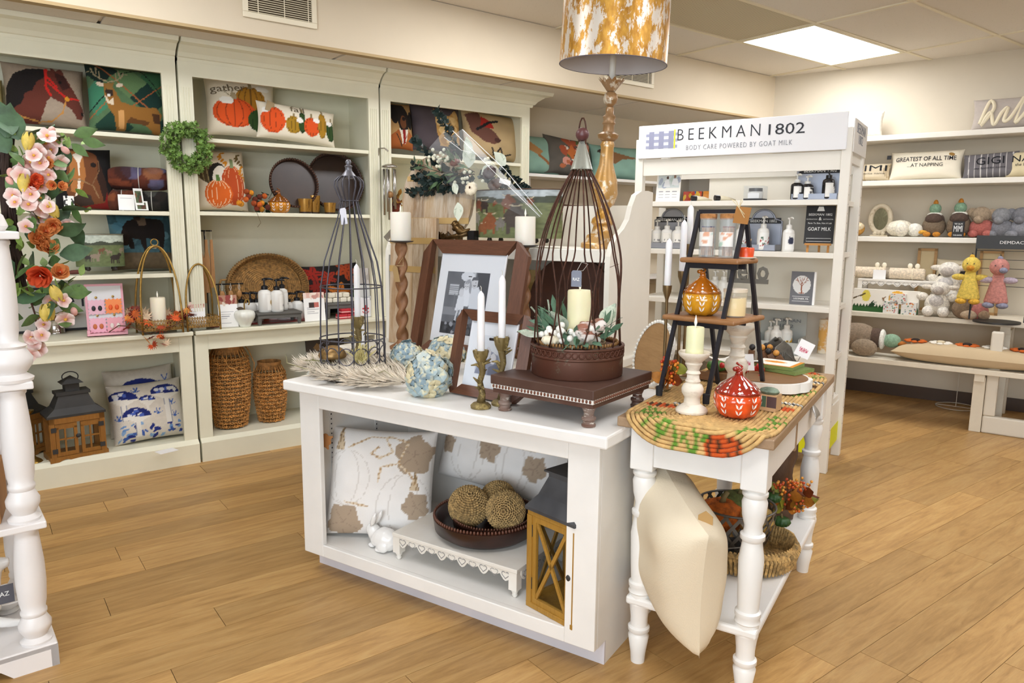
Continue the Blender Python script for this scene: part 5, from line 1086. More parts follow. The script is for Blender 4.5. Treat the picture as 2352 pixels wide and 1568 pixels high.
# ================================================================== bird on a branch
BRZ = mat('#6b5230', .35, .8, var=.35, vs=25)
bp_ = P(1035, 555, 1.03); s = mpp(bp_); t = T('bird_sculpture', 'bronze bird perched on a magnolia branch on white hutch', 'sculpture', CAB.w(*CAB.at(1035, 555, 1.03)[:1], 1.03, HZ+.001), CAB.rz)
MB().tube([(-50*s, 0, 8*s), (-20*s, 0, 14*s), (10*s, 0, 20*s), (48*s, 0, 28*s)], [4*s, 5*s, 6*s, 7*s], 7).build('branch', BRZ, t, 180); box(20*s, 28*s, -.02, .02, 0, 20*s).build('stand', BRZ, t)
MB().tube([(8*s, 0, 36*s), (16*s, 0, 42*s), (28*s, 0, 34*s), (38*s, 0, 30*s), (54*s, 0, 38*s)], [5*s, 9*s, 12*s, 7*s, 2*s], 10).ball((14*s, 0, 48*s), 9*s, 10, 8).tube([(6*s, 0, 49*s), (0, 0, 47*s)], [3*s, .3*s], 6).build('bird', BRZ, t, 180); lmb = leaf_mesh(24*s, 7*s, .3); rg = random.Random(4)
for i in range(16): inst('magnolia_petal', lmb, BRZ, t, M=tr((-46+rg.uniform(0, 52))*s, rg.uniform(-.02, .02), 8*s+rg.uniform(0, 6)*s) @ rot('Z', rg.uniform(0, 360)) @ rot('X', rg.uniform(10, 75)))
tag(box(-.02, .02, -.02, .02, 0, .075).build('black_block', IRON, loc=CAB.w(CAB.at(1086, 540, 1.05)[0], 1.05, HZ), rz=CAB.rz), 'small black block beside the bronze bird', 'block')
# ================================================================== bouquet in cellophane on the cow planter
GD = 1.06
t = T('wrapped_bouquet', 'bouquet of eucalyptus, berries and mini pumpkins in clear wrap', 'bouquet', P(1090, 438, GD), CAB.rz); o0 = t.location.copy(); Ri = Matrix.Rotation(-CAB.rz, 4, 'Z'); s = mpp(o0)
def GP(px, py, dd=0): return Ri @ (P(px, py, GD+dd)-o0)
rg = random.Random(9)
def spray(pts, n, L, w, col, seed, dd=0, stem='#3a2a20', wob=.5):
    rg = random.Random(seed); Q = [GP(x, y, dd) for x, y in pts]; MB().tube(Q, .0022, 5).build('stem', mat(stem, .8), t); m = MB()
    for i in range(n):
        u = (i+.5)/n*(len(Q)-1); k = int(u); a, b = Q[k], Q[min(k+1, len(Q)-1)]; p = a.lerp(b, u-k); dr = (b-a).normalized()
        ax = dr.cross(Vector((rg.uniform(-1, 1), rg.uniform(-1, 1), rg.uniform(-1, 1)))).normalized(); d2 = (dr*wob+ax).normalized(); sd = d2.cross(Vector((rg.uniform(-1, 1), rg.uniform(-1, 1), rg.uniform(-1, 1)))).normalized()
        m.add([p, p+d2*L*.5+sd*w, p+d2*L, p+d2*L*.5-sd*w], [(0, 1, 2, 3)])
    stuff(m.build('leaf_spray', mat(col, .6, var=.25, vs=20), t))
for pts, sd in (([(1080, 420), (1010, 380), (965, 335), (950, 318)], 1), ([(1070, 430), (1000, 436), (938, 443)], 2), ([(1085, 425), (1000, 425), (950, 405)], 3), ([(1060, 370), (1030, 300), (1003, 252)], 4), ([(1090, 420), (1040, 400), (1000, 420), (945, 378)], 5), ([(1100, 400), (1170, 430), (1220, 450)], 6), ([(1150, 380), (1200, 430), (1225, 455)], 7)): spray(pts, 95, .034, .014, '#22332f', sd, rg.uniform(-.04, .04))
for pts, sd in (([(1080, 400), (1010, 395), (950, 375)], 11), ([(1090, 395), (1050, 372), (1035, 360)], 12), ([(1090, 400), (1020, 405), (1000, 420)], 13)): spray(pts, 16, .065, .009, '#4c6440', sd, -.05, wob=.9)
lw = leaf_mesh(.09, .03); lw.materials.append(worn('#dfe3d2', '#8fa383', .56, 22, .7))
for (x, y, a, k) in ((1075, 385, 5, 1.3), (1050, 465, 170, 1.), (1160, 380, -40, .9), (1040, 420, 150, .7), (1105, 400, 60, .8), (1075, 355, 0, .9)): inst('leaf', lw, None, t, M=Matrix.Translation(GP(x, y, -.08)) @ rot('Y', a) @ Matrix.Scale(k, 4))
be = MB().ball((0, 0, 0), .0085, 9, 6).mesh('berry', 180); be.materials.append(mat('#e2dfc6', .4))
for i in range(34): px, py = rg.choice(((1000, 362), (1015, 372), (1115, 372), (1120, 395), (1060, 408), (1110, 418), (1005, 350), (1078, 402))); inst('berry', be, None, t, M=Matrix.Translation(GP(px+rg.uniform(-16, 16), py+rg.uniform(-12, 12), -.09+rg.uniform(0, .02))))
def mini_pumpkin(t, M, r, col, stem='#5a3a24', nm='mini_pumpkin', flat=.7):
    p = MB().lathe([(.001, r*.1), (r*.4, 0), (r*.8, r*.2*flat), (r, r*.7*flat), (r*.85, r*1.2*flat), (r*.4, r*1.42*flat), (.001, r*1.3*flat)], 40, None, 9, .14).build(nm, col, t, 180, M=M); MB().tube([(0, 0, r*1.2*flat), (.1*r, 0, r*1.6*flat), (.25*r, 0, r*1.85*flat)], [r*.18, r*.12, r*.1], 6).build('stem', mat(stem, .8), p, 180); return p
mini_pumpkin(t, Matrix.Translation(GP(1087, 437, -.12)) @ rot('X', 70), .033, mat('#e9dcc2', .55)); mini_pumpkin(t, Matrix.Translation(GP(1128, 402, -.11)) @ rot('X', 55), .034, mat('#4a3838', .5, .2, var=.3, vs=30)); mini_pumpkin(t, Matrix.Translation(GP(1140, 430, -.11)) @ rot('X', 40), .034, mat('#5a4238', .5, .2, var=.4, vs=30)); mini_pumpkin(t, Matrix.Translation(GP(1047, 378, -.06)) @ rot('X', 40), .025, mat('#6b3220', .6))
MB().box(-.03, .03, -.001, 0, -.01, .012, Matrix.Translation(GP(1160, 418, -.14)) @ rot('Y', 15)).build('price_tag', PAPER, t)
fm = MB(); E_ = [(1036, 312), (1062, 296), (1245, 498), (1215, 505), (1150, 470), (1050, 452), (985, 340), (1020, 300)]
cen = (1110, 400); vs = [GP(*cen, -.15)]+[GP(x, y, -.10+.05*(i % 2)) for i, (x, y) in enumerate(E_)]+[GP((x+cen[0])/2, (y+cen[1])/2, -.17+.04*(i % 2)) for i, (x, y) in enumerate(E_)]
n = len(E_); fm.add(vs, [(0, 1+n+i, 1+n+(i+1) % n) for i in range(n)]+[(1+n+i, 1+i, 1+(i+1) % n, 1+n+(i+1) % n) for i in range(n)]); fm.build('clear_wrap', glassy('#f6f8fa', .05, .13), t)
for L in ([(1040, 300), (1140, 400), (1240, 497)], [(1062, 297), (1160, 390), (1245, 492)], [(1020, 315), (1060, 345), (1090, 352)]): MB().tube([GP(x, y, -.16) for x, y in L], .0016, 4).build('wrap_fold', glassy('#ffffff', .1, .4), t)
# ================================================================== twisted candlesticks
TWW = wood('#9a6f4a', '#74492c', 'z', 2, .5)
def twist(lab, x, y, zt, rot0, lab2):
    t = T('twisted_candlestick', lab, 'candlestick', CAB.w(x, y, .776), CAB.rz, 'twisted candlesticks'); h = zt-.776
    MB().lathe([(.06, 0), (.062, .012), (.03, .03), (.022, .045)], 24).build('foot', TWW, t, 50); vs, fs, n = [], [], 22; m = 60
    for j in range(m+1):
        z = .045+(h-.055)*j/m; tw = rot0+j/m*5.5*2*math.pi/1.0*.5
        for k in range(n): a = 2*math.pi*k/n; r = .0225*(1+.34*math.cos(2*(a-tw))); vs.append((r*math.cos(a), r*math.sin(a), z))
    fs = [(j*n+k, j*n+(k+1) % n, (j+1)*n+(k+1) % n, (j+1)*n+k) for j in range(m) for k in range(n)]; MB().add(vs, fs).build('twisted_stem', TWW, t, 180)
    MB().lathe([(.02, h-.012), (.058, h-.004), (.06, h), (.0001, h)], 26).build('drip_plate', mat('#55504e', .4, .6), t, 50)
    s = mpp(t.location); pillar(lab2, CAB.w(x, y, zt+.001), 23*s, 63*s, '#efe9dc', 'pillar candles on twisted sticks', True); return t
t = twist('twisted wooden candlestick with paper tag before the rectangular board', CAB.at(921, 553, .78)[0], .78, CAB.at(921, 553, .78)[1], 0, 'white pillar candle on the twisted stick before rectangular board')
MB().prism([(-.014, -.035), (.018, -.04), (.016, .03), (0, .045), (-.016, .03)], -.002, 0).build('paper_tag', mat('#a88a5c', .8), t, M=tr(-.005, -.032, .36) @ rot('Y', -12)); MB().tube([(.01, -.03, .41), (.028, -.02, .44), (.03, -.02, .4), (.0, -.035, .40)], .0012, 4).build('twine', mat('#c8b080', .9), t)
twist('twisted wooden candlestick behind the large photo frame', CAB.at(1206, 563, .93)[0], .93, CAB.at(1206, 563, .93)[1], 1, 'white pillar candle on the twisted stick behind photo frame')
# ================================================================== photo frames
FRW = wood('#6f4630', '#4a2a1a', 'x', 2.2, .5)
def pframe(lab, x, y, w, h, tilt, turn, b, cv, mt=.0, matx=.16, g='wooden photo frames', pm=(.2, .18, .8, .82)):
    t = T('framed_photo', lab, 'picture', CAB.w(x, y, .776), CAB.rz+R(turn), g); K = rot('X', -tilt)
    for i, (L, A, cx, cz) in enumerate(((w, 0, 0, 0), (w, 180, 0, h), (h, -90, -w/2, h/2), (h, 90, w/2, h/2))):
        m = MB(); q = [(-L/2, 0), (L/2, 0), (L/2-b, b), (-L/2+b, b)]; yy = [-.022, -.022, -.008, -.008]
        m.add([(u, yy[k], v) for k, (u, v) in enumerate(q)]+[(u, .012, v) for u, v in q], [(0, 1, 2, 3), (7, 6, 5, 4), (0, 4, 5, 1), (1, 5, 6, 2), (2, 6, 7, 3), (3, 7, 4, 0)])
        m.build('moulding', FRW, t, M=K @ tr(cx, 0, cz if i < 2 else h/2) @ rot('Y', A))
    box(-w/2+b-.004, w/2-b+.004, .0, .006, b-.004, h-b+.004).build('mat_board', mat('#e9e8ea', .7), t, M=K); iw, ih = w-2*b, h-2*b
    card('photo', iw*(pm[2]-pm[0]), ih*(pm[3]-pm[1]), .001, cv, t, 'paper', 90, M=K @ tr(iw*((pm[0]+pm[2])/2-.5), -.0015, b+ih*pm[1]))
    box(-w/2+b-.002, w/2-b+.002, -.004, -.003, b, h-b).build('glass', pane(.05), t, M=K); MB().prism([(-.03, 0), (.03, 0), (.01, h*.7), (-.01, h*.7)], .0, .006, rot('X', 14)).build('easel_back', mat('#2c221c', .8), t, M=tr(0, h*.32, 0))
    return t
def family(a):
    c = Cv('#6c6d72', 110, .8).mott(.2, 8, 2)
    if a:
        c.rect('#c9cace', .1, .62, .32, .8); [c.line('#8a8b90', .012, [(.1, .64+.03*i), (.32, .64+.03*i)]) for i in range(6)]; c.rect('#b8b9be', .55, .6, .68, 1); c.rect('#4a4b50', .72, .3, 1, 1); c.rect('#86878c', 0, .3, .45, .42); c.rect('#3c3c40', 0, 0, 1, .18); c.blots(['#9a9ba0', '#55565a', '#2c2c30'], 40, .02, .05, 3, (0, 0, 1, .18)); c.ell('#d8d9de', .5, .93, .16, .08)
        c.poly('#d6d8de', [(.55, .75), (.78, .78), (.9, .62), (.9, .42), (.62, .4)]); c.poly('#4c4d54', [(.45, .42), (.88, .42), (.86, .3), (.62, .25), (.42, .02), (.3, .05), (.4, .3)]); c.ell('#c8c8cc', .68, .83, .075, .085); c.poly('#5c5d62', [(.6, .87), (.76, .88), (.74, .93), (.63, .93)])
        c.poly('#e2e3e8', [(.42, .74), (.58, .74), (.6, .45), (.4, .45)]); c.ell('#cfcfd3', .5, .8, .065, .085); c.poly('#9d9ea4', [(.44, .84), (.56, .9), (.62, .8), (.62, .66), (.57, .68), (.56, .82)]); c.line('#4a4a4e', .012, [(.47, .775), (.5, .765), (.53, .775)]); c.line('#4a4a4e', .012, [(.65, .795), (.68, .785), (.71, .795)]); [c.ell('#3a3a3e', X_, Y_, .009, .008) for X_, Y_ in ((.475, .815), (.52, .815), (.65, .84), (.7, .84), (.37, .68), (.415, .68))]
        c.poly('#dcdde2', [(.33, .62), (.47, .62), (.5, .4), (.3, .38)]); c.ell('#d2d2d6', .395, .67, .06, .07); c.poly('#b4b5ba', [(.32, .7), (.4, .76), (.47, .7), (.43, .72), (.36, .72)]); [c.line('#d0d1d6', .035, [(X_, .4), (X_-.03, .22)]) for X_ in (.36, .44)]; [c.ell('#1c1c20', X_, .2, .035, .018) for X_ in (.32, .4)]; c.line('#7a7b80', .02, [(.24, .64), (.25, .4)])
    else: c = Cv('#c4c5d0', 60).mott(.1, 6, 4); c.rect('#d9dade', 0, .55, 1, 1); c.poly('#8e90a0', [(0, 0), (.2, .5), (.5, .62), (.8, .5), (1, .1), (1, 0)]); c.ell('#d0ccd0', .4, .55, .12, .16); c.ell('#d8d4d6', .62, .42, .11, .14); c.poly('#6e7080', [(.5, .2), (.9, .35), (.95, 0), (.5, 0)])
    return c
pframe('large brown wooden frame with black and white family photo', .215, .735, .50, .535, 13, -5, .062, family(1), pm=(.13, .10, .80, .80))
pframe('small brown wooden frame with pale portrait behind branch candlesticks', .757, .15, .27, .30, 14, -5, .036, family(0), pm=(.22, .2, .82, .8))
# ================================================================== branch candlesticks with tapers
BRK = worn('#6b5a34', '#a8945c', .56, 40, .6, .25)
def taper(lab, loc, h, r=.011, g=None, lean=(0, 0), col='#eceaea'):
    t = T('taper_candle', lab, 'candle', loc, 0, g); m = MB(); m.tube([(lean[0]*u*h, lean[1]*u*h, h*u) for u in (0, .02, .3, .6, .9, .95, .985, 1)], [r*.85, r, r, r*.98, r*.95, r*.75, r*.3, r*.15], 16); m.build('wax', waxm(col), t, 60); MB().tube([(lean[0]*h, lean[1]*h, h), (lean[0]*h+.001, 0+lean[1]*h, h+.01), (lean[0]*h-.003, lean[1]*h, h+.016)], .001, 4).build('wick', mat('#d8d4c8', .8), t); return t
def branch(lab, px, pyb, pyc, seed, lab2, pyt):
    x, y = CAB.on(px, pyb, .776); y += .03; loc = CAB.w(x, y, .776); s = mpp(loc); t = T('branch_candlestick', lab, 'candlestick', loc, CAB.rz, 'branch candlesticks'); h = (pyb-pyc)*s; rg = random.Random(seed)
    MB().lathe([(.033, 0), (.034, .008), (.026, .016), (.012, .02)], 22).build('foot', BRK, t, 50)
    MB().tube([(0, 0, .016), (.006, 0, h*.25), (-.004, 0, h*.45), (.007, 0, h*.62), (0, 0, h*.8), (-.002, 0, h*.9)], [.015, .011, .010, .010, .013, .018], 9).build('trunk', worn('#5d4c2a', '#a8945c', .55, 60, .6, .25), t, 180)
    MB().lathe([(.014, h*.8), (.022, h*.88), (.026, h*.97), (.024, h), (.014, h*.985), (.0001, h*.97)], 14, None, 7, .12).build('cup', BRK, t, 50)
    for i in range(7): a = rg.uniform(0, 6.28); z = rg.uniform(.3, .8)*h; MB().tube([(0, 0, z), (.016*math.cos(a), .016*math.sin(a), z+.012), (.034*math.cos(a), .034*math.sin(a), z+.008+rg.uniform(0, .02))], [.006, .005, .002], 6).build('twig', BRK, t, 180)
    for i in range(9): a = i*.7; MB().add([(.02*math.cos(a-.2), .02*math.sin(a-.2), h*.9), (.02*math.cos(a+.2), .02*math.sin(a+.2), h*.9), (.032*math.cos(a), .032*math.sin(a), h*1.02)], [(0, 1, 2)]).build('bark_flake', BRK, t)
    taper(lab2, CAB.w(x, y, .776+h*.972), (pyc-pyt)*s, .0122, 'tapers on branch candlesticks')
branch('front bark textured candlestick beside the dark riser', 1092, 940, 806, 1, 'white taper in the front bark candlestick', 668); branch('rear bark textured candlestick, partly behind riser leg', 1140, 933, 776, 2, 'white taper in the rear bark candlestick', 632)
branch('bark textured candlestick inside the wire dress form', 812, 862, 728, 3, 'white taper in the candlestick inside dress form', 606)
x, y = CAB.on(832, 850, .79); taper('shorter white taper standing in the twig nest', CAB.w(x, y, .79), 112*mpp(CAB.w(x, y, .8)), .0125, None)
# ================================================================== dark riser with cloche
RB = worn('#4a2a1e', '#8a7464', .70, 40, .55); t = T('dark_riser', 'square dark brown riser with bead trim and turned feet', 'riser', CAB.w(1.075, .205, .776), CAB.rz+R(-4)); W = .185; Hh = .118
box(-W-.006, W+.006, -W-.006, W+.006, Hh-.03, Hh).build('top', worn('#452a20', '#7a6456', .74, 30, .5), t, bev=.003); box(-W, W, -W, W, Hh-.058, Hh-.042).build('apron', RB, t, bev=.002)
bx_ = box(-W-.003, W+.003, -W-.003, W+.003, Hh-.043, Hh-.029).build('bead_channel', mat('#e0dcd4', .6), t)
bm2 = MB().ball((0, 0, 0), .0062, 7, 5, (.62, .62, .95)).mesh('bead', 180); bm2.materials.append(mat('#6b3c24', .5))
for i in range(30):
    u = -W+.006+(2*W-.012)*i/29
    for (x, y) in ((u, -W-.004), (W+.004, u)): inst('bead', bm2, None, t, (x, y, Hh-.036))
for sx in (-1, 1):
    for sy in (-1, 1): MB().lathe([(.021, 0), (.022, .006), (.018, .009), (.018, .018), (.022, .021), (.022, .028), (.016, .032), (.0155, .042), (.022, .058), (.023, Hh-.056)], 18, tr(sx*(W-.028), sy*(W-.028), 0)).build('foot', worn('#5a3422', '#d8d0c4', .60, 30, .5, 0, (1, 1, 4)), t, 50)
RST = worn('#5a2e20', '#6f6a58', .63, 16, .5, .45); RT_ = mat('#4a2a1c', .55, .5, var=.3, vs=40)
cx_, cy_ = 1.085, .215; zc0 = .776+.118; t = T('wire_cloche', 'rusty wire cloche with round metal base and galvanised cone', 'cloche', CAB.w(cx_, cy_, zc0+.001), CAB.rz); s = mpp(CAB.w(cx_, cy_, 1.1)); Rb = 107*s
hb = .098; MB().lathe([(Rb*.97, 0), (Rb*.985, .004), (Rb*.985, hb*.6), (Rb*1.005, hb*.63), (Rb*1.005, hb*.68), (Rb*.99, hb*.7), (Rb*.99, hb*.92), (Rb*1.015, hb*.95), (Rb*1.01, hb), (Rb*.95, hb), (Rb*.95, hb*.9), (.0001, hb*.88)], 48).build('base', RST, t, 40)
for k in range(40): a = 2*math.pi*k/40; MB_ = None
ring = MB().tube([(.0085*math.cos(q), 0, .0085*math.sin(q)) for q in np.linspace(0, 6.28, 11)[:-1]], .0022, 4, True).mesh('scroll', 180); ring.materials.append(RST)
for k in range(44): a = 2*math.pi*k/44; inst('scroll_ring', ring, None, t, M=rot('Z', math.degrees(a)) @ tr(0, -Rb*.995, hb*.81))
bd2 = MB().ball((0, 0, 0), .0075, 8, 5, (.8, .8, 1)).mesh('bead', 180); bd2.materials.append(mat('#8a6234', .45))
bb_ = MB()
for k in range(70): a = 2*math.pi*k/70; bb_.ball((Rb*.86*math.cos(a), Rb*.86*math.sin(a), hb+.006), .006, 6, 4, (.75, .75, 1.1))
stuff(bb_.build('bead_ring', mat('#8a6234', .45), t, 180))
ztop = CAB.at(1321, 382, cy_)[1]-zc0; NW = 16; zt2 = ztop
def wr_(u): return Rb*.93*(1 if u < .35 else max(.12, math.cos((u-.35)/.65*1.47)**.85))
for k in range(NW):
    a = 2*math.pi*(k+.5)/NW; sg = 1 if k % 2 else -1; pts = []
    for j in range(26):
        u = j/25; aa = a
        if u < .5: aa = a+sg*(math.pi/NW)*.93*(math.sin(u/.5*math.pi*1.0))
        pts.append((wr_(u)*math.cos(aa), wr_(u)*math.sin(aa), hb+(zt2-hb)*u))
    MB().tube(pts, .0026, 5).build('wire', RT_, t, 180)
GAL = worn('#b4b8ae', '#8a8e88', .6, 40, .35, .7)
MB().lathe([(.036*1.0, zt2-.012), (.034, zt2-.01), (.01, zt2+.072), (.006, zt2+.074)], 20).build('cone_cap', GAL, t, 60); MB().tube([(.022*math.cos(a)*.6, -.03*0, zt2+.05+.045+.05*math.sin(a)) for a in np.linspace(0, 6.28, 15)[:-1]], .0025, 5, True).build('loop', RT_, t, 180); MB().ball((0, 0, zt2+.095), .021, 12, 9).build('knob', mat('#5a3434', .4), t, 180)
# inside the cloche
zf = zc0+hb*.9
pillar('ivory pillar candle with flame tip inside the wire cloche', CAB.w(cx_+.01, cy_-.01, zf+.045), 28*s, 98*s, '#ece4bc'); tag(MB().lathe([(.055, 0), (.058, .03), (.05, .042), (.0001, .044)], 24).build('candle_base', worn('#dcdcca', '#9aa892', .6, 30, .5), smooth=50, loc=CAB.w(cx_+.01, cy_-.01, zf+.001)), 'pale mottled stand under the cloche candle', 'stand')
t = T('cloche_greenery', 'ring of olive leaves, berries and striped pumpkins inside cloche', 'greenery', CAB.w(cx_, cy_, zf+.001), CAB.rz); rg = random.Random(6); MB().tube([(.09*math.cos(a), .09*math.sin(a), .012) for a in np.linspace(0, 6.28, 21)[:-1]], .005, 5, True).build('vine', mat('#6b5638', .8), t)
lo = leaf_mesh(.062, .0095, .15); lo.materials.append(mat('#5f8066', .6, var=.2, vs=25)); lw2 = leaf_mesh(.085, .036, .2); lw2.materials.append(worn('#cfd6c4', '#8ba48c', .55, 30, .6))
for (ax, el, n, rad, hgt) in ((-150, 50, 16, .10, .05), (-60, 10, 12, .11, .03), (-20, 35, 12, .12, .05), (160, 45, 8, .1, .06), (-130, 60, 8, .08, .08)):
    for i in range(n): inst('leaf', lo, None, t, M=rot('Z', ax+rg.uniform(-22, 22)) @ tr(rad*rg.uniform(.7, 1.1), 0, hgt+rg.uniform(-.02, .03)) @ rot('Y', 90-el+rg.uniform(-45, 40)) @ rot('Z', rg.uniform(0, 360)))
for (ax, r, z, e) in ((-150, .13, .05, 20), (-162, .14, .02, 70), (-120, .06, .05, 30), (-165, .12, .06, -10), (40, .1, .06, 20), (-70, .07, .01, 80)): inst('mottled_leaf', lw2, None, t, M=rot('Z', ax) @ tr(r*.85, 0, z) @ rot('Y', e) @ rot('Z', rg.uniform(60, 120)))
bw_ = MB().ball((0, 0, 0), .0105, 9, 6).mesh('berry', 180); bw_.materials.append(mat('#ece9e0', .35))
for i in range(20): a = R(rg.choice((-120, -100, -95, -35, -80))+rg.uniform(-14, 14)); inst('berry', bw_, None, t, (rg.uniform(.09, .13)*math.cos(a), rg.uniform(.09, .13)*math.sin(a), .03+rg.uniform(0, .05)))
STR = worn('#8a4a2c', '#e2dcd6', .5, 9, .6, 0, (6, 1, 1)); mini_pumpkin(t, rot('Z', -50) @ tr(.10, 0, .055) @ rot('Y', 65), .034, STR); mini_pumpkin(t, rot('Z', -28) @ tr(.11, 0, .06) @ rot('X', 30), .036, STR); mini_pumpkin(t, rot('Z', -112) @ tr(.11, 0, .012), .03, mat('#e6dcc2', .5))
MB().tube([(.15, -.03, zt2*.0+.27), (.13, -.05, .26)], .001, 4).build('tag_wire', RT_, t)
q_ = P(1324, 640, cy_-.13); t = T('hang_tag', 'grey hang tag reading RAZ on the wire cloche', 'tag', q_, CAB.rz); MB().prism([(-.017, -.024), (.017, -.024), (.017, .02), (.012, .025), (-.012, .025), (-.017, .02)], -.001, .001).build('card', mat('#7d8290', .6), t); txt('RAZ', WHITEINK, t, .022, .009, tr(0, -.0013, -.006)); MB().tube([(0, 0, .022), (.015, .002, .05), (.035, .005, .045), (.02, .003, .025), (0, 0, .022)], .0008, 4).build('string', mat('#c8c4bc', .8), t)
# ================================================================== wire dress form and the nest
x, y = CAB.on(812, 858, .79); t = T('wire_dress_form', 'tall grey wire dress form cage with turned finial', 'dress form', CAB.w(x, y, .79), CAB.rz); s = mpp(CAB.w(x, y, 1.1)); WIR = mat('#55535a', .4, .7); z_ = lambda py: CAB.at(812, py, y)[1]-.79
prof = [(74, 842), (74, 800), (73, 740), (70, 660), (60, 600), (44, 552), (27, 500), (20, 468), (19, 460), (25, 448), (33, 428), (32, 416), (22, 406), (12, 404)]
for k in range(14): a = 2*math.pi*(k+.3)/14; MB().tube([(r*s*math.cos(a), r*s*math.sin(a), max(0, z_(py))) for r, py in prof], .0027, 5).build('wire', WIR, t, 180)
for r, py in ((74, 842), (70, 658), (19.5, 461), (74, 775)): MB().tube([(r*s*math.cos(a), r*s*math.sin(a), max(.003, z_(py))) for a in np.linspace(0, 6.283, 33)[:-1]], .0027, 5, True).build('hoop', WIR, t, 180)
for k in range(14):
    a = 2*math.pi*(k+.8)/14; MB().tube([(74.5*s*math.cos(a+.23*math.cos(q)), 74.5*s*math.sin(a+.23*math.cos(q)), z_(808)+.032*math.sin(q)) for q in np.linspace(0, 6.28, 17)[:-1]], .0022, 5, True).build('scroll', WIR, t, 180)
MB().lathe([(14*s, z_(410)), (17*s, z_(404)), (14*s, z_(400)), (8*s, z_(392)), (7*s, z_(385)), (9*s, z_(381)), (5*s, z_(378)), (7*s, z_(371)), (4*s, z_(366)), (.0001, z_(365))], 18).build('finial', mat('#6b6a70', .4, .5), t, 60)
tg = MB().prism([(-.016, -.03), (.016, -.03), (.016, .022), (.011, .03), (-.011, .03), (-.016, .022)], -.001, .001).build('price_tag', mat('#d8d8e2', .6), t, M=tr(.012, -20*s-.01, z_(497)) @ rot('Y', -8)); MB().tube([(0, 0, .028), (-.02, 0, .05), (0, .01, .075), (.02, 0, .05)], .0012, 4, True).build('loop', WIR, tg)
def twigs(t, n, seed, R0, thick, mt, name, zc=.02, spread=.02):
    rg = random.Random(seed); m = MB()
    for i in range(n):
        a0 = rg.uniform(0, 6.28); L = rg.uniform(1., 2.6); r0 = R0*rg.uniform(.6, 1.15); m.tube([((r0+rg.uniform(-.012, .012))*math.cos(a0+L*u), (r0+rg.uniform(-.012, .012))*math.sin(a0+L*u)*.75, zc+rg.uniform(-spread, spread)) for u in np.linspace(0, 1, 7)], thick, 4)
    return stuff(m.build(name, mt, t))
nt = T('twig_nest', 'dark twig nest ring around the foot of dress form', 'nest', CAB.w(x+.01, y, .776), CAB.rz); twigs(nt, 90, 3, .15, .0016, mat('#3f2f22', .9), 'twigs'); twigs(nt, 40, 5, .16, .0013, mat('#6b6a42', .9), 'green_twigs', .03)
m = MB(); rg = random.Random(8)
for i in range(16): z0 = rg.uniform(.03, .06); k = rg.choice((-1, 1)); dx = rg.uniform(.15, .34)*(1 if k > 0 else .9); m.tube([(k*.03, -.05, z0), (k*dx*.5, -.09+rg.uniform(-.03, .05), z0+rg.uniform(-.01, .02)), (k*dx*.8, -.10+rg.uniform(-.04, .06), z0+rg.uniform(-.01, .03)), (k*dx, -.12+rg.uniform(-.03, .09), z0+rg.uniform(-.03, .05))], [.0018, .0015, .0012, .0006], 4)
stuff(m.build('stray_stems', mat('#7d7a4c', .9), nt))
mt_ = T('mushroom_ornament', 'bronze mushroom ornament inside the dress form', 'ornament', CAB.w(x-.06, y-.05, .80), CAB.rz); MB().lathe([(.015, 0), (.012, .05), (.014, .07)], 12).build('stalk', BRZ, mt_, 50); MB().lathe([(.05, .055), (.055, .065), (.045, .085), (.02, .1), (.0001, .104)], 18).build('cap', mat('#9a7a4c', .4, .6, var=.3, vs=30), mt_, 60)
wt = T('straw_bundle', 'small bundle of pale straw inside the dress form', 'ornament', CAB.w(x+.07, y-.03, .80), CAB.rz); m = MB(); [m.tube([(0, 0, 0), (rg.uniform(-.02, .02), rg.uniform(-.02, .02), .05), (rg.uniform(-.05, .05), rg.uniform(-.05, .05), rg.uniform(.08, .12))], .0018, 4) for i in range(40)]; stuff(m.build('straw', mat('#c9bc80', .9), wt))
# ================================================================== pampas and hydrangeas
t = T('pampas_bunch', 'bunch of creamy white pampas plumes lying on worktop', 'dried grass', CAB.w(0, 0, .776), CAB.rz); PAM = mat('#e9ddcb', .95, var=.1, vs=30); rg = random.Random(10)
for k, (A, B) in enumerate((((700, 852), (905, 845)), ((720, 838), (890, 832)), ((735, 872), (932, 872)), ((780, 888), (932, 886)), ((760, 850), (930, 858)), ((690, 848), (830, 862)), ((720, 862), (925, 848)))):
    xa, ya = CAB.on(*A, .79); xb, yb = CAB.on(*B, .79); m = MB(); ya, yb = max(ya, .0), max(yb, .0)
    for i in range(900):
        u = rg.random(); px_, py_ = xa+(xb-xa)*u, ya+(yb-ya)*u; r = .05*math.sin(math.pi*min(.97, .1+.85*u))+.01; a = rg.uniform(-.3, math.pi+.3); L = rg.uniform(.025, .055); d = Vector((-(xb-xa)*1.6, -(yb-ya)*1.6, 0)).normalized()*.8+Vector((0, math.cos(a), math.sin(a)*.9)); d.normalize()
        p = Vector((px_, py_+r*.5*math.cos(a), .022+r*.5*max(0, math.sin(a)))); sd = d.cross(Vector((rg.uniform(-1, 1), rg.uniform(-1, 1), 1))).normalized()*.0032; e = p+d*L; e.z = max(e.z, .002); m.add([p-sd, p+sd, e], [(0, 1, 2)])
    stuff(m.build('plume', PAM, t))
BLU = []
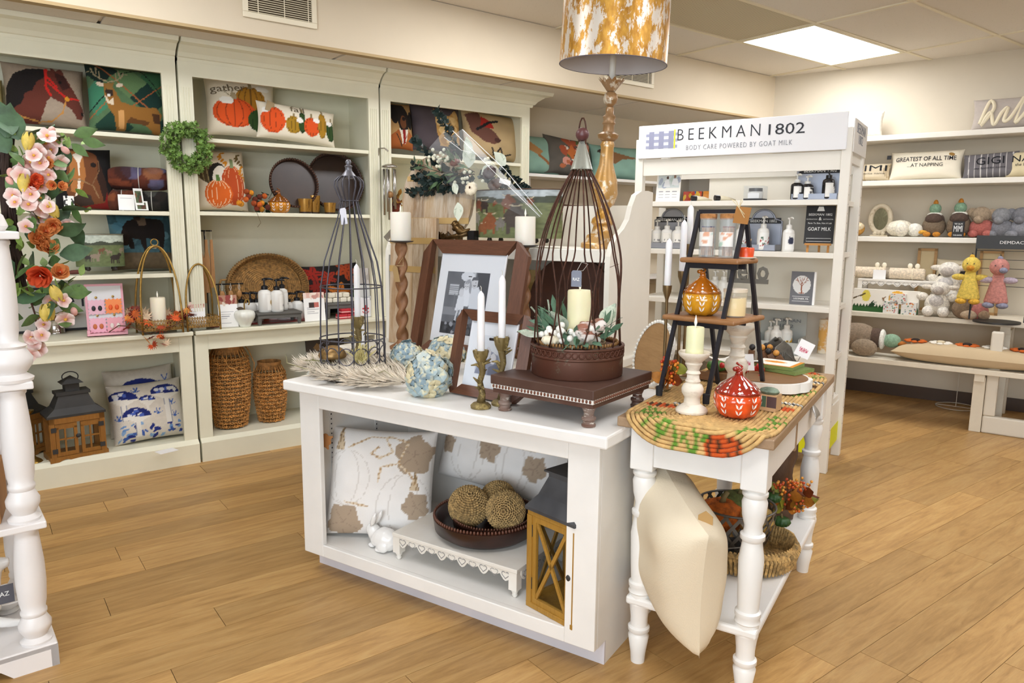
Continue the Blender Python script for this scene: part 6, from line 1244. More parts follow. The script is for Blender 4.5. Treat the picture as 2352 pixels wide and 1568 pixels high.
for cc in ('#93a7ad', '#a3b4b6', '#c9bd98', '#8398a2', '#b6c0bc'):
    m = MB()
    for q in range(4):
        a = q*math.pi/2; f = lambda u, v, a=a: (lambda r, w_: (r*math.cos(a)-w_*math.sin(a), r*math.sin(a)+w_*math.cos(a), .006*math.sin(v*2.2)-.004*(2*u-1)**2))(.002+.024*v, (u-.5)*.040*math.sin(math.pi*min(.95, v*.9+.08))); m.sheet(f, 3, 3)
    me = m.mesh('floret', 180); mm, qn = base('hydrangea', cc, .6); co = qn.coord(); qn.col(qn.ramp(qn.noise(co, 45, 2), [(.5, cc), (.72, '#dcd3ae')])); me.materials.append(mm); BLU.append(me)
def hydrangea(lab, loc, r, seed, n=64, stem=None, g='blue hydrangea heads'):
    t = T('hydrangea', lab, 'flower', loc, CAB.rz, g); rg = random.Random(seed); MB().ball((0, 0, 0), r*.72, 12, 8).build('core', mat('#4e6a62', .8), t, 180)
    for i in range(n):
        zz = 1-2*(i+.5)/n; ph = i*2.39996; d = Vector((math.sqrt(1-zz*zz)*math.cos(ph), math.sqrt(1-zz*zz)*math.sin(ph), zz)); inst('floret', BLU[rg.randrange(5)], None, t, M=Matrix.Translation(d*r*rg.uniform(.86, 1.05)) @ d.to_track_quat('Z', 'Y').to_matrix().to_4x4() @ rot('Z', rg.uniform(0, 90)) @ rot('X', rg.uniform(-25, 25)) @ Matrix.Scale(r/.075*rg.uniform(.85, 1.15), 4))
    return t
for (px, py, zz, r, lb) in ((985, 862, .845, .078, 'blue and gold hydrangea head at front, nearest the worktop edge'), (1025, 812, .85, .07, 'blue hydrangea head against the small photo frame'), (935, 822, .838, .062, 'blue hydrangea head beside the pampas plumes')):
    x, y = CAB.on(px, py, zz); hydrangea(lb, CAB.w(x, y, zz), r, px)
bx0, by0 = -.135, .33; t = T('galvanised_bucket', 'tall dull galvanised bucket on floor behind cabinet end', 'bucket', CAB.w(bx0, by0, 0), CAB.rz); MB().lathe([(.085, 0), (.087, .01), (.118, .6), (.122, .61), (.118, .615), (.114, .6), (.083, .012), (.0001, .012)], 32).build('pail', worn('#6f7272', '#8f928e', .55, 14, .5, .6), t, 50); [MB().tube([(rr_*math.cos(a), rr_*math.sin(a), z) for a in np.linspace(0, 6.283, 33)[:-1]], .003, 5, True).build('band', worn('#6f7272', '#8f928e', .55, 14, .5, .6), t, 180) for rr_, z in ((.108, .4), (.097, .2))]
for i, (dx, dy, dz, r, lb) in enumerate(((-.03, -.05, .69, .075, 'blue hydrangea head leaning out of galvanised bucket'), (-.02, .07, .74, .07, 'blue hydrangea head at rear of galvanised bucket'), (.05, .0, .66, .065, 'blue hydrangea head in the middle of galvanised bucket'))): hydrangea(lb, CAB.w(bx0+dx, by0+dy, dz), r, 20+i, 54)
# ================================================================== inside the cabinet
IZ = .129
def leafcv(kind):
    c = Cv('#e6e2de', 120, 1 if kind != 1 else 1.7).mott(.03, 14, 3); A = 1 if kind != 1 else 1.7
    def leaf(x, y, r, a):
        pts = [(x+r*k*math.cos(q+a), y+A*r*k*math.sin(q+a)) for q, k in ((q, .87+.1*math.cos(5*q)+.04*math.cos(11*q)) for q in np.linspace(0, 6.28, 41)[:-1])]; c.poly('#a8947e', pts); [c.line('#968270', .006, [(x, y), (x+r*.8*math.cos(a+q), y+A*r*.8*math.sin(a+q))]) for q in (0, 1.2, 2.4, 3.6, 4.8)]
    def cord(pts):
        for i in range(len(pts)-1):
            (x0, y0), (x1, y1) = pts[i], pts[i+1]; n = max(2, int(math.hypot(x1-x0, y1-y0)/.018))
            for k in range(n): c.line('#b0906a' if k % 2 else '#d8c6ac', .017, [(x0+(x1-x0)*k/n, y0+(y1-y0)*k/n), (x0+(x1-x0)*(k+1)/n, y0+(y1-y0)*(k+1)/n)])
    def stalk(x, y, h): c.poly('#cdb89a', [(x-.045, y), (x+.05, y), (x+.01, y+h), (x-.01, y+h)]); [c.line('#8d7352', .006, [(x-.045+.03*i, y), (x, y+h)]) for i in range(4)]
    def arcs(x, y, rx, ry): [c.line('#d2ccc6', .008, [(x+rx*k*math.cos(q), y+ry*math.sin(q)) for q in np.linspace(-1.5, 1.5, 14)]) for k in (-1, -.55, .55, 1)]
    if kind == 0: arcs(.2, .55, .22, .25); arcs(.75, .3, .25, .3); leaf(.82, .78, .2, .3); leaf(.2, .14, .19, 1); leaf(.86, .32, .14, 2); stalk(.12, .8, .2); stalk(.84, .46, .16); cord([(.2, .82), (.4, .93), (.6, .94), (.75, .9)]); cord([(.55, .92), (.62, .8), (.5, .74), (.42, .78), (.48, .84)]); cord([(.75, .88), (.68, .7), (.52, .66), (.5, .52)]); cord([(.68, .7), (.8, .6), (.84, .52)]); cord([(.2, .33), (.42, .3)])
    elif kind == 1: arcs(.3, .4, .14, .35); arcs(.68, .4, .14, .35); leaf(.1, .45, .085, .5); leaf(.47, .52, .1, .2); leaf(.84, .42, .1, 1); stalk(.13, .62, .34); stalk(.45, .72, .3); stalk(.78, .62, .28); cord([(.16, .8), (.25, .95), (.3, .8), (.24, .72)]); cord([(.25, .93), (.4, .75)]); cord([(.5, .9), (.6, .85), (.72, .98), (.66, .8)])
    else: arcs(.5, .4, .2, .3); leaf(.6, .35, .16, .4); stalk(.4, .7, .25); cord([(.45, .75), (.7, .85), (.9, .8)])
    return c
def cabpillow(lab, x, y, z, w, h, t, cv, tilt, turn, roll=0):
    o = T('throw_pillow', lab, 'pillow', CAB.w(x, y, z), CAB.rz+R(turn), 'white pumpkin vine pillows'); q = bpy.data.objects.new('cover', pillow_mesh(w, h, t, cv, 90, 'cloth', '#e6e2de', .03, int(x*100))); COL.objects.link(q); q.parent = o; q.matrix_local = rot('X', -tilt) @ rot('Y', roll); return o
t = cabpillow('square white pillow with tan leaves and kraft tag, behind rabbit', .235, .17, IZ+.004, .43, .43, .15, leafcv(0), 14, 30, 2)
MB().prism([(u*.9, v*.9) for u, v in scal(.03, 8, .1)], -.002, 0).build('kraft_tag', mat('#a06a38', .8), t, M=tr(-.2, -.02, .40) @ rot('Y', 20))
cabpillow('long white pillow with three tan leaves behind woven balls', .57, .50, IZ+.165, .58, .33, .14, leafcv(1), 14, 2, 4); cabpillow('white pillow with tan leaf half hidden behind lantern', 1.02, .50, IZ+.06, .42, .42, .12, leafcv(2), 10, -6)
# porcelain rabbit
PORC = mat('#e9e7e4', .18, coat=.4); x, y = .318, .105; s = .00128; t = T('rabbit_figurine', 'glossy white ceramic rabbit crouching in the cabinet', 'figurine', CAB.w(x, y, IZ+.001), CAB.rz+R(180)); q = MB()
prof = [(-.062, .028, .022), (-.05, .04, .034), (-.03, .046, .042), (0, .046, .042), (.022, .045, .038), (.036, .055, .028), (.046, .066, .027), (.058, .066, .024), (.068, .06, .014), (.073, .058, .006)]
bpy_m = MB().tube([(a, 0, b) for a, b, r in prof], [r for a, b, r in prof], 16).ball((-.03, .0, .035), .042, 14, 10, (1, .9, .85)).ball((-.066, 0, .034), .013, 8, 6)
bpy_m.ball((-.028, -.03, .026), .026, 10, 8, (1.1, .6, .95)).ball((-.028, .03, .026), .026, 10, 8, (1.1, .6, .95)).ball((.042, -.014, .01), .011, 8, 6, (1.6, .9, .9)).ball((.042, .014, .01), .011, 8, 6, (1.6, .9, .9)).ball((-.01, -.032, .008), .010, 8, 6, (2.2, .9, .8)).ball((-.01, .032, .008), .010, 8, 6, (2.2, .9, .8))
o = bpy_m.build('body', PORC, t, 180); r_ = o.modifiers.new('merge', 'REMESH'); r_.mode = 'VOXEL'; r_.voxel_size = .0035; r_.use_smooth_shade = True; sm = o.modifiers.new('soft', 'SMOOTH'); sm.iterations = 4; sm.factor = .6
for k in (-1, 1): MB().tube([(.045, k*.010, .085), (.034, k*.014, .105), (.022, k*.017, .128), (.014, k*.017, .145)], [.005, .010, .010, .002], 8).build('ear', PORC, t, 180); MB().ball((.06, k*.021, .07), .0035, 8, 6).build('eye', mat('#c9c4c0', .3), t, 180)
# white heart riser
DW = worn('#e6e2da', '#b09a78', .73, 26, .6)
def heart_riser(lab, loc, rz, W, D, Hh, n, g='distressed white heart risers'):
    t = T('heart_riser', lab, 'riser', loc, rz, g); box(0, W, 0, D, Hh-.014, Hh).build('top', DW, t, bev=.002)
    for (x0, L, A) in ((0, W, 0), (W, D, 90)):
        m = int(n*L/W); pw = (L-.05)/m
        for i in range(m):
            xs = .025+pw*i; big = i % 2 == 0; dz = .052 if big else .038; pts = [(xs, Hh-.012), (xs, Hh-.03)]+[(xs+pw*u, Hh-.03-(dz-.03)*math.sin(math.pi*u)) for u in (.15, .3, .5, .7, .85)]+[(xs+pw, Hh-.03), (xs+pw, Hh-.012)]
            f = MB().prism(pts, 0, .006).build('fretwork', DW, t, M=tr(x0, .004, 0) @ rot('Z', A))
            cx = xs+pw/2; hm = MB().tube([(cx+pw*.33*math.sin(q)**3, -.0005, Hh-.030+pw*.022*(13*math.cos(q)-5*math.cos(2*q)-2*math.cos(3*q)-math.cos(4*q))*.85) for q in np.linspace(.5, 5.78, 18)], .0016 if big else .001, 4); hm.build('heart_cutout', mat('#8d8a88', .8), f)
    for x_ in (.018, W-.018):
        for y_ in (.018, D-.018): MB().lathe([(.006, 0), (.011, .008), (.009, .014), (.014, .024), (.010, .03)], 12, tr(x_, y_, 0)).build('foot', DW, t, 50); box(x_-.016, x_+.016, y_-.016, y_+.016, .028, Hh-.014).build('corner_block', DW, t)
    return t
heart_riser('distressed white riser with heart fretwork under wooden bowl', CAB.w(.41, .06, IZ), CAB.rz, .55, .36, .106, 11); RZ_ = IZ+.106
t = T('wooden_bowl', 'large dark wooden bowl tray with beaded rim', 'bowl', CAB.w(.70, .255, RZ_+.001), CAB.rz); DK = mat('#2e1812', .3, var=.25, vs=10)
def bowl(t, r, h, bead, n):
    MB().lathe([(r*.72, 0), (r*.80, .002), (r*.97, h*.35), (r, h*.95), (r*.96, h), (r*.92, h*.92), (r*.86, h*.4), (r*.7, .012), (.0001, .012)], 56).build('bowl', DK, t, 50); q = MB()
    for k in range(n): a = 2*math.pi*k/n; q.ball((r*.975*math.cos(a), r*.975*math.sin(a), h+.003), bead, 6, 4, (.8, .8, 1))
    stuff(q.build('beaded_rim', mat('#5a3424', .4), t, 180))
bowl(t, .196, .074, .007, 96); t = T('wooden_bowl', 'smaller dark beaded bowl nested inside the larger bowl', 'bowl', CAB.w(.72, .262, RZ_+.015), CAB.rz); bowl(t, .145, .054, .0055, 84)
def wball(lab, x, y, z, r, seed, a, b):
    t = T('woven_ball', lab, 'ornament', CAB.w(x, y, z), CAB.rz, 'seagrass balls'); K = rot('X', a) @ rot('Y', b); MB().ball((0, 0, 0), r*.93, 18, 12).build('core', mat('#6b5230', .9), t, 180); m = MB(); nr = 26
    for j in range(1, nr):
        th = math.pi*j/nr; n = max(8, int(44*math.sin(th))*2); m.tube([((r*math.sin(th)+.0016*(1 if (i+j) % 2 else -1))*math.cos(2*math.pi*i/n), (r*math.sin(th)+.0016*(1 if (i+j) % 2 else -1))*math.sin(2*math.pi*i/n), r*math.cos(th)+.0015*(1 if (i+j) % 2 else -1)) for i in range(n)], .0036, 4, True)
    stuff(m.build('weave', mat('#a98c5c', .9, var=.4, vs=90), t, M=K))
wball('seagrass ball at the front of the bowl', (.65), .215, RZ_+.105, .073, 1, 25, 20); wball('seagrass ball with visible pole, nearest the lantern', .79, .25, RZ_+.108, .071, 2, 70, 25); wball('seagrass ball at the back of the bowl', .70, .335, RZ_+.105, .066, 3, 15, 40)
# X lantern
LW_ = wood('#b08434', '#8c6422', 'z', 2.4, .55); lx, ly, W, Hb = 1.128, .125, .092, .335; t = T('wooden_lantern', 'golden wood lantern with crossed bars and black metal roof', 'lantern', CAB.w(lx, ly, IZ), CAB.rz+R(-15)); box(-W-.012, W+.012, -W-.012, W+.012, 0, .018).build('base', LW_, t, bev=.002); box(-W-.010, W+.010, -W-.010, W+.010, Hb-.018, Hb).build('head_plate', LW_, t, bev=.002)
for sx in (-1, 1):
    for sy in (-1, 1): box(sx*W-.011, sx*W+.011, sy*W-.011, sy*W+.011, .018, Hb-.018).build('post', LW_, t)
for A in (0, 90, 180, 270):
    K = rot('Z', A); d = bxm([(-W+.011, W-.011, -W-.007, -W+.005, .018, .036), (-W+.011, W-.011, -W-.007, -W+.005, Hb-.038, Hb-.018), (-W+.011, -W+.027, -W-.007, -W+.005, .036, Hb-.038), (W-.027, W-.011, -W-.007, -W+.005, .036, Hb-.038)]).build('door' if A == 0 else 'side_frame', LW_, t, M=K)
    L = math.hypot(2*W-.054, Hb-.074); an = math.degrees(math.atan2(Hb-.074, 2*W-.054))
    for sg in (-1, 1): box(-L/2, L/2, -.005, .003, -.006, .006).build('cross_bar', LW_, d, M=tr(0, -W, Hb/2) @ rot('Y', sg*an))
    box(-W+.02, W-.02, -W+.001, -W+.003, .03, Hb-.03).build('pane', pane(.08), d)
    if A == 0:
        for z in (.085, Hb-.07): box(-W-.004, -W+.012, -W-.010, -W-.007, z-.02, z+.02).build('hinge', BLK, d)
        MB().ball((W-.008, -W-.012, Hb*.5), .010, 8, 6, (1, .6, 1.2)).build('clasp', BLK, d, 180)
rf = MB(); pr = [(1.18, 0), (1.18, .01), (.85, .05), (.62, .105), (.6, .11), (.6, .125), (.72, .126), (.72, .132)]; vs = []; fs = []
for r, z in pr: vs += [(sx*r*W, sy*r*W, Hb+z) for sx, sy in ((-1, -1), (1, -1), (1, 1), (-1, 1))]
for j in range(len(pr)-1): fs += [(j*4+k, j*4+(k+1) % 4, j*4+4+(k+1) % 4, j*4+4+k) for k in range(4)]
rf.add(vs, fs+[(3, 2, 1, 0), tuple(range(len(pr)*4-4, len(pr)*4))]).build('roof', worn('#2e2f33', '#8a8a8c', .72, 22, .6), t); MB().lathe([(.03, Hb+.13), (.012, Hb+.142), (.012, Hb+.15), (.02, Hb+.16), (.014, Hb+.178), (.0001, Hb+.182)], 16).build('finial', BLK, t, 60); MB().tube([(.02*math.cos(a)+.03, .02, Hb+.16+.02*math.sin(a)) for a in np.linspace(0, 6.28, 13)[:-1]], .0035, 5, True).build('ring', BLK, t, 180)
# ================================================================== white etagere at the picture edge
EW = mat('#e6e1de', .4, var=.02, vs=4); DE = .42; t = T('etagere', 'white tiered etagere with turned posts cut by the picture edge', 'shelf', ET.w(0, 0, 0), ET.rz); XE = -.9
MB().prism([(XE, 0), (XE+.12, 0), (XE+.14, .03), (-.15, .03), (-.12, 0), (0, 0), (0, .07), (XE, .07)], 0, .02).build('plinth', EW, t); MB().prism([(0, 0), (.1, 0), (.12, .03), (DE-.12, .03), (DE-.1, 0), (DE, 0), (DE, .07), (0, .07)], -.02, 0, Matrix(((0, 1, 0, 0), (1, 0, 0, 0), (0, 0, 1, 0), (0, 0, 0, 1)))).build('plinth', EW, t)
for z in (.075, .47, .90, 1.335): box(XE, 0, 0, DE, z-.022, z).build('tier', EW, t, bev=.004)
col = [(.042, 0), (.044, .008), (.03, .02), (.036, .03), (.044, .045), (.045, .06), (.032, .085), (.036, .092), (.036, .1), (.032, .105), (.037, .13), (.041, .19), (.04, .25), (.033, .33), (.032, .345), (.036, .35), (.036, .358), (.03, .362)]
for i, (z, h) in enumerate(((.075, .373), (.47, .408), (.90, .413))):
    for (x_, y_) in ((-.05, .05), (-.05, DE-.05), (XE+.05, .05), (XE+.05, DE-.05)): MB().lathe([(r, q/.362*h) for r, q in col] if i < 2 else [(r*(1.35 if q < .1 else .85), q/.362*h) for r, q in col], 24, tr(x_, y_, z)).build('post', EW, t, 50)
for (x_, y_) in ((-.05, .05), (-.05, DE-.05), (XE+.05, .05)): MB().lathe([(.02, 1.335), (.03, 1.35), (.02, 1.38), (.0001, 1.40)], 16, tr(x_, y_, 0)).build('finial', EW, t, 50)
KR = mat('#a8794a', .8, var=.06, vs=5); t = T('kraft_box', 'brown kraft cardboard box on the etagere middle tier', 'box', ET.w(-.20, .17, .471), ET.rz+R(-10)); box(-.11, .11, -.1, .1, 0, .16).build('carton', KR, t, bev=.002); box(-.02, .02, -.1005, .1005, .158, .1605).build('tape', mat('#b88a58', .4), t)
t = T('deer_figurine', 'white ceramic deer figurine lying on etagere bottom tier', 'figurine', ET.w(-.22, .2, .076), ET.rz); o = MB().tube([(-.16, 0, .05), (-.1, 0, .075), (0, 0, .075), (.06, 0, .1), (.075, 0, .17), (.09, 0, .22), (.13, 0, .215)], [.03, .055, .055, .05, .03, .032, .014], 14).tube([(.05, -.03, .05), (.11, -.04, .03), (.16, -.04, .015)], [.02, .015, .01], 8).tube([(-.08, -.03, .05), (-.02, -.06, .03), (.05, -.06, .015)], [.03, .018, .01], 8).build('body', PORC, t, 180); r_ = o.modifiers.new('merge', 'REMESH'); r_.mode = 'VOXEL'; r_.voxel_size = .006; r_.use_smooth_shade = True
for k in (-1, 1): MB().tube([(.08, k*.02, .24), (.07, k*.05, .26), (.06, k*.06, .255)], [.006, .012, .003], 7).build('ear', PORC, t, 180)
tg = MB().prism([(-.03, -.03), (.03, -.03), (.03, .03), (-.03, .03)], -.001, .001).build('hang_tag', mat('#55545c', .6), t, M=tr(.1, -.07, .14)); txt('RAZ', WHITEINK, tg, .035, .014, tr(0, -.0016, -.005))
tag(MB().lathe([(.03, 0), (.033, .005), (.02, .012), (.06, .04), (.085, .06), (.082, .063), (.055, .045), (.0001, .03)], 28).build('ceramic_dish', PORC, smooth=60, loc=ET.w(-.10, .31, .076)), 'small white ceramic dish behind the deer figurine', 'dish')
# ================================================================== flower swag hung on the etagere
SF = Frame(0, 2.94, 0); t = T('flower_swag', 'tall spring flower swag of blossoms, tulips and twigs', 'flower swag', SF.w(SF.at(60, 560, 0)[0], 0, SF.at(60, 560, 0)[1])); o0 = t.location.copy(); S = lambda px, py, dd=0: (lambda q: Vector((q[0], dd, q[1]))-Vector((o0.x, 0, o0.z)))(SF.at(px, py, dd)); s = mpp(o0)
rg = random.Random(21); m = MB(); path = [(20, 300), (12, 400), (22, 500), (35, 600), (45, 660)]
for i in range(34): m.tube([S(x+rg.uniform(-16, 16), y+rg.uniform(-14, 14), rg.uniform(.0, .05)) for x, y in path], rg.uniform(.003, .006), 5)
stuff(m.build('twig_spine', mat('#33221a', .9), t)); MB().tube([S(x, y, -.03) for x, y in ((60, 660), (80, 720), (88, 770), (70, 815), (60, 850))], [.004, .003, .003, .002, .001], 5).build('trailing_stem', mat('#4a2c20', .9), t)
def petals(n, r, w_, cup, col2, ctr, c0):
    m = MB()
    for q in range(n):
        a = 2*math.pi*q/n
        def f(u, v, a=a): rr = r*(.12+.88*v); ww = (u-.5)*w_*math.sin(math.pi*min(.93, .12+.8*v)); return (rr*math.cos(a)-ww*math.sin(a), rr*math.sin(a)+ww*math.cos(a), cup*v*v*r-.1*r*(2*u-1)**2)
        m.sheet(f, 4, 4)
    return m
def petmat(c1, c2, sc=30):
    mm, q = base('petal', c1, .6); tc = q.n('ShaderNodeTexCoord'); g = q.n('ShaderNodeVectorMath', _operation='LENGTH'); q.l(tc.outputs['Object'], g.inputs[0]); mr = q.n('ShaderNodeMapRange'); q.l(g.outputs['Value'], mr.inputs[0]); mr.inputs[2].default_value = .03; q.col(q.ramp(mr.outputs[0], [(.25, c2), (.8, c1)])); return mm
BLO = petals(5, .027, .032, .35, 0, 0, 0).mesh('blossom', 180); BLO.materials.append(petmat('#ecd9d3', '#dfa59b'))
cent = MB().ball((0, 0, .004), .005, 8, 6).mesh('centre', 180); cent.materials.append(mat('#d8a03c', .7))
def rose(c1, c2):
    m = MB()
    for k, (n, r, cup) in enumerate(((5, .034, .5), (5, .028, .9), (4, .021, 1.6), (3, .014, 2.6))): m.v, m.f = m.v, m.f; q = petals(n, r, r*1.35, cup, 0, 0, 0); m.add(q.v, q.f, rot('Z', 37*k) @ tr(0, 0, .002*k))
    me = m.mesh('rose', 180); me.materials.append(petmat(c1, c2)); return me
RO = rose('#e09455', '#d2562c'); PEO = rose('#de5a30', '#c03a1c')
def tulip():
    m = MB()
    for q in range(6): a = q*math.pi/3; m.sheet(lambda u, v, a=a: ((.018*math.sin(math.pi*(.12+.66*v)))*math.cos(a+(u-.5)*1.3*math.sin(math.pi*min(.92, .15+.8*v))), (.018*math.sin(math.pi*(.12+.66*v)))*math.sin(a+(u-.5)*1.3*math.sin(math.pi*min(.92, .15+.8*v))), .055*v), 4, 5)
    me = m.mesh('tulip', 180); me.materials.append(mat('#e0c45c', .55, var=.15, vs=30)); return me
TUL = tulip()
def fl_at(nm, me, px, py, dd, sc=1., up=None):
    K = Matrix.Translation(S(px, py, dd)) @ (rot('X', 90+rg.uniform(-35, 35)) @ rot('Y', rg.uniform(-35, 35)) if up is None else rot('Y', up)) @ rot('Z', rg.uniform(0, 360)) @ Matrix.Scale(sc, 4); o = inst(nm, me, None, t, M=K)
    if nm == 'blossom': inst('centre', cent, None, o)
    return o
for (x, y) in ((108, 313), (125, 322), (104, 328), (85, 347), (78, 358), (95, 358), (110, 362), (70, 372), (92, 375), (118, 345), (50, 392), (48, 402), (76, 404), (58, 415), (100, 388), (112, 400), (94, 428), (137, 372), (60, 445), (30, 448), (35, 465), (52, 458), (70, 445), (92, 455), (100, 462), (78, 478), (95, 482), (60, 520), (68, 512), (88, 500), (105, 495), (152, 520), (145, 690), (150, 732), (140, 730), (115, 690), (70, 776), (95, 770), (68, 812), (88, 802), (78, 788), (100, 745), (65, 470), (110, 475)): fl_at('blossom', BLO, x, y, -.06+rg.uniform(-.03, .03), rg.uniform(.85, 1.15))
for (x, y) in ((122, 517), (105, 530), (96, 548), (92, 560), (113, 570), (85, 545), (142, 428), (120, 425), (138, 625), (112, 375)): fl_at('rose', RO, x, y, -.07, rg.uniform(.6, .85) if y > 440 else .5)
for (x, y, k) in ((93, 632, 1.15), (84, 412, .6), (75, 425, .6)): fl_at('peony', PEO, x, y, -.07, k)
for (x, y, u) in ((52, 440, 10), (132, 500, -25), (104, 738, 5), (118, 735, -10), (62, 345, 10), (118, 655, 160)): fl_at('tulip', TUL, x, y, -.07, 1.05, u)
GL = [leaf_mesh(.075, .02, .25), leaf_mesh(.10, .033, .2), leaf_mesh(.05, .012, .1)]; [me.materials.append(mat(c_, .55, var=.25, vs=18)) for me, c_ in zip(GL, ('#5f7f45', '#4c6b4a', '#86a34e'))]
for i in range(120):
    k = rg.choice((0, 0, 1, 2, 2, 2)); u = rg.random(); px = 20+rg.uniform(0, 130)*(1 if rg.random() < .8 else 1.35); py = 300+u*440
    inst('leaf', GL[k], None, t, M=Matrix.Translation(S(px, py, rg.uniform(-.06, .03))) @ rot('Y', rg.uniform(0, 360)) @ rot('X', rg.uniform(-60, 60)) @ rot('Z', rg.uniform(0, 360)))
for (x, y, a, k, j) in ((5, 560, -60, 2., 1), (30, 600, -130, 1.6, 1), (170, 310, 70, 1., 0), (190, 322, 100, .9, 0), (165, 330, 130, .8, 0), (135, 700, 110, 1., 0), (160, 680, 80, .9, 0), (140, 680, 60, .9, 0), (45, 320, -20, 1.2, 1), (20, 350, -30, 1.3, 1), (15, 315, 10, 1.1, 1), (165, 655, 120, .8, 0), (60, 850, 170, .4, 2), (52, 840, 150, .4, 2)): inst('leaf', GL[j], None, t, M=Matrix.Translation(S(x, y, -.05)) @ rot('Y', a) @ rot('X', -15) @ Matrix.Scale(k, 4))
bud = MB().ball((0, 0, 0), .011, 8, 6, (1, 1, 1.4)).mesh('bud', 180); bud.materials.append(mat('#dca79c', .6))
for (x, y) in ((50, 375), (65, 385), (24, 396), (23, 415), (155, 517), (170, 715), (162, 732), (105, 420), (118, 300), (150, 345)): inst('bud', bud, None, t, M=Matrix.Translation(S(x, y, -.05)) @ rot('Y', rg.uniform(-60, 60)))
# ================================================================== on the console table
TZ = .8055; JZ = TZ+.011
def TB(px, py, z=JZ): x, y = TAB.on(px, py, z); return TAB.w(x, y, z)
# jute runner: braided loops following a rounded strip, draped over the front edge
jc = Cv('#c9a46a', 150, .42).mott(.25, 60, 2)
def leafy(c, pts, k):
    for (x, y) in pts: [c.ell(k, x+.035*math.cos(q), y+.012*math.sin(q), .028, .009, math.degrees(q)) for q in (.5, 2.2, 4)]
def JU(x, y): return (x/.44, (y+.16)/1.22)
for (x, y, rx, ry) in ((.31, -.07, .055, .045), (.06, .16, .05, .028), (.39, .32, .035, .03), (.40, .72, .03, .03), (.38, .98, .04, .03)):
    u, v = JU(x, y); jc.ell('#c4521c', u, v, rx/.44, ry/1.22); [jc.line('#4a3018', .012, [(u+s_*rx/.44*.9, v-ry/1.22*.8), (u+s_*rx/.44*1.1, v+ry/1.22*.8)]) for s_ in (-.7, -.25, .25, .7)]
for (x, y) in ((.12, .21), (.40, .40), (.41, .8)): u, v = JU(x, y); jc.ell('#e2ddd2', u, v, .09, .015); [jc.line('#3a3630', .01, [(u-.08, v+q), (u+.08, v+q)]) for q in (-.008, 0, .008)]
leafy(jc, [JU(*p) for p in ((.05, .05), (.09, .0), (.13, -.04), (.18, -.06), (.22, -.09), (.05, .09), (.08, .06), (.14, -.01), (.40, .06), (.41, .13), (.40, .20), (.40, .55), (.41, .62), (.40, .9), (.36, .02), (.24, -.05))], '#5f8a2c')
vs, fs, cl = [], [], []; nl = 17
for k in range(nl):
    q_ = k*.0124; x0, x1, y0, y1 = .0+q_, .432-q_, -.085+q_, 1.02-q_; rc = max(.012, .15-q_*.75); pts = []
    for cx, cy, a0 in ((x0+rc, y0+rc, math.pi), (x1-rc, y0+rc, 1.5*math.pi), (x1-rc, y1-rc, 0), (x0+rc, y1-rc, .5*math.pi)): pts += [(cx+rc*math.cos(a0+math.pi/2*i/9), cy+rc*math.sin(a0+math.pi/2*i/9)) for i in range(10)]
    n = len(pts); dense = []
    for i in range(n):
        (x0, y0), (x1, y1) = pts[i], pts[(i+1) % n]; m_ = max(1, int(math.hypot(x1-x0, y1-y0)/.008))
        dense += [(x0+(x1-x0)*j/m_, y0+(y1-y0)*j/m_) for j in range(m_)]
    q3 = []
    for i, (x, y) in enumerate(dense):
        b = .0022*(1 if i % 2 else -1); e = -.012
        q3.append((x, y, TZ+.005+b*.6) if y > e else ((x, e-.006-min(.03, (e-y)*.12)+b*.3, TZ+.006-(e-y)*.95)))
    mb = MB().tube(q3, .0067, 5, True); o_ = len(vs); vs += mb.v; fs += [tuple(i+o_ for i in f) for f in mb.f]
    for (x, y) in dense: cl += [jc.samp(*[min(.999, max(0, w_)) for w_ in JU(x, y)])]*5
me = bpy.data.meshes.new('runner'); me.from_pydata(vs, [], fs); paint(me, cl); me.materials.append(printed('knit')); me.polygons.foreach_set('use_smooth', [True]*len(fs))
t = T('jute_runner', 'braided jute runner with pumpkins and green vines on table', 'table runner', TAB.w(0, 0, 0), TAB.rz); inst('braid', me, None, t); o = box(.03, .40, .0, .95, TZ+.0005, TZ+.006).build('backing', mat('#a8844c', .9), t)
JZ = TZ+.0165
# ladder stand
LB = mat('#26242a', .45, .3); SHW = wood('#a5764a', '#80552e', 'x', 2.5, .5); t = T('ladder_stand', 'black folding ladder stand with three brown wood shelves', 'stand', TAB.w(.10, .24, JZ), TAB.rz+R(-10)); Hl = .595; bw2, tw = .083, .078
def leg(p, q): return MB().tube([p, q], .0085, 4)
for sx in (-1, 1): leg((sx*bw2, 0, .0), (sx*tw+.04, .13, Hl)).build('front_leg', LB, t); leg((sx*bw2+.055, .31, .0), (sx*tw+.04, .13, Hl)).build('rear_leg', LB, t); MB().lathe([(.011, 0), (.012, .03), (.009, .032)], 8, tr(sx*bw2, 0, 0)).build('rubber_foot', mat('#1a191c', .8), t)
MB().tube([(-tw+.04, .13, Hl), (tw+.04, .13, Hl)], .0085, 4).build('top_bar', LB, t)
sh_ = []
for z, w2, y0, y1 in ((Hl-.15, .10, .05, .20), (Hl-.335, .125, .02, .25)):
    xo = .04*z/Hl+.01; box(xo-w2, xo+w2, y0, y1, z-.012, z+.004).build('shelf', SHW, t, bev=.006); bxm([(xo-bw2, xo+bw2, y0+.03, y0+.04, z-.03, z-.013), (xo-bw2, xo+bw2, y1-.06, y1-.05, z-.03, z-.013)]).build('brace', LB, t)
LZ = [JZ+Hl-.15+.004, JZ+Hl-.335+.004]; K0 = t.matrix_basis.copy(); Lw = lambda x, y, z: TAB.w(.10, .24, 0)+Matrix.Rotation(TAB.rz+R(-10), 3, 'Z') @ Vector((x, y, 0))+Vector((0, 0, z))
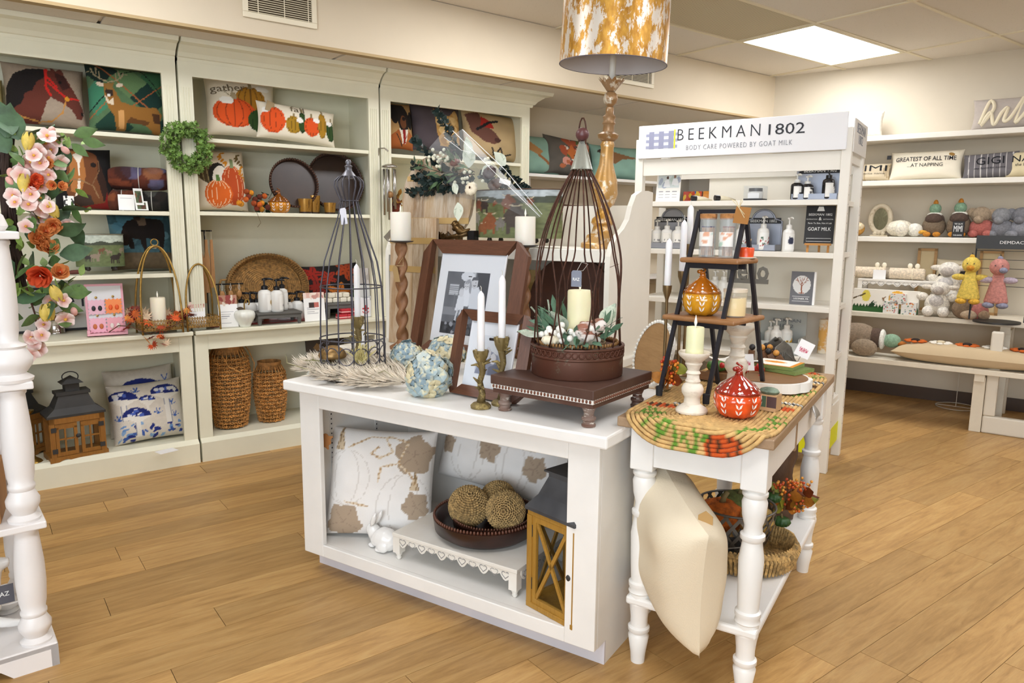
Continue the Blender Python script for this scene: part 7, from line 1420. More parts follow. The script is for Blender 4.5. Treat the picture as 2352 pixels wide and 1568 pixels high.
for i, (x, lb) in enumerate(((.0, 'clear jar of coloured matches with cork lid, farther from price tag'), (.068, 'clear jar of coloured matches with cork lid, beside price tag'))):
    t = T('match_jar', lb, 'jar', Lw(x, .12, LZ[0]+.001), TAB.rz, 'match jars'); h = .125; r = .026
    MB().lathe([(r, 0), (r, h), (r*.97, h), (r*.97, .003), (.0001, .003)], 26).build('glass', glassy('#f4f6f6', .03, .16), t, 60); MB().lathe([(r*.95, h-.006), (r*1.02, h), (r*1.02, h+.012), (.0001, h+.013)], 22).build('cork_lid', mat('#b07a48', .9, var=.25, vs=90), t, 50); rg = random.Random(i+3); mm = MB(); tipm = MB()
    for k in range(42): a = rg.uniform(0, 6.28); q = r*.8*math.sqrt(rg.random()); p = Vector((q*math.cos(a), q*math.sin(a), .006)); e = p+Vector((rg.uniform(-.006, .006), rg.uniform(-.006, .006), .09)); mm.tube([p, e], .0012, 4); tipm.ball(tuple(e), .0022, 5, 4)
    stuff(mm.build('matchsticks', mat('#d8a884', .8, var=.3, vs=80), t)); stuff(tipm.build('match_tips', mat(('#4a3a6a', '#a8503c')[i], .7, var=.4, vs=90), t))
    lb_ = Cv('#f0ece6', 30).blots(['#b8d0c0', '#e0a888', '#c8d8cc'], 6, .08, .2, i+1); nx = 12; vs = []; cl = []
    for j in range(9):
        for k in range(nx+1): a = -math.pi/2-.2+(k/nx-.5)*2.3; vs.append((r*1.02*math.cos(a), r*1.02*math.sin(a), .035+.045*j/8)); cl.append(lb_.samp(k/nx, j/8))
    me = bpy.data.meshes.new('label'); me.from_pydata(vs, [], [(j*(nx+1)+k, j*(nx+1)+k+1, (j+1)*(nx+1)+k+1, (j+1)*(nx+1)+k) for j in range(8) for k in range(nx)]); paint(me, cl); me.materials.append(printed('paper')); inst('label', me, None, t)
p_ = Lw(.115, .16, LZ[0]+.001); t = T('orange_dish', 'small orange ceramic brush dish on the ladder top shelf', 'dish', p_, TAB.rz); MB().lathe([(.022, 0), (.024, .03), (.021, .033), (.02, .01), (.0001, .01)], 20).build('dish', mat('#d2491c', .3), t, 60); MB().lathe([(.03, -.0005), (.032, .003), (.0001, .004)], 20).build('saucer', mat('#e6dccb', .4), t, 60); MB().tube([(0, 0, .02), (.01, .0, .06)], .004, 6).build('brush', mat('#d8b078', .7), t)
p_ = Lw(.125, .09, LZ[0]+.155); t = T('kraft_tag', 'kraft paper tag tied with twine on the black ladder', 'tag', p_, TAB.rz+R(-15)); MB().prism([(-.03, -.045), (.02, -.05), (.03, .0), (-.02, .005)], -.001, .001).build('card', mat('#a8743c', .85), t); [MB().tube([(-.01, -.002, .0), (-.02+s_*.02, -.003, .02), (-.035+s_*.03, -.003, .025), (-.01, -.002, .0), (.01, -.003, -.03+s_*.01)], .0012, 4).build('twine_bow', mat('#d8c8a0', .9), t) for s_ in (0, 1)]
s = mpp(Lw(.0, .1, 1.1)); glass_pumpkin('amber glass pumpkin jar with white leaves on ladder shelf', Lw(.0, .10, LZ[1]+.001), 43*s, 100*s, '#c0861c', '#a05a14', 'glass pumpkins')
t = T('jar_candle', 'glass jar candle with cream wax on ladder shelf', 'candle', Lw(.10, .13, LZ[1]+.001), TAB.rz); MB().lathe([(.034, 0), (.036, .004), (.036, .078), (.033, .08)], 24).build('jar', glassy('#fbf6ea', .03, .2), t, 60); MB().lathe([(.033, .004), (.033, .06), (.0001, .06)], 24).build('wax', waxm('#ecd9a4'), t, 60); MB().lathe([(.037, .078), (.037, .088), (.0001, .09)], 24).build('lid', mat('#d8c8b0', .4), t, 60)
# white turned candlesticks
CSM = worn('#e6dccb', '#b49a80', .62, 12, .6, 0, (1, 1, 3), .1)
def wstick(lab, loc, h, g='white turned candlesticks'):
    t = T('turned_candlestick', lab, 'candlestick', loc, 0, g); k = h/.185
    MB().lathe([(r*k, z*k) for r, z in ((.047, 0), (.048, .006), (.043, .014), (.03, .022), (.025, .026), (.023, .045), (.026, .05), (.032, .06), (.033, .072), (.028, .084), (.02, .09), (.023, .096), (.019, .103), (.018, .115), (.022, .12), (.017, .128), (.02, .138), (.026, .148), (.024, .153), (.03, .16), (.044, .172), (.047, .18), (.046, .185), (.042, .184), (.034, .174), (.0001, .172))], 32).build('stick', CSM, t, 40); return t
pA = TB(1588, 945); s = mpp(pA); hA = 140*s; wstick('white turned candlestick in front carrying a pale green candle', pA, hA); pillar('pale green pillar candle on the white turned candlestick', pA+Vector((0, 0, hA*.93)), 20*s, 66*s, '#e3e2b8'); x, y = .20, .50; pB = TAB.w(x, y, JZ); s = mpp(pB); wstick('empty white turned candlestick standing behind, beside the ladder', pB, 150*s)
pR = TB(1692, 955); s = mpp(pR); glass_pumpkin('red orange glass pumpkin jar at the table front', pR, 51*s, 112*s, '#c8481c', '#8c2414', 'glass pumpkins')
t = T('gift_box', 'small kraft box with green tissue beside the red pumpkin', 'box', TB(1765, 940), TAB.rz+R(-8)); bxm([(-.03, .03, -.025, .025, 0, .05)]).build('carton', mat('#b8946a', .7), t, bev=.001); box(-.031, .0, -.0256, -.0246, .012, .046).build('label', mat('#3f5a44', .6), t); box(.002, .031, -.0256, -.0246, .012, .046).build('label', mat('#4a3434', .6), t); MB().ball((0, 0, .058), .024, 8, 6, (1.3, 1, .5)).build('tissue', mat('#6b7a68', .6, var=.4, vs=40), t, 50)
# round board with beaded white rim
t = T('beaded_board', 'round wooden board with white beaded rim leaning on table', 'board', CAB.w(1.16, .62, .776), CAB.rz+R(-38)); rb = .125; K = rot('X', -16) @ tr(0, 0, rb+.008) @ rot('X', 90); MB().lathe([(.0001, 0), (rb*.93, 0), (rb*.93, .012), (.0001, .012)], 44).build('disc', wood('#b08a5c', '#8f6a40', 'x', 2), t, 50, M=K); MB().lathe([(rb*.92, -.002), (rb, .0), (rb, .012), (rb*.92, .014)], 44, cap=False).build('rim', mat('#e0dbd2', .6), t, 50, M=K)
for k in range(46): a = 2*math.pi*k/46; inst('bead', bw_, None, t, M=K @ tr(rb*.97*math.cos(a), rb*.97*math.sin(a), .012) @ Matrix.Scale(.62, 4))
# berry pick, gourds and leaves
def berrypick(lab, loc, rz, n, R_, cols, leaves, seed, lm):
    t = T('berry_pick', lab, 'berry pick', loc, rz, 'orange berry picks'); rg = random.Random(seed); bmm = []
    for c_ in cols: me = MB().ball((0, 0, 0), .0055, 7, 5).mesh('berry', 180); me.materials.append(mat(c_, .35)); bmm.append(me)
    q = MB()
    for i in range(n): a = rg.uniform(0, 6.28); r = R_*math.sqrt(rg.random())*.6; p = Vector((r*math.cos(a), r*math.sin(a)*.7, R_*rg.uniform(0, 1.5))); inst('berry', bmm[i % len(bmm)], None, t, tuple(p)); q.tube([(0, 0, 0), tuple(p*.8), tuple(p)], .0008, 3)
    stuff(q.build('stems', mat('#6b4a24', .8), t))
    for i in range(leaves): inst('leaf', lm[i % len(lm)], None, t, M=rot('Z', rg.uniform(0, 360)) @ tr(.01, 0, rg.uniform(0, R_)) @ rot('Y', rg.uniform(30, 110)))
    return t
LF = []
for c_ in ('#a8681c', '#8a8a2c', '#b4742a', '#7a3a18'): me = leaf_mesh(.06, .02, .2); me.materials.append(mat(c_, .5, var=.3, vs=25)); LF.append(me)
berrypick('orange berry pick with bronze leaves at the table corner', TAB.w(.02, .33, JZ+.03), TAB.rz, 90, .055, ('#d2661c', '#b83a14', '#e08a2c'), 8, 4, LF)
def gourd(lab, loc, r, col, flat=.75): t = T('faux_gourd', lab, 'gourd', loc, random.uniform(0, 3), 'faux gourds'); mini_pumpkin(t, Matrix.Identity(4), r, mat(col, .5, var=.2, vs=20), '#6b5a34', 'gourd', flat); return t
gourd('green faux gourd behind the front candlestick', TAB.w(.10, .62, JZ+.03), .036, '#4a7a2c'); t = T('wooden_crate', 'shallow white rimmed wooden crate of faux fruit on table', 'crate', TAB.w(.17, .66, JZ), TAB.rz); bxm([(-.13, .13, -.07, .07, 0, .012), (-.13, .13, -.075, -.065, 0, .03), (-.13, .13, .065, .075, 0, .03)]).build('crate', wood('#9a7044', '#7a5230'), t); rg = random.Random(3)
bR = MB().ball((0, 0, 0), .012, 9, 6).mesh('red_berry', 180); bR.materials.append(mat('#b8231c', .3))
for i in range(16): inst('red_berry', bR, None, t, (rg.uniform(-.12, .12), rg.uniform(-.06, .04), rg.uniform(.025, .06)))
tag(MB().sheet(lambda u, v: (-.14+.28*u, -.05+.1*v, .03+.02*math.sin(u*9)*math.sin(v*5+1)), 16, 8).build('white_cloth', mat('#e6e2d8', .9), loc=TAB.w(.12, .75, JZ+.02), rz=TAB.rz, smooth=180), 'crumpled white cloth behind the green gourd', 'cloth')
# scalloped riser tray with pot holders
t = T('scalloped_tray', 'white scalloped round riser tray with wood top', 'tray', TAB.w(.285, .62, JZ), TAB.rz); MB().prism([(.135*(1+.05*abs(math.sin(6*q)))*math.cos(q), .135*(1+.05*abs(math.sin(6*q)))*math.sin(q)) for q in np.linspace(0, 6.283, 97)[:-1]], -.032, 0, rot('X', -90)).build('rim', mat('#e9e6e0', .5), t, M=tr(0, 0, 0) @ rot('Z', 0)); MB().lathe([(.0001, .0325), (.127, .0325), (.127, .034), (.0001, .034)], 40).build('wood_top', wood('#8a6238', '#6b4824'), t)
def pothold(lab, loc, rz, c): o = card('pot_holder', .15, .13, .012, c, None, 'knit', 44, loc, rz, 0, '#7a8a4c'); o.rotation_euler = (R(-90), 0, rz); return tag(o, lab, 'pot holder', 'knitted pot holders')
pothold('green edged knitted pot holder at the bottom of the pile', TAB.w(.29, .69, JZ+.047), TAB.rz+R(-20), Cv('#66743c', 30).mott(.2, 12)); pothold('white knitted pot holder with orange pumpkin on top of pile', TAB.w(.275, .69, JZ+.060), TAB.rz+R(-8), Cv('#ece6da', 44).mott(.1, 16).ell('#d98a1c', .42, .6, .26, .14).line('#c8781c', .1, [(0, .03), (1, .03)]).line('#d2861c', .1, [(.97, 0), (.97, 1)]))
# metal organiser
OM = mat('#6b6760', .45, .6, var=.2, vs=20); t = T('metal_caddy', 'grey embossed metal caddy with arched handle ends', 'caddy', TAB.w(.25, .93, JZ), TAB.rz+R(30)); A_ = [(-.09, 0), (.09, 0), (.045, .055), (.03, .10), (.0, .125), (-.03, .10), (-.045, .055)]
for y_ in (-.05, .05): MB().prism(A_, y_-.002, y_+.002).build('end_plate', OM, t, bev=.002); [MB().tube([(q*.06, y_-.004, .01), (q*.03, y_-.004, .06), (q*.005, y_-.004, .08), (0, y_-.004, .01), (q*.06, y_-.004, .01)], .0018, 4).build('emboss', OM, t, 180) for q in (-1, 1)]
box(-.088, .088, -.05, .05, 0, .004).build('floor', OM, t); MB().tube([(0, -.05, .11), (0, 0, .125), (0, .05, .11)], .006, 8).build('handle', OM, t, 180); rg = random.Random(5)
for i in range(9):
    q = T('wooden_pick', ('black', 'tan', 'brown')[i % 3]+' headed wooden pick in the metal caddy, '+('front of its kind', 'second of its kind', 'rear of its kind')[i//3], 'ornament', TAB.w(.16+.035*(i % 5), .86+.05*(i//5)+rg.uniform(-.01, .01), JZ+.01), TAB.rz+rg.uniform(-.5, .5), 'wooden picks in the metal caddy'); q.rotation_euler = (rg.uniform(-.3, .1), rg.uniform(-.7, .1), TAB.rz+rg.uniform(-.4, .4))
    MB().prism([(-.012, .0), (.012, .0), (.012, .07), (-.012, .07)], -.004, .004).build('body', wood('#8a5a30', '#5f3a1c'), q, bev=.002); MB().ball((0, 0, .082), .012, 9, 7).build('head', mat(('#1c1a1e', '#c88a3c', '#3a2a24')[i % 3], .5), q, 180)
for i, (px, py, yy, lb) in enumerate(((1717, 832, .50, 'white script price flag before the pot holders'), (1840, 800, .90, 'white script price flag on the metal caddy'))):
    v = P(px, py, yy, TAB); c = Cv('#f4f2f2', 60); [c.line('#c8506a', .03, [(.2+.02*i_, .42+.14*math.sin(i_*1.6)*(1 if i_ % 2 else .6)) for i_ in range(30)][k_:k_+2]) for k_ in range(0, 29)]; s = mpp(v); o = card('price_flag', 36*s, 38*s, .001, c, None, 'paper', 40, v-Vector((0, 0, 19*s)), TAB.rz+R((-12, 30)[i]), 0); o.rotation_euler = (0, R((-8, 25)[i]), TAB.rz+R((-12, 30)[i])); tag(o, lb, 'price tag', 'white script price flags'); MB().tube([(0, .001, .01), (.0, .002, -.06)], .0012, 4).build('pin', CHR, o)
# thin brass tapers and the hello sign
GBR = mat('#8c7450', .35, .8)
for i, (px, pt, pj, pb, yy, lb) in enumerate(((1533, 545, 655, 840, .36, 'white taper on thin brass stick, leftmost of three'), (1567, 502, 622, 835, .52, 'white taper on thin brass stick behind the ladder leg'), (1583, 468, 560, 820, .62, 'white taper on thin brass stick, tallest of three'))):
    x, zj = TAB.at(px, pj, yy); zt = TAB.at(px, pt, yy)[1]; t = T('brass_stick', lb.replace('white taper on ', '').replace(', leftmost of three', ' under the leftmost white taper').replace('behind the ladder leg', 'under the middle white taper').replace(', tallest of three', ' under the tallest white taper'), 'candlestick', TAB.w(x, yy, JZ), TAB.rz, 'thin brass candlesticks'); h = zj-JZ
    MB().lathe([(.028, 0), (.028, .004), (.006, .012), (.005, h-.05), (.006, h-.045), (.014, h-.02), (.0155, h), (.012, h)], 16).build('stick', GBR, t, 60); taper(lb, TAB.w(x, yy, zj-.004), zt-zj, .0115, 'tapers on brass sticks')
x, z = TAB.at(1731, 644, 1.0); t = T('hello_sign', 'grey metal hello letters on a thin stake', 'sign', TAB.w(x, 1.0, 0), TAB.rz); xa, xb = TAB.at(1672, 620, 1.0)[0]-x, TAB.at(1766, 620, 1.0)[0]-x; HM = mat('#6f6b62', .5, .4); txt('hello', HM, t, xb-xa, TAB.at(1720, 596, 1.0)[1]-z, tr((xa+xb)/2, 0, z), .006, off=.02); box(xa, xb, -.006, .006, z-.012, z+.006).build('letter_rail', HM, t); MB().tube([(0, 0, z), (0, 0, JZ)], .004, 6).build('stake', HM, t); box(-.04, .04, -.04, .04, JZ-.001, JZ+.004).build('foot', HM, t)
x, y = .13, .93; tag(MB().lathe([(.05, 0), (.052, .01), (.04, .05), (.03, .09), (.032, .15), (.034, .155), (.028, .15), (.0001, .14)], 24).build('stone_vase', mat('#c8bca8', .8, var=.1, vs=12), smooth=50, loc=TAB.w(x, y, JZ)), 'pale stone vase behind the ladder stand', 'vase')
# ================================================================== under the table
UZ = .229
c = Cv('#e0d2b8', 60).mott(.03, 8); o = T('throw_pillow', 'plain cream square pillow stood edgewise under the table', 'pillow', TAB.w(.155, .085, UZ+.03), TAB.rz+R(-52), None); q = bpy.data.objects.new('cover', pillow_mesh(.45, .42, .21, c, 44, 'cloth', '#e0d2b8', .05, 3)); COL.objects.link(q); q.parent = o; q.matrix_local = rot('X', 4) @ rot('Y', 12) @ tr(0, 0, -.06)
MB().prism([(-.02, -.035), (.02, -.035), (.02, .025), (0, .04), (-.02, .025)], -.001, .001).build('kraft_tag', mat('#b08a54', .8), o, M=tr(.215, .0, .30) @ rot('Z', 60))
t = T('woven_tray', 'round seagrass tray on the table lower shelf', 'tray', TAB.w(.255, .50, UZ+.001), TAB.rz); rw = .165; m = MB().tube(coil(rw*.95, rw*.95, .01, 13, 420, lambda u: .010), .0072, 5); stuff(m.build('woven_floor', mat('#a3804c', .9, var=.4, vs=60), t)); m = MB(); rg = random.Random(2)
for L in range(5): m.tube([(rw*(.97+.028*L+.012*math.sin(i*2.1))*math.cos(2*math.pi*i/40), rw*(.97+.028*L+.012*math.sin(i*2.1))*math.sin(2*math.pi*i/40), .012+.014*L+.004*math.sin(i*1.7)) for i in range(40)], .0085, 5, True)
for i in range(80): a = 2*math.pi*i/80; m.tube([(rw*k_*math.cos(a+d_), rw*k_*math.sin(a+d_), z_) for k_, d_, z_ in ((.95, 0, .01), (1.06, .03, .08), (1.14, .06, .055), (1.05, .07, .005))], .0058, 4)
stuff(m.build('wrapped_rim', mat('#b4925c', .9, var=.4, vs=60), t))
t = T('strip_basket', 'round basket of woven grey metal strips holding gourds', 'basket', TAB.w(.235, .47, UZ+.018), TAB.rz); rbk = .13; GM = worn('#6b6864', '#8f8c86', .6, 18, .45, .6)
for k in range(18):
    for sg in (-1, 1): a0 = 2*math.pi*k/18; m = MB(); m.sheet(lambda u, v, a0=a0, sg=sg: (lambda a, r: (r*math.cos(a), r*math.sin(a), .015+.16*v))(a0+sg*.9*v+(u-.5)*.11, rbk*(.55+.45*math.sin(.25+1.35*v))+.002*sg), 2, 8); m.build('metal_strip', GM, t, 180)
MB().lathe([(.0001, 0), (rbk*.62, 0), (rbk*.66, .02)], 24).build('basket_floor', mat('#2c2a28', .5, .4), t); MB().tube([(rbk*math.cos(a), rbk*math.sin(a), .178) for a in np.linspace(0, 6.283, 33)[:-1]], .004, 5, True).build('rim', GM, t, 180); MB().tube([(-rbk, 0, .17), (-rbk*.9, -.05, .08), (-rbk*.2, -rbk*1.1, .06), (rbk*.6, -rbk, .09), (rbk, 0, .17)], .003, 5).build('bail_handle', GM, t, 180)
for (x, y, z, r, k, lb) in ((.19, .45, .15, .075, '#c2641c', 'orange felt pumpkin in the strip basket'), (.30, .47, .16, .062, '#c8a45c', 'yellow patterned pumpkin at right of the strip basket'), (.23, .53, .17, .07, '#66703c', 'olive knit pumpkin at the back of strip basket')): t = T('fabric_pumpkin', lb, 'pumpkin', TAB.w(x, y, UZ+z-.05), TAB.rz, 'fabric pumpkins in the strip basket'); mini_pumpkin(t, Matrix.Identity(4), r, mat(k, .9, var=.3, vs=40, bump=.5, bs=90), '#8a7a50', 'pumpkin_body', 1.)
for i, (px, py, yy, lb) in enumerate(((1835, 1130, .72, 'orange berry pick reaching past the table leg'), (1800, 1130, .66, 'orange berry pick beside the green gourds'))): v = P(px, py+30, yy, TAB); berrypick(lb, v-Vector((0, 0, .02)), TAB.rz+1, 80, .075, ('#d2661c', '#b8461c', '#e09a3c'), 12, 7+i, LF)
for i, (px, py, yy, lb) in enumerate(((1775, 1140, .62, 'green faux gourd beside the table front leg'), (1795, 1195, .60, 'green faux gourd above the strip basket rim'))): v = P(px, py+12, yy, TAB); gourd(lb, v, .03, '#2f5424')
t = T('carved_stump', 'brown carved wooden stump at rear of the lower shelf', 'ornament', TAB.w(.25, .93, UZ+.001), TAB.rz); m = MB(); [m.tube([(.05*math.cos(q+z_*7), .05*math.sin(q+z_*7), z_) for z_ in np.linspace(0, .36, 9)], [.045, .05, .04, .05, .055, .045, .05, .045, .03], 10) for q in (0, 2.1, 4.2)]; m.build('stump', wood('#6b4c34', '#46301f', 'z', 3, .7), t, 180)
# ================================================================== things on the body care rack
def KB(pxb, d): return BK.bb(*pxb, d)
def kcard(name, lab, pxb, d, cv, z, tilt=6, cat='sign', t=.004, turn=0, edge='#f0eee8'): x, zb, w, h = KB(pxb, d); return tag(card(name, w, h, t, cv, None, 'paper', 56, BK.w(x, d, z+.001), BK.rz+R(turn), tilt, edge), lab, cat)
c = Cv('#efece6', 70).rect('#cfd8d8', .06, .42, .94, .92).blots(['#8a94b0', '#b8c8c0', '#e0e8ec'], 10, .06, .14, 2, (.1, .45, .9, .9), .7); c.poly('#e9ebee', [(.3, .44), (.34, .65), (.5, .68), (.56, .44)]); c.ell('#4a3428', .45, .73, .05, .05); c.poly('#e9ebee', [(.62, .5), (.68, .7), (.85, .7), (.94, .48)]); c.ell('#8a6a58', .75, .76, .05, .055); [c.line('#8a8a90', .02, [(.12+.28*(i % 3), .3-.09*(i//3)), (.3+.28*(i % 3), .3-.09*(i//3))]) for i in range(9)]
kcard('photo_sign', 'upright sign with two people in white on rack top shelf', (1507, 384, 1562, 460), .06, c, BS[0])
TIN = mat('#a9aebb', .35, .85)
def arch_tray(lab, pxb, d, z, txtpx, depth=.13):
    x, zb, w, h = KB(pxb, d+depth); h = h+(zb-z); t = T('tin_tray', lab, 'tray', BK.w(x, d, z+.001), BK.rz, 'tin trays with arched backs'); pts = [(-w/2, 0), (w/2, 0), (w/2, h*.72)]+[(w/2*.62*math.cos(q), h*.74+h*.26*math.sin(q)) for q in np.linspace(.15, math.pi-.15, 15)]+[(-w/2, h*.72)]
    MB().prism(pts, depth, depth+.006).build('back', TIN, t); MB().tube([(x_, depth-.002, z_) for x_, z_ in pts], .006, 6, True).build('rolled_edge', TIN, t, 180); bxm([(-w/2, w/2, 0, depth, 0, .004), (-w/2, w/2, 0, .004, 0, .035), (-w/2, -w/2+.004, 0, depth, 0, .035), (w/2-.004, w/2, 0, depth, 0, .035)]).build('tray', TIN, t)
    box(-w*.47, w*.47, depth-.0025, depth, h*.66, h*.8).build('name_band', mat('#1c1c20', .5), t); txt('BEEKMAN 1802', WHITEINK, t, w*.72, h*.07, tr(0, depth-.004, h*.69)); return t, w
arch_tray('tin tray with arched back holding three black bottles', (1832, 366, 1936, 456), .10, BS[0], 0); arch_tray('tin tray with arched back behind the ladder stand', (1712, 482, 1796, 566), .10, BS[1], 0); arch_tray('tin tray with arched back at the rack far end', (1505, 480, 1585, 562), .08, BS[1], 0)
def kb(lab, px, pt, pb, wpx, d, z, body, cap, lbl, g, name=None):
    x, _ = BK.at(px, pb, d); h = BK.at(px, pt, d)[1]-z; s = mpp(BK.w(x, d, z)); return pump_bottle(lab, BK.w(x, d, z), wpx*s/2, h, body, cap, BK.rz+R(40), lbl, g)
mar = lambda sd: Cv('#ece9e4', 40).blots(['#2a2a2c'], 9, .02, .2, sd, (.5, 0, 1, 1)).rect('#f2efea', .1, .3, .5, .85); GKB = 'black marbled bottles'
for px, pt, lb, sd in ((1829, 400, 'black marbled pump bottle at outer end of tin tray', 1), (1853, 404, 'black marbled pump bottle in the middle of tin tray', 2), (1901, 385, 'black marbled pump bottle before the tin name band', 3)): kb(lb, px, pt, 452, 27, .13, BS[0]+.006, mat('#1c1b1e', .25), (WBOT, BCAP)[px > 1880], mar(sd), GKB)
fl2 = Cv('#efeeea', 40).blots(['#a8322c', '#2f5a44', '#b8403c', '#4a6a54'], 26, .03, .08, 4, (0, .1, 1, .7)); blu = Cv('#efeeea', 40).ell('#2a2f48', .5, .55, .26, .22).blots(['#2a2f48'], 12, .03, .07, 5, (.2, .3, .8, .8)); GW = 'white pump bottles on the rack'; sk = Cv('#eeeae2', 40).rect('#55565a', 0, .2, 1, .28).blots(['#55565a'], 6, .03, .08, 7, (.1, .3, .9, .6)); yl = Cv('#efeee8', 40).blots(['#e0a82c', '#4a4a44', '#e6b83c'], 22, .04, .1, 6, (0, .1, 1, .7))
for px, pt, pb, d, lb, l_, z in ((1751, 496, 568, .13, 'white pump bottle with red floral label in tin tray', fl2, BS[1]+.006), (1809, 498, 577, .08, 'white pump bottle with navy wreath label', blu, BS[1]), (1700, 500, 568, .14, 'white pump bottle half behind the ladder stand', fl2, BS[1]+.006), (1531, 503, 562, .12, 'white pump bottle with dark band in far tin tray', sk, BS[1]+.006), (1556, 505, 562, .12, 'white pump bottle beside taper in far tin tray', sk, BS[1]+.006), (1508, 505, 562, .14, 'white pump bottle at the far tin tray corner', sk, BS[1]+.006), (1781, 730, 790, .12, 'white pump bottle with yellow label in grey box', yl, BS[3]+.01), (1805, 728, 790, .15, 'rear white pump bottle with yellow label in grey box', yl, BS[3]+.01), (1768, 735, 792, .17, 'third white pump bottle with yellow label in grey box', yl, BS[3]+.01), (1660, 620, 690, .2, 'white pump bottle behind the amber pumpkin', None, BS[2]), (1640, 620, 690, .22, 'white pump bottle beside the first behind amber pumpkin', None, BS[2])): kb(lb, px, pt, pb, 26, d, z, WBOT, WBOT, l_, GW)
x, zb, w, h = KB((1745, 716, 1850, 806), .22); t = T('counter_box', 'open grey display box lettered BEEKMAN 1802', 'box', BK.w(x, .06, BS[3]+.001), BK.rz); GR = mat('#b4b8b4', .6); bxm([(-w/2, w/2, 0, .18, 0, .006), (-w/2, w/2, 0, .004, 0, h*.3), (-w/2, w/2, .176, .18, 0, h), (-w/2, -w/2+.004, 0, .18, 0, h*.4), (w/2-.004, w/2, 0, .18, 0, h*.4)]).build('carton', GR, t); txt('BEEKMAN', GREYINK, t, w*.6, h*.08, tr(.02, .174, h*.72)); txt('1802', GREYINK, t, w*.3, h*.08, tr(.02, .174, h*.58))
for i, (px, lb) in enumerate(((1645, 'black capped tube lying on rack top shelf'), (1592, 'black capped tube with white dot lying near photo sign'))):
    x, _ = BK.at(px, 455, .08); t = T('cream_tube', lb, 'tube', BK.w(x, .05, BS[0]+.018), BK.rz+R(-50), 'lying cream tubes'); MB().lathe([(.017, 0), (.017, .03), (.016, .031)], 18, rot('X', -90)).build('cap', BCAP, t, 60); MB().tube([(0, .03, 0), (0, .08, -.004), (0, .13, -.012)], [.016, .013, .005], 12).build('tube', mat('#d8cdb0', .4), t, 180)
x, zb, w, h = KB((1713, 427, 1756, 460), .08); t = T('boxed_jar', 'cream jar inside a clear box on rack top shelf', 'jar', BK.w(x, .09, BS[0]+.001), BK.rz); MB().lathe([(w*.38, .004), (w*.4, h*.6), (w*.38, h*.62)], 20).build('jar', mat('#d9d6d0', .3), t, 60); MB().lathe([(w*.36, h*.62), (w*.36, h*.86), (.0001, h*.88)], 20).build('lid', BCAP, t, 60); box(-w/2, w/2, -w/2, w/2, 0, .01).build('base_card', mat('#1c1c20', .5), t); box(-w*.3, w*.3, -w*.41, -w*.40, h*.15, h*.5).build('label', PAPER, t); box(-w/2, w/2, -w/2, w/2, .01, h).build('clear_box', glassy('#f4f6f8', .03, .12), t)
x, zb, w, h = KB((1848, 475, 1915, 566), .07); t = T('chalkboard_sign', 'black chalkboard sign lettered GOAT MILK on wooden easel', 'sign', BK.w(x, .07, BS[1]+.001), BK.rz+R(6)); K = rot('X', -12); EAS = mat('#b8803c', .6); box(-w/2, w/2, 0, .008, .05, .05+h).build('board', mat('#1d1c1e', .6), t, M=K)
for s_, a_, z_, hh in (('BEEKMAN 1802', .8, .72, .06), ('GOAT MILK', .78, .33, .09), ('&', .1, .6, .08), ('ELIMINATION', .36, .615, .025), ('BOTANICAL', .34, .615, .025), ('Farm To Skin, Not A Lab', .8, .5, .045)): txt(s_, WHITEINK, t, w*a_, h*hh, K @ tr((-.28*w if s_ == 'ELIMINATION' else .28*w if s_ == 'BOTANICAL' else 0), -.001, .05+h*z_))
MB().tube([(-w*.42, -.001, .05+h*.05), (w*.42, -.001, .05+h*.05), (w*.42, -.001, .05+h*.13), (-w*.42, -.001, .05+h*.13)], .0012, 4, True).build('chalk_frame', WHITEINK, t, M=K); MB().prism([(-.02, 0), (.02, 0), (.012, .025), (-.012, .025)], -.0015, -.0005).build('chalk_goat', WHITEINK, t, M=K @ tr(0, 0, .05+h*.84))
for sx in (-.35, .35): box(sx*w-.006, sx*w+.006, .008, .018, 0, h*1.0).build('easel_leg', EAS, t, M=K)
box(-.006, .006, -.006, .006, 0, h*.9).build('easel_leg', EAS, t, M=tr(0, .10, 0) @ rot('X', 10)); box(-w*.45, w*.45, -.008, .02, .038, .05).build('easel_ledge', EAS, t)
c = Cv('#66666a', 80, .72).ell('#d4d3d0', .45, .6, .36, .28); [c.line('#8a4a2c', .05 if i == 0 else .022, L) for i, L in enumerate(([(.46, .35), (.45, .58)], [(.45, .55), (.3, .72), (.2, .74)], [(.45, .55), (.6, .72), (.7, .74)], [(.45, .55), (.45, .8)], [(.3, .66), (.25, .8)], [(.6, .66), (.65, .82)], [(.45, .6), (.35, .82)], [(.45, .6), (.55, .84)], [(.36, .35), (.56, .35)]))]; c.line('#d8d8d8', .012, [(.1, .25), (.8, .25)]); c.line('#d8d8d8', .012, [(.1, .1), (.8, .1)]); c.rect('#efeeec', .91, 0, 1, 1)
o = kcard('tree_card', 'grey boxed card with a bare tree in a white oval', (1815, 622, 1872, 698), .08, c, BS[2], 5, 'card', .02); x, zb, w, h = KB((1815, 622, 1872, 698), .08); txt('LIGONIER, PA', WHITEINK, o, w*.6, h*.06, tr(-w*.04, -.001, h*.145))
for i, (px, k, lb) in enumerate(((1893, '#d8a03c', 'yellow tube pack at the rack near end'), (1900, '#c8405a', 'pink and green tube pack at the rack near end'))): x, _ = BK.at(px, 790, .3); t = T('tube_pack', lb, 'tube', BK.w(min(x, -.06), .24+.09*i, BS[3]+.001), BK.rz, 'tube packs'); MB().lathe([(.025, 0), (.025, .2), (.0001, .2)], 16).build('tube', worn(k, '#e6e0d0', .5, 12, .4), t, 60)
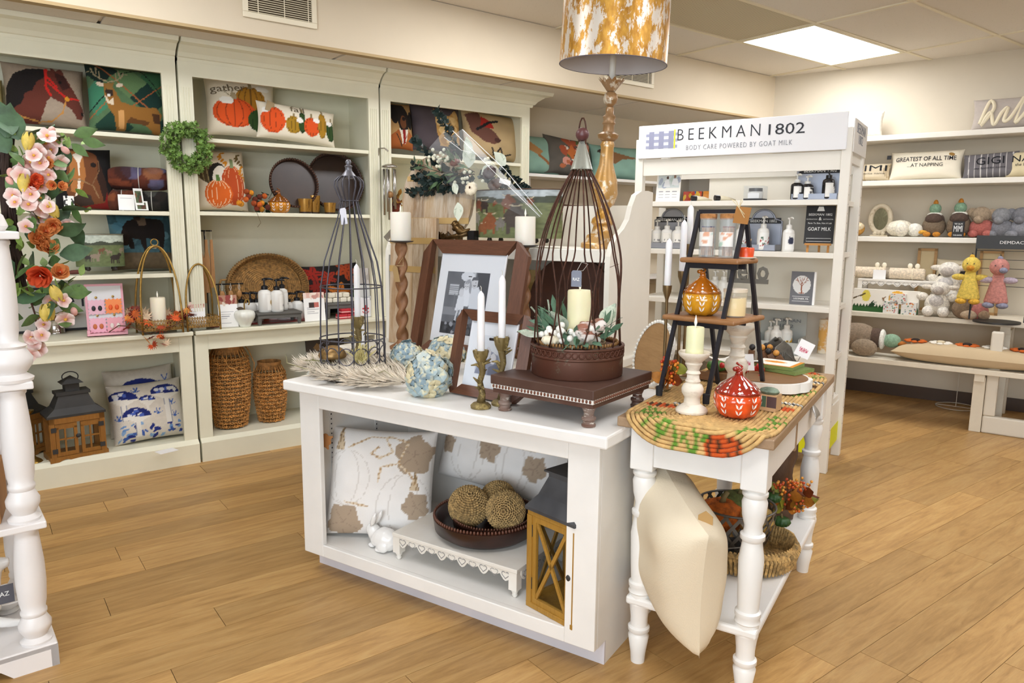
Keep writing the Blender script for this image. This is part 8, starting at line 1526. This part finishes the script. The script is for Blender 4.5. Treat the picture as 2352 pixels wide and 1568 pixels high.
# toy shelf standing behind the rack, seen through its open top
t = T('toy_shelf', 'white shelf of books and toys behind the rack', 'shelf', BK.w(BKW-.02, .62, 0), BK.rz); [box(0, .62, 0, .28, z-.02, z).build('shelf', RACK, t) for z in (.5, .95, 1.18, 1.42, 1.75)]; [box(x_, x_+.02, 0, .28, 0, 1.75).build('side', RACK, t) for x_ in (0, .6)]; box(.02, .6, .27, .28, 0, 1.75).build('back', RACK, t); rg = random.Random(6)
for i in range(11):
    z = (1.42, 1.18, .95)[i % 3]; w = rg.uniform(.1, .14); cc = rg.sample(['#c8482c', '#3a6a44', '#2f5a9c', '#d88a2c', '#e0b83c', '#8ac05a', '#a83a5a', '#4a4a7a'], 5); cc[0] = ('#c8482c', '#3a6a44', '#2f5a9c', '#d88a2c', '#e0b83c')[i % 5]; tag(card('picture_book', w, .2, .02, Cv(cc[0], 40).blots(cc[1:], 14, .06, .18, i+3), None, 'gloss', 40, BK.w(BKW+.09+.13*(i//3)+.02*(i % 3), .70, z+.001), BK.rz, 6), ('red covered', 'green covered', 'blue covered', 'orange covered', 'yellow covered')[i % 5]+' picture book standing on '+('upper', 'middle', 'lower')[i % 3]+' toy shelf', 'book', 'picture books %d' % (i % 15))
# ================================================================== shelves on the back wall
GT = 'plush toys on the wall shelves'
def wallshelf(lab, py, d, dep, nm='wall_shelf', legs=False, th=.04):
    z = BW.at(2150, py, d)[1]; t = T(nm, lab, 'shelf', BW.w(0, 0, z), BW.rz); box(-.75, 2.4, d, d+dep, -th, 0).build('board', mat('#eae4d8', .45, var=.03, vs=4), t, bev=.004); return t, z
D1 = -.30; wallshelf('top white wall shelf with the hello pillow', 303, D1, .29); s1 = BW.at(2150, 303, D1)[1]; wallshelf('second white wall shelf with lettered pillows', 411, D1, .29); s2 = BW.at(2150, 411, D1)[1]; wallshelf('third white wall shelf with plush ducks and elephants', 545, D1, .29); s3 = BW.at(2150, 545, D1)[1]
def trestle(lab, py, d, dep, legx):
    z = BW.at(2150, py, d)[1]; TRM = mat('#e0d6c2', .5, var=.05, vs=5); t = T('trestle_table', lab, 'table', BW.w(0, 0, 0), BW.rz, 'white trestle benches'); n = 3
    for i in range(n): box(-.75, 2.4, d+dep*i/n, d+dep*(i+1)/n-.004, z-.035, z).build('board', TRM, t, bev=.003)
    for x in legx:
        for y in (d+.06, d+dep-.12): box(x-.035, x+.035, y, y+.05, 0, z-.06).build('leg', TRM, t, bev=.003)
        box(x-.03, x+.03, d+.02, d+dep-.03, z-.085, z-.035).build('cleat', TRM, t); box(x-.02, x+.02, 0, .03, 0, .42).build('brace', TRM, t, M=tr(x-.28, d+dep*.45, z-.06) @ rot('Y', 128) if False else tr(x-.33, d+dep*.45, z-.04) @ rot('Y', 140) @ tr(0, 0, 0))
    return z
x1 = BW.at(2300, 800, -.5)[0]; s4 = trestle('higher white trestle table against the back wall', 728, -.62, .58, (BW.at(2305, 800, -.55)[0], BW.at(1900, 800, -.55)[0])); s5 = trestle('lower white trestle bench before the higher table', 838, -.95, .32, (BW.at(2247, 900, -.9)[0], BW.at(1900, 850, -.9)[0]))
t = T('cross_foot', 'white trestle end with broad foot beside the bench', 'table base', BW.w(BW.on(2300, 1000, 0)[0], BW.on(2300, 1000, 0)[1], 0), BW.rz); bxm([(-.12, .6, 0, .05, 0, .12), (-.12, -.05, 0, .05, .12, .7), (.2, .27, -.25, .3, 0, .1), (.2, .27, 0, .05, .1, .75)]).build('frame', mat('#ded6c6', .5), t, bev=.01)
# pillows
GP_ = 'pillows on the back wall shelves'; DP = -.17
def bp2(lab, b, cv, z, **k): return pillow(lab, BW, b, DP, cv, k.pop('tilt', 10), k.pop('t', .11), GP_, z=z, **k)
bp2('white knitted corner pillow peeking over the rack', (1925, 258, 2028, 318), Cv('#e9e2d4', 60).mott(.08, 40), s1, kind='fur')
o, w, h, cv_ = bp2('grey pillow with raised cream script hello', (2232, 226, 2420, 300), Cv('#b4aaa2', 60).mott(.05, 30), s1); sc_m = mat('#e6dbbf', .9, bump=.6, bs=120); L = [[(-.38, .15), (-.28, .85), (-.22, .6), (-.36, .1), (-.26, .5), (-.2, .1), (-.12, .45), (-.05, .6), (-.08, .2), (.0, .3), (.14, .95), (.06, .15), (.16, .4), (.28, .95), (.2, .15), (.32, .4), (.42, .6), (.36, .15), (.3, .4), (.46, .5)]]; MB().tube(crv([(x*w, -.06*(1-(2*z_-1)**4*.5), z_*h) for x, z_ in L[0]]), .012, 7).build('script', sc_m, cv_, 180)
o, w, h, cv_ = bp2('tan striped pillow lettered MIMI beside the rack', (1935, 372, 2046, 412), Cv('#cfc0a4', 120, 2.6), s2, n=60); me = cv_.data
def stripes(cv_, k1, k2, n):
    me = cv_.data; c_ = np.zeros(len(me.vertices)*3); me.vertices.foreach_get('co', c_); c_ = c_.reshape(-1, 3); f = ((c_[:, 0]-c_[:, 0].min())/np.ptp(c_[:, 0])*n) % 1 < (.3 if n > 20 else .13); cl = np.where(f[:, None], np.array(lin(k2)), np.array(lin(k1))); me.color_attributes['Col'].data.foreach_set('color', np.c_[cl, np.ones(len(cl))].astype(np.float32).ravel())
stripes(cv_, '#cfc0a4', '#a08a66', 30); txt('MIMI', INK, cv_, w*.75, h*.33, tr(.02, -.058, h*.5), surf=(w, h, .11)); txt('my favorite name', INK, cv_, w*.7, h*.13, tr(.02, -.058, h*.28), surf=(w, h, .11))
o, w, h, cv_ = bp2('white lumbar pillow lettered GREATEST OF ALL TIME', (2044, 345, 2212, 412), Cv('#e8dfca', 40).mott(.02, 8), s2); txt('GREATEST OF ALL TIME', INK, cv_, w*.82, h*.15, tr(0, -.06, h*.60), off=.008, surf=(w, h, .11)); txt('...AT NAPPING', INK, cv_, w*.48, h*.12, tr(0, -.062, h*.40), surf=(w, h, .11)); box(-.03, .0, -.003, .003, -.015, .015).build('black_label', INK, cv_, M=tr(-w/2, 0, h*.83)); MB().ball((0, 0, 0), .028, 10, 6, (1, .3, .7)).build('tan_patch', mat('#a07a3c', .8), cv_, 180, M=tr(w*.33, -.04, h*.78))
o, w, h, cv_ = bp2('dark grey striped pillow lettered GIGI', (2213, 350, 2342, 408), Cv('#6a6668', 60), s2, roll=-3); stripes(cv_, '#6b676a', '#c8c4c0', 9); txt('GIGI', INK, cv_, w*.5, h*.3, tr(0, -.06, h*.48), surf=(w, h, .11)); txt('my favorite name', INK, cv_, w*.55, h*.11, tr(0, -.06, h*.28), surf=(w, h, .11))
o, w, h, cv_ = bp2('cream round edged pillow lettered NANA at picture edge', (2312, 345, 2440, 404), Cv('#d8c9a4', 40).mott(.05, 8), s2); txt('NANA', INK, cv_, w*.7, h*.26, tr(-w*.05, -.058, h*.55), surf=(w, h, .11)); txt('the best', INK, cv_, w*.3, h*.11, tr(-w*.18, -.058, h*.38), surf=(w, h, .11))
# plush toys: one soft body, with coloured parts
FUR = lambda c_: mat(c_, 1., var=.15, vs=70, bump=.9, bs=160)
def plush(name, lab, b, d, z, parts, cat='plush toy', turn=0, g=GT):
    x, zb, w, h = BW.bb(*b, d); t = T(name, lab, cat, BW.w(x, d, z+.001), BW.rz+R(turn), g)
    for nm, col, u, v, r, sc, *rest in parts:
        dy = rest[0] if rest else 0; MB().ball((0, 0, 0), r*h, 14, 10, sc).build(nm, FUR(col), t, 180, loc=(u*w, dy*h, max(v*h, r*h*sc[2])))
    return t, w, h
D3 = -.16; one = (1, 1, 1)
plush('plush_giraffe', 'orange patched plush giraffe slumped beside the rack', (1940, 488, 1992, 544), D3, s3, [('body', '#c8954a', 0, .3, .3, (1.2, 1, 1)), ('head', '#d8b47a', -.25, .75, .2, (1, 1, 1)), ('muzzle', '#e6d4b0', .15, .4, .2, (1.2, 1, .8), -.2), ('patch', '#a8682c', -.1, .5, .12, one, -.22)])
x, zb, w, h = BW.bb(1997, 473, 2048, 545, D3); t = T('oval_mirror', 'small oval mirror in a carved cream frame', 'mirror', BW.w(x, D3, s3+.001), BW.rz); MB().tube([(w*.44*math.cos(a), 0, h*.55+h*.42*math.sin(a)) for a in np.linspace(0, 6.283, 41)[:-1]], .02, 9, True).build('frame', worn('#c8bba2', '#9a8a6c', .6, 30), t, 180); MB().lathe([(.0001, 0), (1, 0)], 40, tr(0, -.004, h*.55) @ Matrix.Diagonal((w*.42, 1, h*.40, 1)) @ rot('X', 90)).build('glass', mat('#b4b49a', .08, .8), t); [MB().ball((q*.03, -.015, .02+.008*(q == 0)), .02, 8, 6).build('carved_shell', worn('#c8bba2', '#9a8a6c', .6, 30), t, 180) for q in (-1, 0, 1)]; box(-w*.4, w*.4, -.03, .04, 0, .012).build('base', worn('#c8bba2', '#9a8a6c', .6, 30), t)
plush('plush_goose', 'white plush goose lying with wing over the shelf edge', (2042, 500, 2126, 545), D3-.04, s3, [('body', '#e6ddc8', -.2, .4, .5, (1.3, 1, .85)), ('wing', '#ece4d2', -.1, .05, .42, (.75, .5, .9), -.45), ('head', '#efe8da', .22, .35, .38, (1, .9, .9), -.1), ('bill', '#d8a03c', .42, .25, .2, (1.3, .9, .5), -.2)])
for i, (b, lb) in enumerate((((2121, 462, 2172, 545), 'plush mallard sitting with orange feet beside the goose'), ((2180, 458, 2228, 545), 'plush mallard sitting behind the MIMI block'))): plush('plush_mallard', lb, b, D3, s3, [('body', '#7d6c58', 0, .3, .30, (1, .9, 1)), ('breast', '#55443a', 0, .5, .2, (1.1, .9, .8), -.12), ('collar', '#efe8dc', 0, .62, .17, (1.1, 1, .45)), ('head', '#7f9f84', 0, .78, .15, one), ('bill', '#b87a2c', .0, .93, .08, (.8, .8, 1.3)), ('foot', '#c8842c', -.22, .08, .1, (1, 1.2, .7), -.28), ('foot', '#c8842c', .22, .08, .1, (1, 1.2, .7), -.28), ('wing', '#5a4a40', .33, .4, .16, (.5, .8, 1.3))])
x, zb, w, h = BW.bb(2187, 508, 2214, 545, D3-.12); t = T('block_sign', 'small black block sign lettered MIMI', 'sign', BW.w(x, D3-.12, s3+.001), BW.rz); box(-w/2, w/2, 0, .03, 0, h).build('block', mat('#1f1e20', .6), t); txt('MIMI', WHITEINK, t, w*.75, h*.38, tr(0, -.001, h*.36)); txt('THEY CALL ME', WHITEINK, t, w*.7, h*.1, tr(0, -.001, h*.8)); txt('TO BE GRANDMA', WHITEINK, t, w*.75, h*.09, tr(0, -.001, h*.1))
for i, (b, k1, k2, lb) in enumerate((((2222, 470, 2290, 545), '#a08c74', '#b0645a', 'brown plush bear over pink plush on third shelf'), ((2262, 472, 2345, 545), '#8a8a8c', '#7d7d82', 'grey plush elephant with white tag'), ((2310, 470, 2390, 545), '#77777c', '#8a8a90', 'grey plush elephant at the picture edge'))): plush('plush_animal', lb, b, D3, s3, [('body', k2, 0, .28, .34, (1.1, .9, .85)), ('head', k1, -.05, .7, .28, (1, .9, .9)), ('ear', k1, .3, .72, .17, (1, .5, 1)), ('ear', k1, -.36, .78, .14, (1, .5, 1)), ('muzzle', k1, -.1, .55, .14, (1, 1.2, .9), -.22), ('paw', k2, .25, .12, .14, (1, 1.2, .8), -.25), ('paw', k2, -.25, .12, .14, (1, 1.2, .8), -.25)])
# black spinner stand with loveys
DS = -.72; x, zb, w, h = BW.bb(2234, 534, 2370, 735, DS); t = T('toy_stand', 'black wire display stand lettered DEMDACO on round base', 'stand', BW.w(x, DS, s4+.001), BW.rz); MB().lathe([(.0001, 0), (w*.42, 0), (w*.42, .012), (.0001, .016)], 36).build('base', mat('#2a2826', .5), t, 50); bxm([(-w/2, -w/2+.01, 0, .01, .012, h), (.15, .16, .0, .01, .012, h)]).build('post', IRON, t); box(-w/2, w/2+.1, -.01, .02, h-.09, h).build('header', mat('#2c2c2c', .5), t); txt('DEMDACO', WHITEINK, t, .16, .02, tr(.05, -.0115, h-.055)); [MB().tube([(-w/2, .005, .25+.06*i), (w/2+.1, .005, .25+.06*i)], .0025, 4).build('wire', IRON, t) for i in range(6)]
for i, (b, k1, k2, k3, lb) in enumerate((((2190, 588, 2266, 698), '#dcc05a', '#d8a83c', '#c88a2c', 'yellow plush duck lovey hanging on the stand'), ((2252, 592, 2332, 708), '#c08278', '#8a8a9c', '#b8a8b4', 'dusty pink plush unicorn lovey hanging on the stand'))):
    x, zb, w, h = BW.bb(*b, DS-.06); tt = T('plush_lovey', lb, 'plush toy', BW.w(x, DS-.06, zb), BW.rz, 'loveys on the stand'); MB().lathe([(w*.34, h*.1), (w*.36, h*.14), (w*.26, h*.4), (w*.16, h*.66), (w*.13, h*.7)], 20, Matrix.Diagonal((1, .6, 1, 1))).build('gown', FUR(k1), tt, 180); hd = MB().ball((0, 0, 0), h*.17, 14, 10).build('head', FUR(k1), tt, 180, loc=(.0, 0, h*.82)); MB().ball((.0, 0, 0), h*.075, 10, 8, (1, 1.2, .8)).build('muzzle', FUR(k2 if i else k3), hd, 180, loc=(.08*i*h/.1*.1, -h*.14, -h*.06)); MB().ball((0, 0, 0), h*.05, 8, 6).build('crest', FUR(k2), hd, 180, loc=(0, 0, h*.17)); [MB().ball((0, 0, 0), h*.012, 6, 5).build('eye', INK, hd, 180, loc=(q*h*.06, -h*.155, h*.03)) for q in (-1, 1)]
    for q in (-1, 1): MB().ball((0, 0, 0), h*.09, 10, 8, (1.2, 1, .7)).build('foot', FUR(k2), tt, 180, loc=(q*w*.2, -.02, h*.06)); MB().ball((0, 0, 0), h*.085, 10, 8, (1.6, .8, .8)).build('arm', FUR(k1 if not i else k3), tt, 180, loc=(q*w*.34, 0, h*.56))
    MB().tube([(0, 0, h*.97), (.004, 0, h*1.03), (0, 0, h*1.07)], .002, 5).build('hook', IRON, tt)
# on the higher trestle table
D4 = -.42
heart_riser('distressed white heart riser under rolled baby blankets', BW.w(BW.at(1968, 668, -.5)[0], -.5, s4), BW.rz, .56, .22, BW.at(2030, 642, -.5)[1]-s4, 9)
for i, (px, lb) in enumerate(((2000, 'rolled cream baby blanket tied with a bow on riser'), (2075, 'rolled cream baby blanket with tan tie on riser'))):
    x = BW.at(px, 640, -.42)[0]; t = T('rolled_blanket', lb, 'blanket', BW.w(x, -.40, BW.at(2030, 642, -.5)[1]+.001), BW.rz, 'rolled baby blankets'); MB().tube([(-.14, 0, .045), (-.13, 0, .045), (.13, 0, .045), (.14, 0, .045)], [.036, .044, .044, .036], 18).build('roll', FUR('#dccbb2'), t, 180); MB().tube([(.06, .046*math.cos(a), .045+.046*math.sin(a)) for a in np.linspace(0, 6.28, 17)[:-1]], .004, 5, True).build('ribbon', mat('#e8dcc0', .6), t); [MB().ball((.06+q*.025, 0, .105), .018, 8, 6, (1, .3, 1.2)).build('bow_loop', mat('#efe6cf', .6), t, 180) for q in (-1, 1)]
    if i == 0: box(-.03, .06, -.052, -.051, .0, .07).build('gift_tag', PAPER, t, M=tr(.05, 0, 0))
c = Cv('#ece6da', 110, 2.9); c.rect('#2f5a2c', 0, 0, 1, .22); [c.poly('#24481f', [(.05*i, .2), (.05*i+.025, .34), (.05*i+.05, .2)]) for i in range(20)]; [c.poly('#1f3a22', [(.25, .2), (.27+.02*i, .55-.05*abs(i-3)), (.3, .2)]) for i in range(7)]; c.ell('#e0a83c', .68, .65, .13, .32); c.ell('#c8802c', .68, .66, .09, .22); c.ell('#e8b85c', .68, .64, .06, .16); c.rect('#e6c07a', .56, .2, .8, .42); c.ell('#e0cf5a', .2, .7, .07, .25); c.line('#5a4a2c', .02, [(.0, .55), (.18, .8)]); c.line('#8a6a4a', .02, [(.5, .45), (.46, .6), (.5, .7)])
x, zb, w, h = BW.bb(1958, 662, 2110, 714, -.58); t = T('animal_print_roll', 'long cream bolster printed with giraffe, lion and grass', 'bolster', BW.w(x, -.56, s4+.001), BW.rz); card('printed_front', w, h, .05, c, t, 'cloth', 90, edge='#ece6da')
for i, (b, lb) in enumerate((((2026, 694, 2063, 722), 'small floral gift box, lower one toward the rack'), ((2067, 697, 2104, 725), 'small floral gift box, lower one toward the lambs'), ((2042, 674, 2080, 697), 'small floral gift box on top of two others'))):
    x, zb, w, h = BW.bb(*b, -.62); z0 = s4 if i < 2 else s4+.075; tag(card('gift_box', w*.95, h, w*.5, Cv('#dcd9d2', 40).blots(['#b8453c', '#3f5a7a', '#4a7a5a', '#d88a3c'], 26, .03, .07, i+2), None, 'paper', 40, BW.w(x, -.60, z0+.001), BW.rz, 0, '#d8d4cc'), lb, 'box', 'floral gift boxes')
for i, (b, dd, lb) in enumerate((((2112, 640, 2196, 728), -.56, 'cream plush lamb sitting in front'), ((2135, 590, 2215, 690), -.36, 'cream plush lamb sitting behind the front lamb'))): plush('plush_lamb', lb, b, dd, s4+(0 if i == 0 else .10), [('body', '#e2dacb', 0, .32, .27, (1.1, .9, 1.1)), ('head', '#e6dfd2', .05, .72, .2, (1.15, .95, .9)), ('muzzle', '#b8aea4', .02, .68, .12, (1.1, 1, .9), -.15), ('ear', '#ded4c4', -.3, .76, .11, (1.3, .6, .6)), ('ear', '#ded4c4', .4, .76, .11, (1.3, .6, .6)), ('arm', '#e2dacb', -.42, .5, .11, (1.3, .9, 1)), ('arm', '#e2dacb', .42, .5, .11, (1.3, .9, 1)), ('foot', '#e8e2d6', -.2, .1, .14, (1, 1.2, 1), -.22), ('foot', '#e8e2d6', .22, .1, .14, (1, 1.2, 1), -.22), ('bib', '#c8c2bc', 0, .4, .17, (1, .6, .9), -.18)])
plush('plush_bear', 'brown and rose plush bears piled by the stand base', (2190, 690, 2275, 735), -.60, s4, [('body', '#8a745c', -.25, .5, .5, (1, .8, 1)), ('body', '#b87268', .2, .4, .42, one), ('paw', '#b8a084', -.05, .2, .3, (1.3, 1, .8), -.3), ('paw', '#a08468', .35, .2, .26, one, -.3)])
c = Cv('#d8cbb0', 90); c.poly('#35302e', [(.05, .2), (.05, .5), (.2, .75), (.5, .85), (.8, .85), (.95, .6), (.95, .2), (.82, .2), (.8, .45), (.4, .45), (.35, .2), (.2, .2), (.18, .4), (.12, .2)]); o, w, h, cv_ = pillow('tan pillow with a dark bear lettered mama', BW, (2150, 553, 2248, 640), -.2, c, 8, .1, GP_, z=s4+.12); txt('mama', mat('#e0cfa8', .8), cv_, w*.55, h*.16, tr(.0, -.055, h*.68), off=.015, surf=(w, h, .1))
for i, (b, lb) in enumerate((((2115, 600, 2165, 720), 'natural wood frame standing behind the lambs'), ((2105, 570, 2150, 660), 'taller natural wood frame against the wall'), ((2245, 575, 2300, 700), 'tan wood frame behind the black stand'))): x, zb, w, h = BW.bb(*b, -.14-.03*i); t = T('wood_frame_panel', lb, 'picture', BW.w(x, -.14-.03*i, s4), BW.rz, 'wood frames behind the lambs'); h = h+(zb-s4); bxm([(-w/2, w/2, 0, .015, 0, .02), (-w/2, w/2, 0, .015, h-.02, h), (-w/2, -w/2+.02, 0, .015, 0, h), (w/2-.02, w/2, 0, .015, 0, h)]).build('moulding', wood('#b8905c', '#96703e'), t); box(-w/2, w/2, .010, .014, 0, h).build('board', mat('#c8b48c', .7), t)
# on the bench
plush('plush_mallard', 'large plush mallard lying on the lower bench', (1928, 765, 2072, 838), -.80, s5, [('body', '#8c7a66', -.22, .55, .45, (1.35, .9, .95)), ('wing', '#97856f', -.05, .1, .34, (1.1, .5, .8), -.42), ('breast', '#5a483c', .06, .55, .33, (1, .85, .95)), ('collar', '#efe9df', .18, .52, .30, (.35, .95, 1.05)), ('head', '#8aa88c', .33, .5, .25, (1.05, .9, .85)), ('bill', '#b06a2c', .47, .44, .15, (1.2, .9, .5)), ('foot', '#b87a3c', -.5, .55, .13, (1, 1, 1.2))])
x, zb, w, h = BW.bb(2052, 782, 2420, 862, -.80); t = T('bench_pillow', 'long tan bench pillow edged with orange and white daisies', 'pillow', BW.w(x, -.80, s5+.001), BW.rz); q = bpy.data.objects.new('cover', pillow_mesh(w, .28, .13, Cv('#c4ad8a', 30).mott(.03, 8), 40, 'cloth', '#c4ad8a', .02, 2)); COL.objects.link(q); q.parent = t; q.matrix_local = tr(0, -.15, .065) @ rot('X', -90)
for i in range(7):
    dz = MB(); [dz.ball((.055*math.cos(a), .055*math.sin(a), 0), .022, 7, 5, (1, 1, .4)) for a in np.linspace(0, 6.283, 9)[:-1]]; o = dz.build('daisy', mat(('#c8601c', '#e9e2d4')[i % 2], .9), t, 180, loc=(-w/2+.13+.16*i, .02, .134)); MB().ball((0, 0, .006), .03, 8, 5, (1, 1, .4)).build('centre', mat(('#2a1c14', '#d8c8a8')[i % 2], .9), o, 180)
x, y = BW.on(2195, 935, 0); t = T('ring_stand', 'white wire ring stand on floor under the bench', 'stand', BW.w(x, y, .003), BW.rz); WW_ = mat('#d0c8ba', .5, .3); MB().tube([(.14*math.cos(a), .14*math.sin(a), .004) for a in np.linspace(0, 6.28, 33)[:-1]], .004, 5, True).build('ring', WW_, t, 180); MB().tube([(-.14, 0, .004), (.14, 0, .004)], .003, 4).build('spoke', WW_, t); MB().tube([(0, 0, .004), (0, 0, .5)], .003, 4).build('pole', WW_, t)
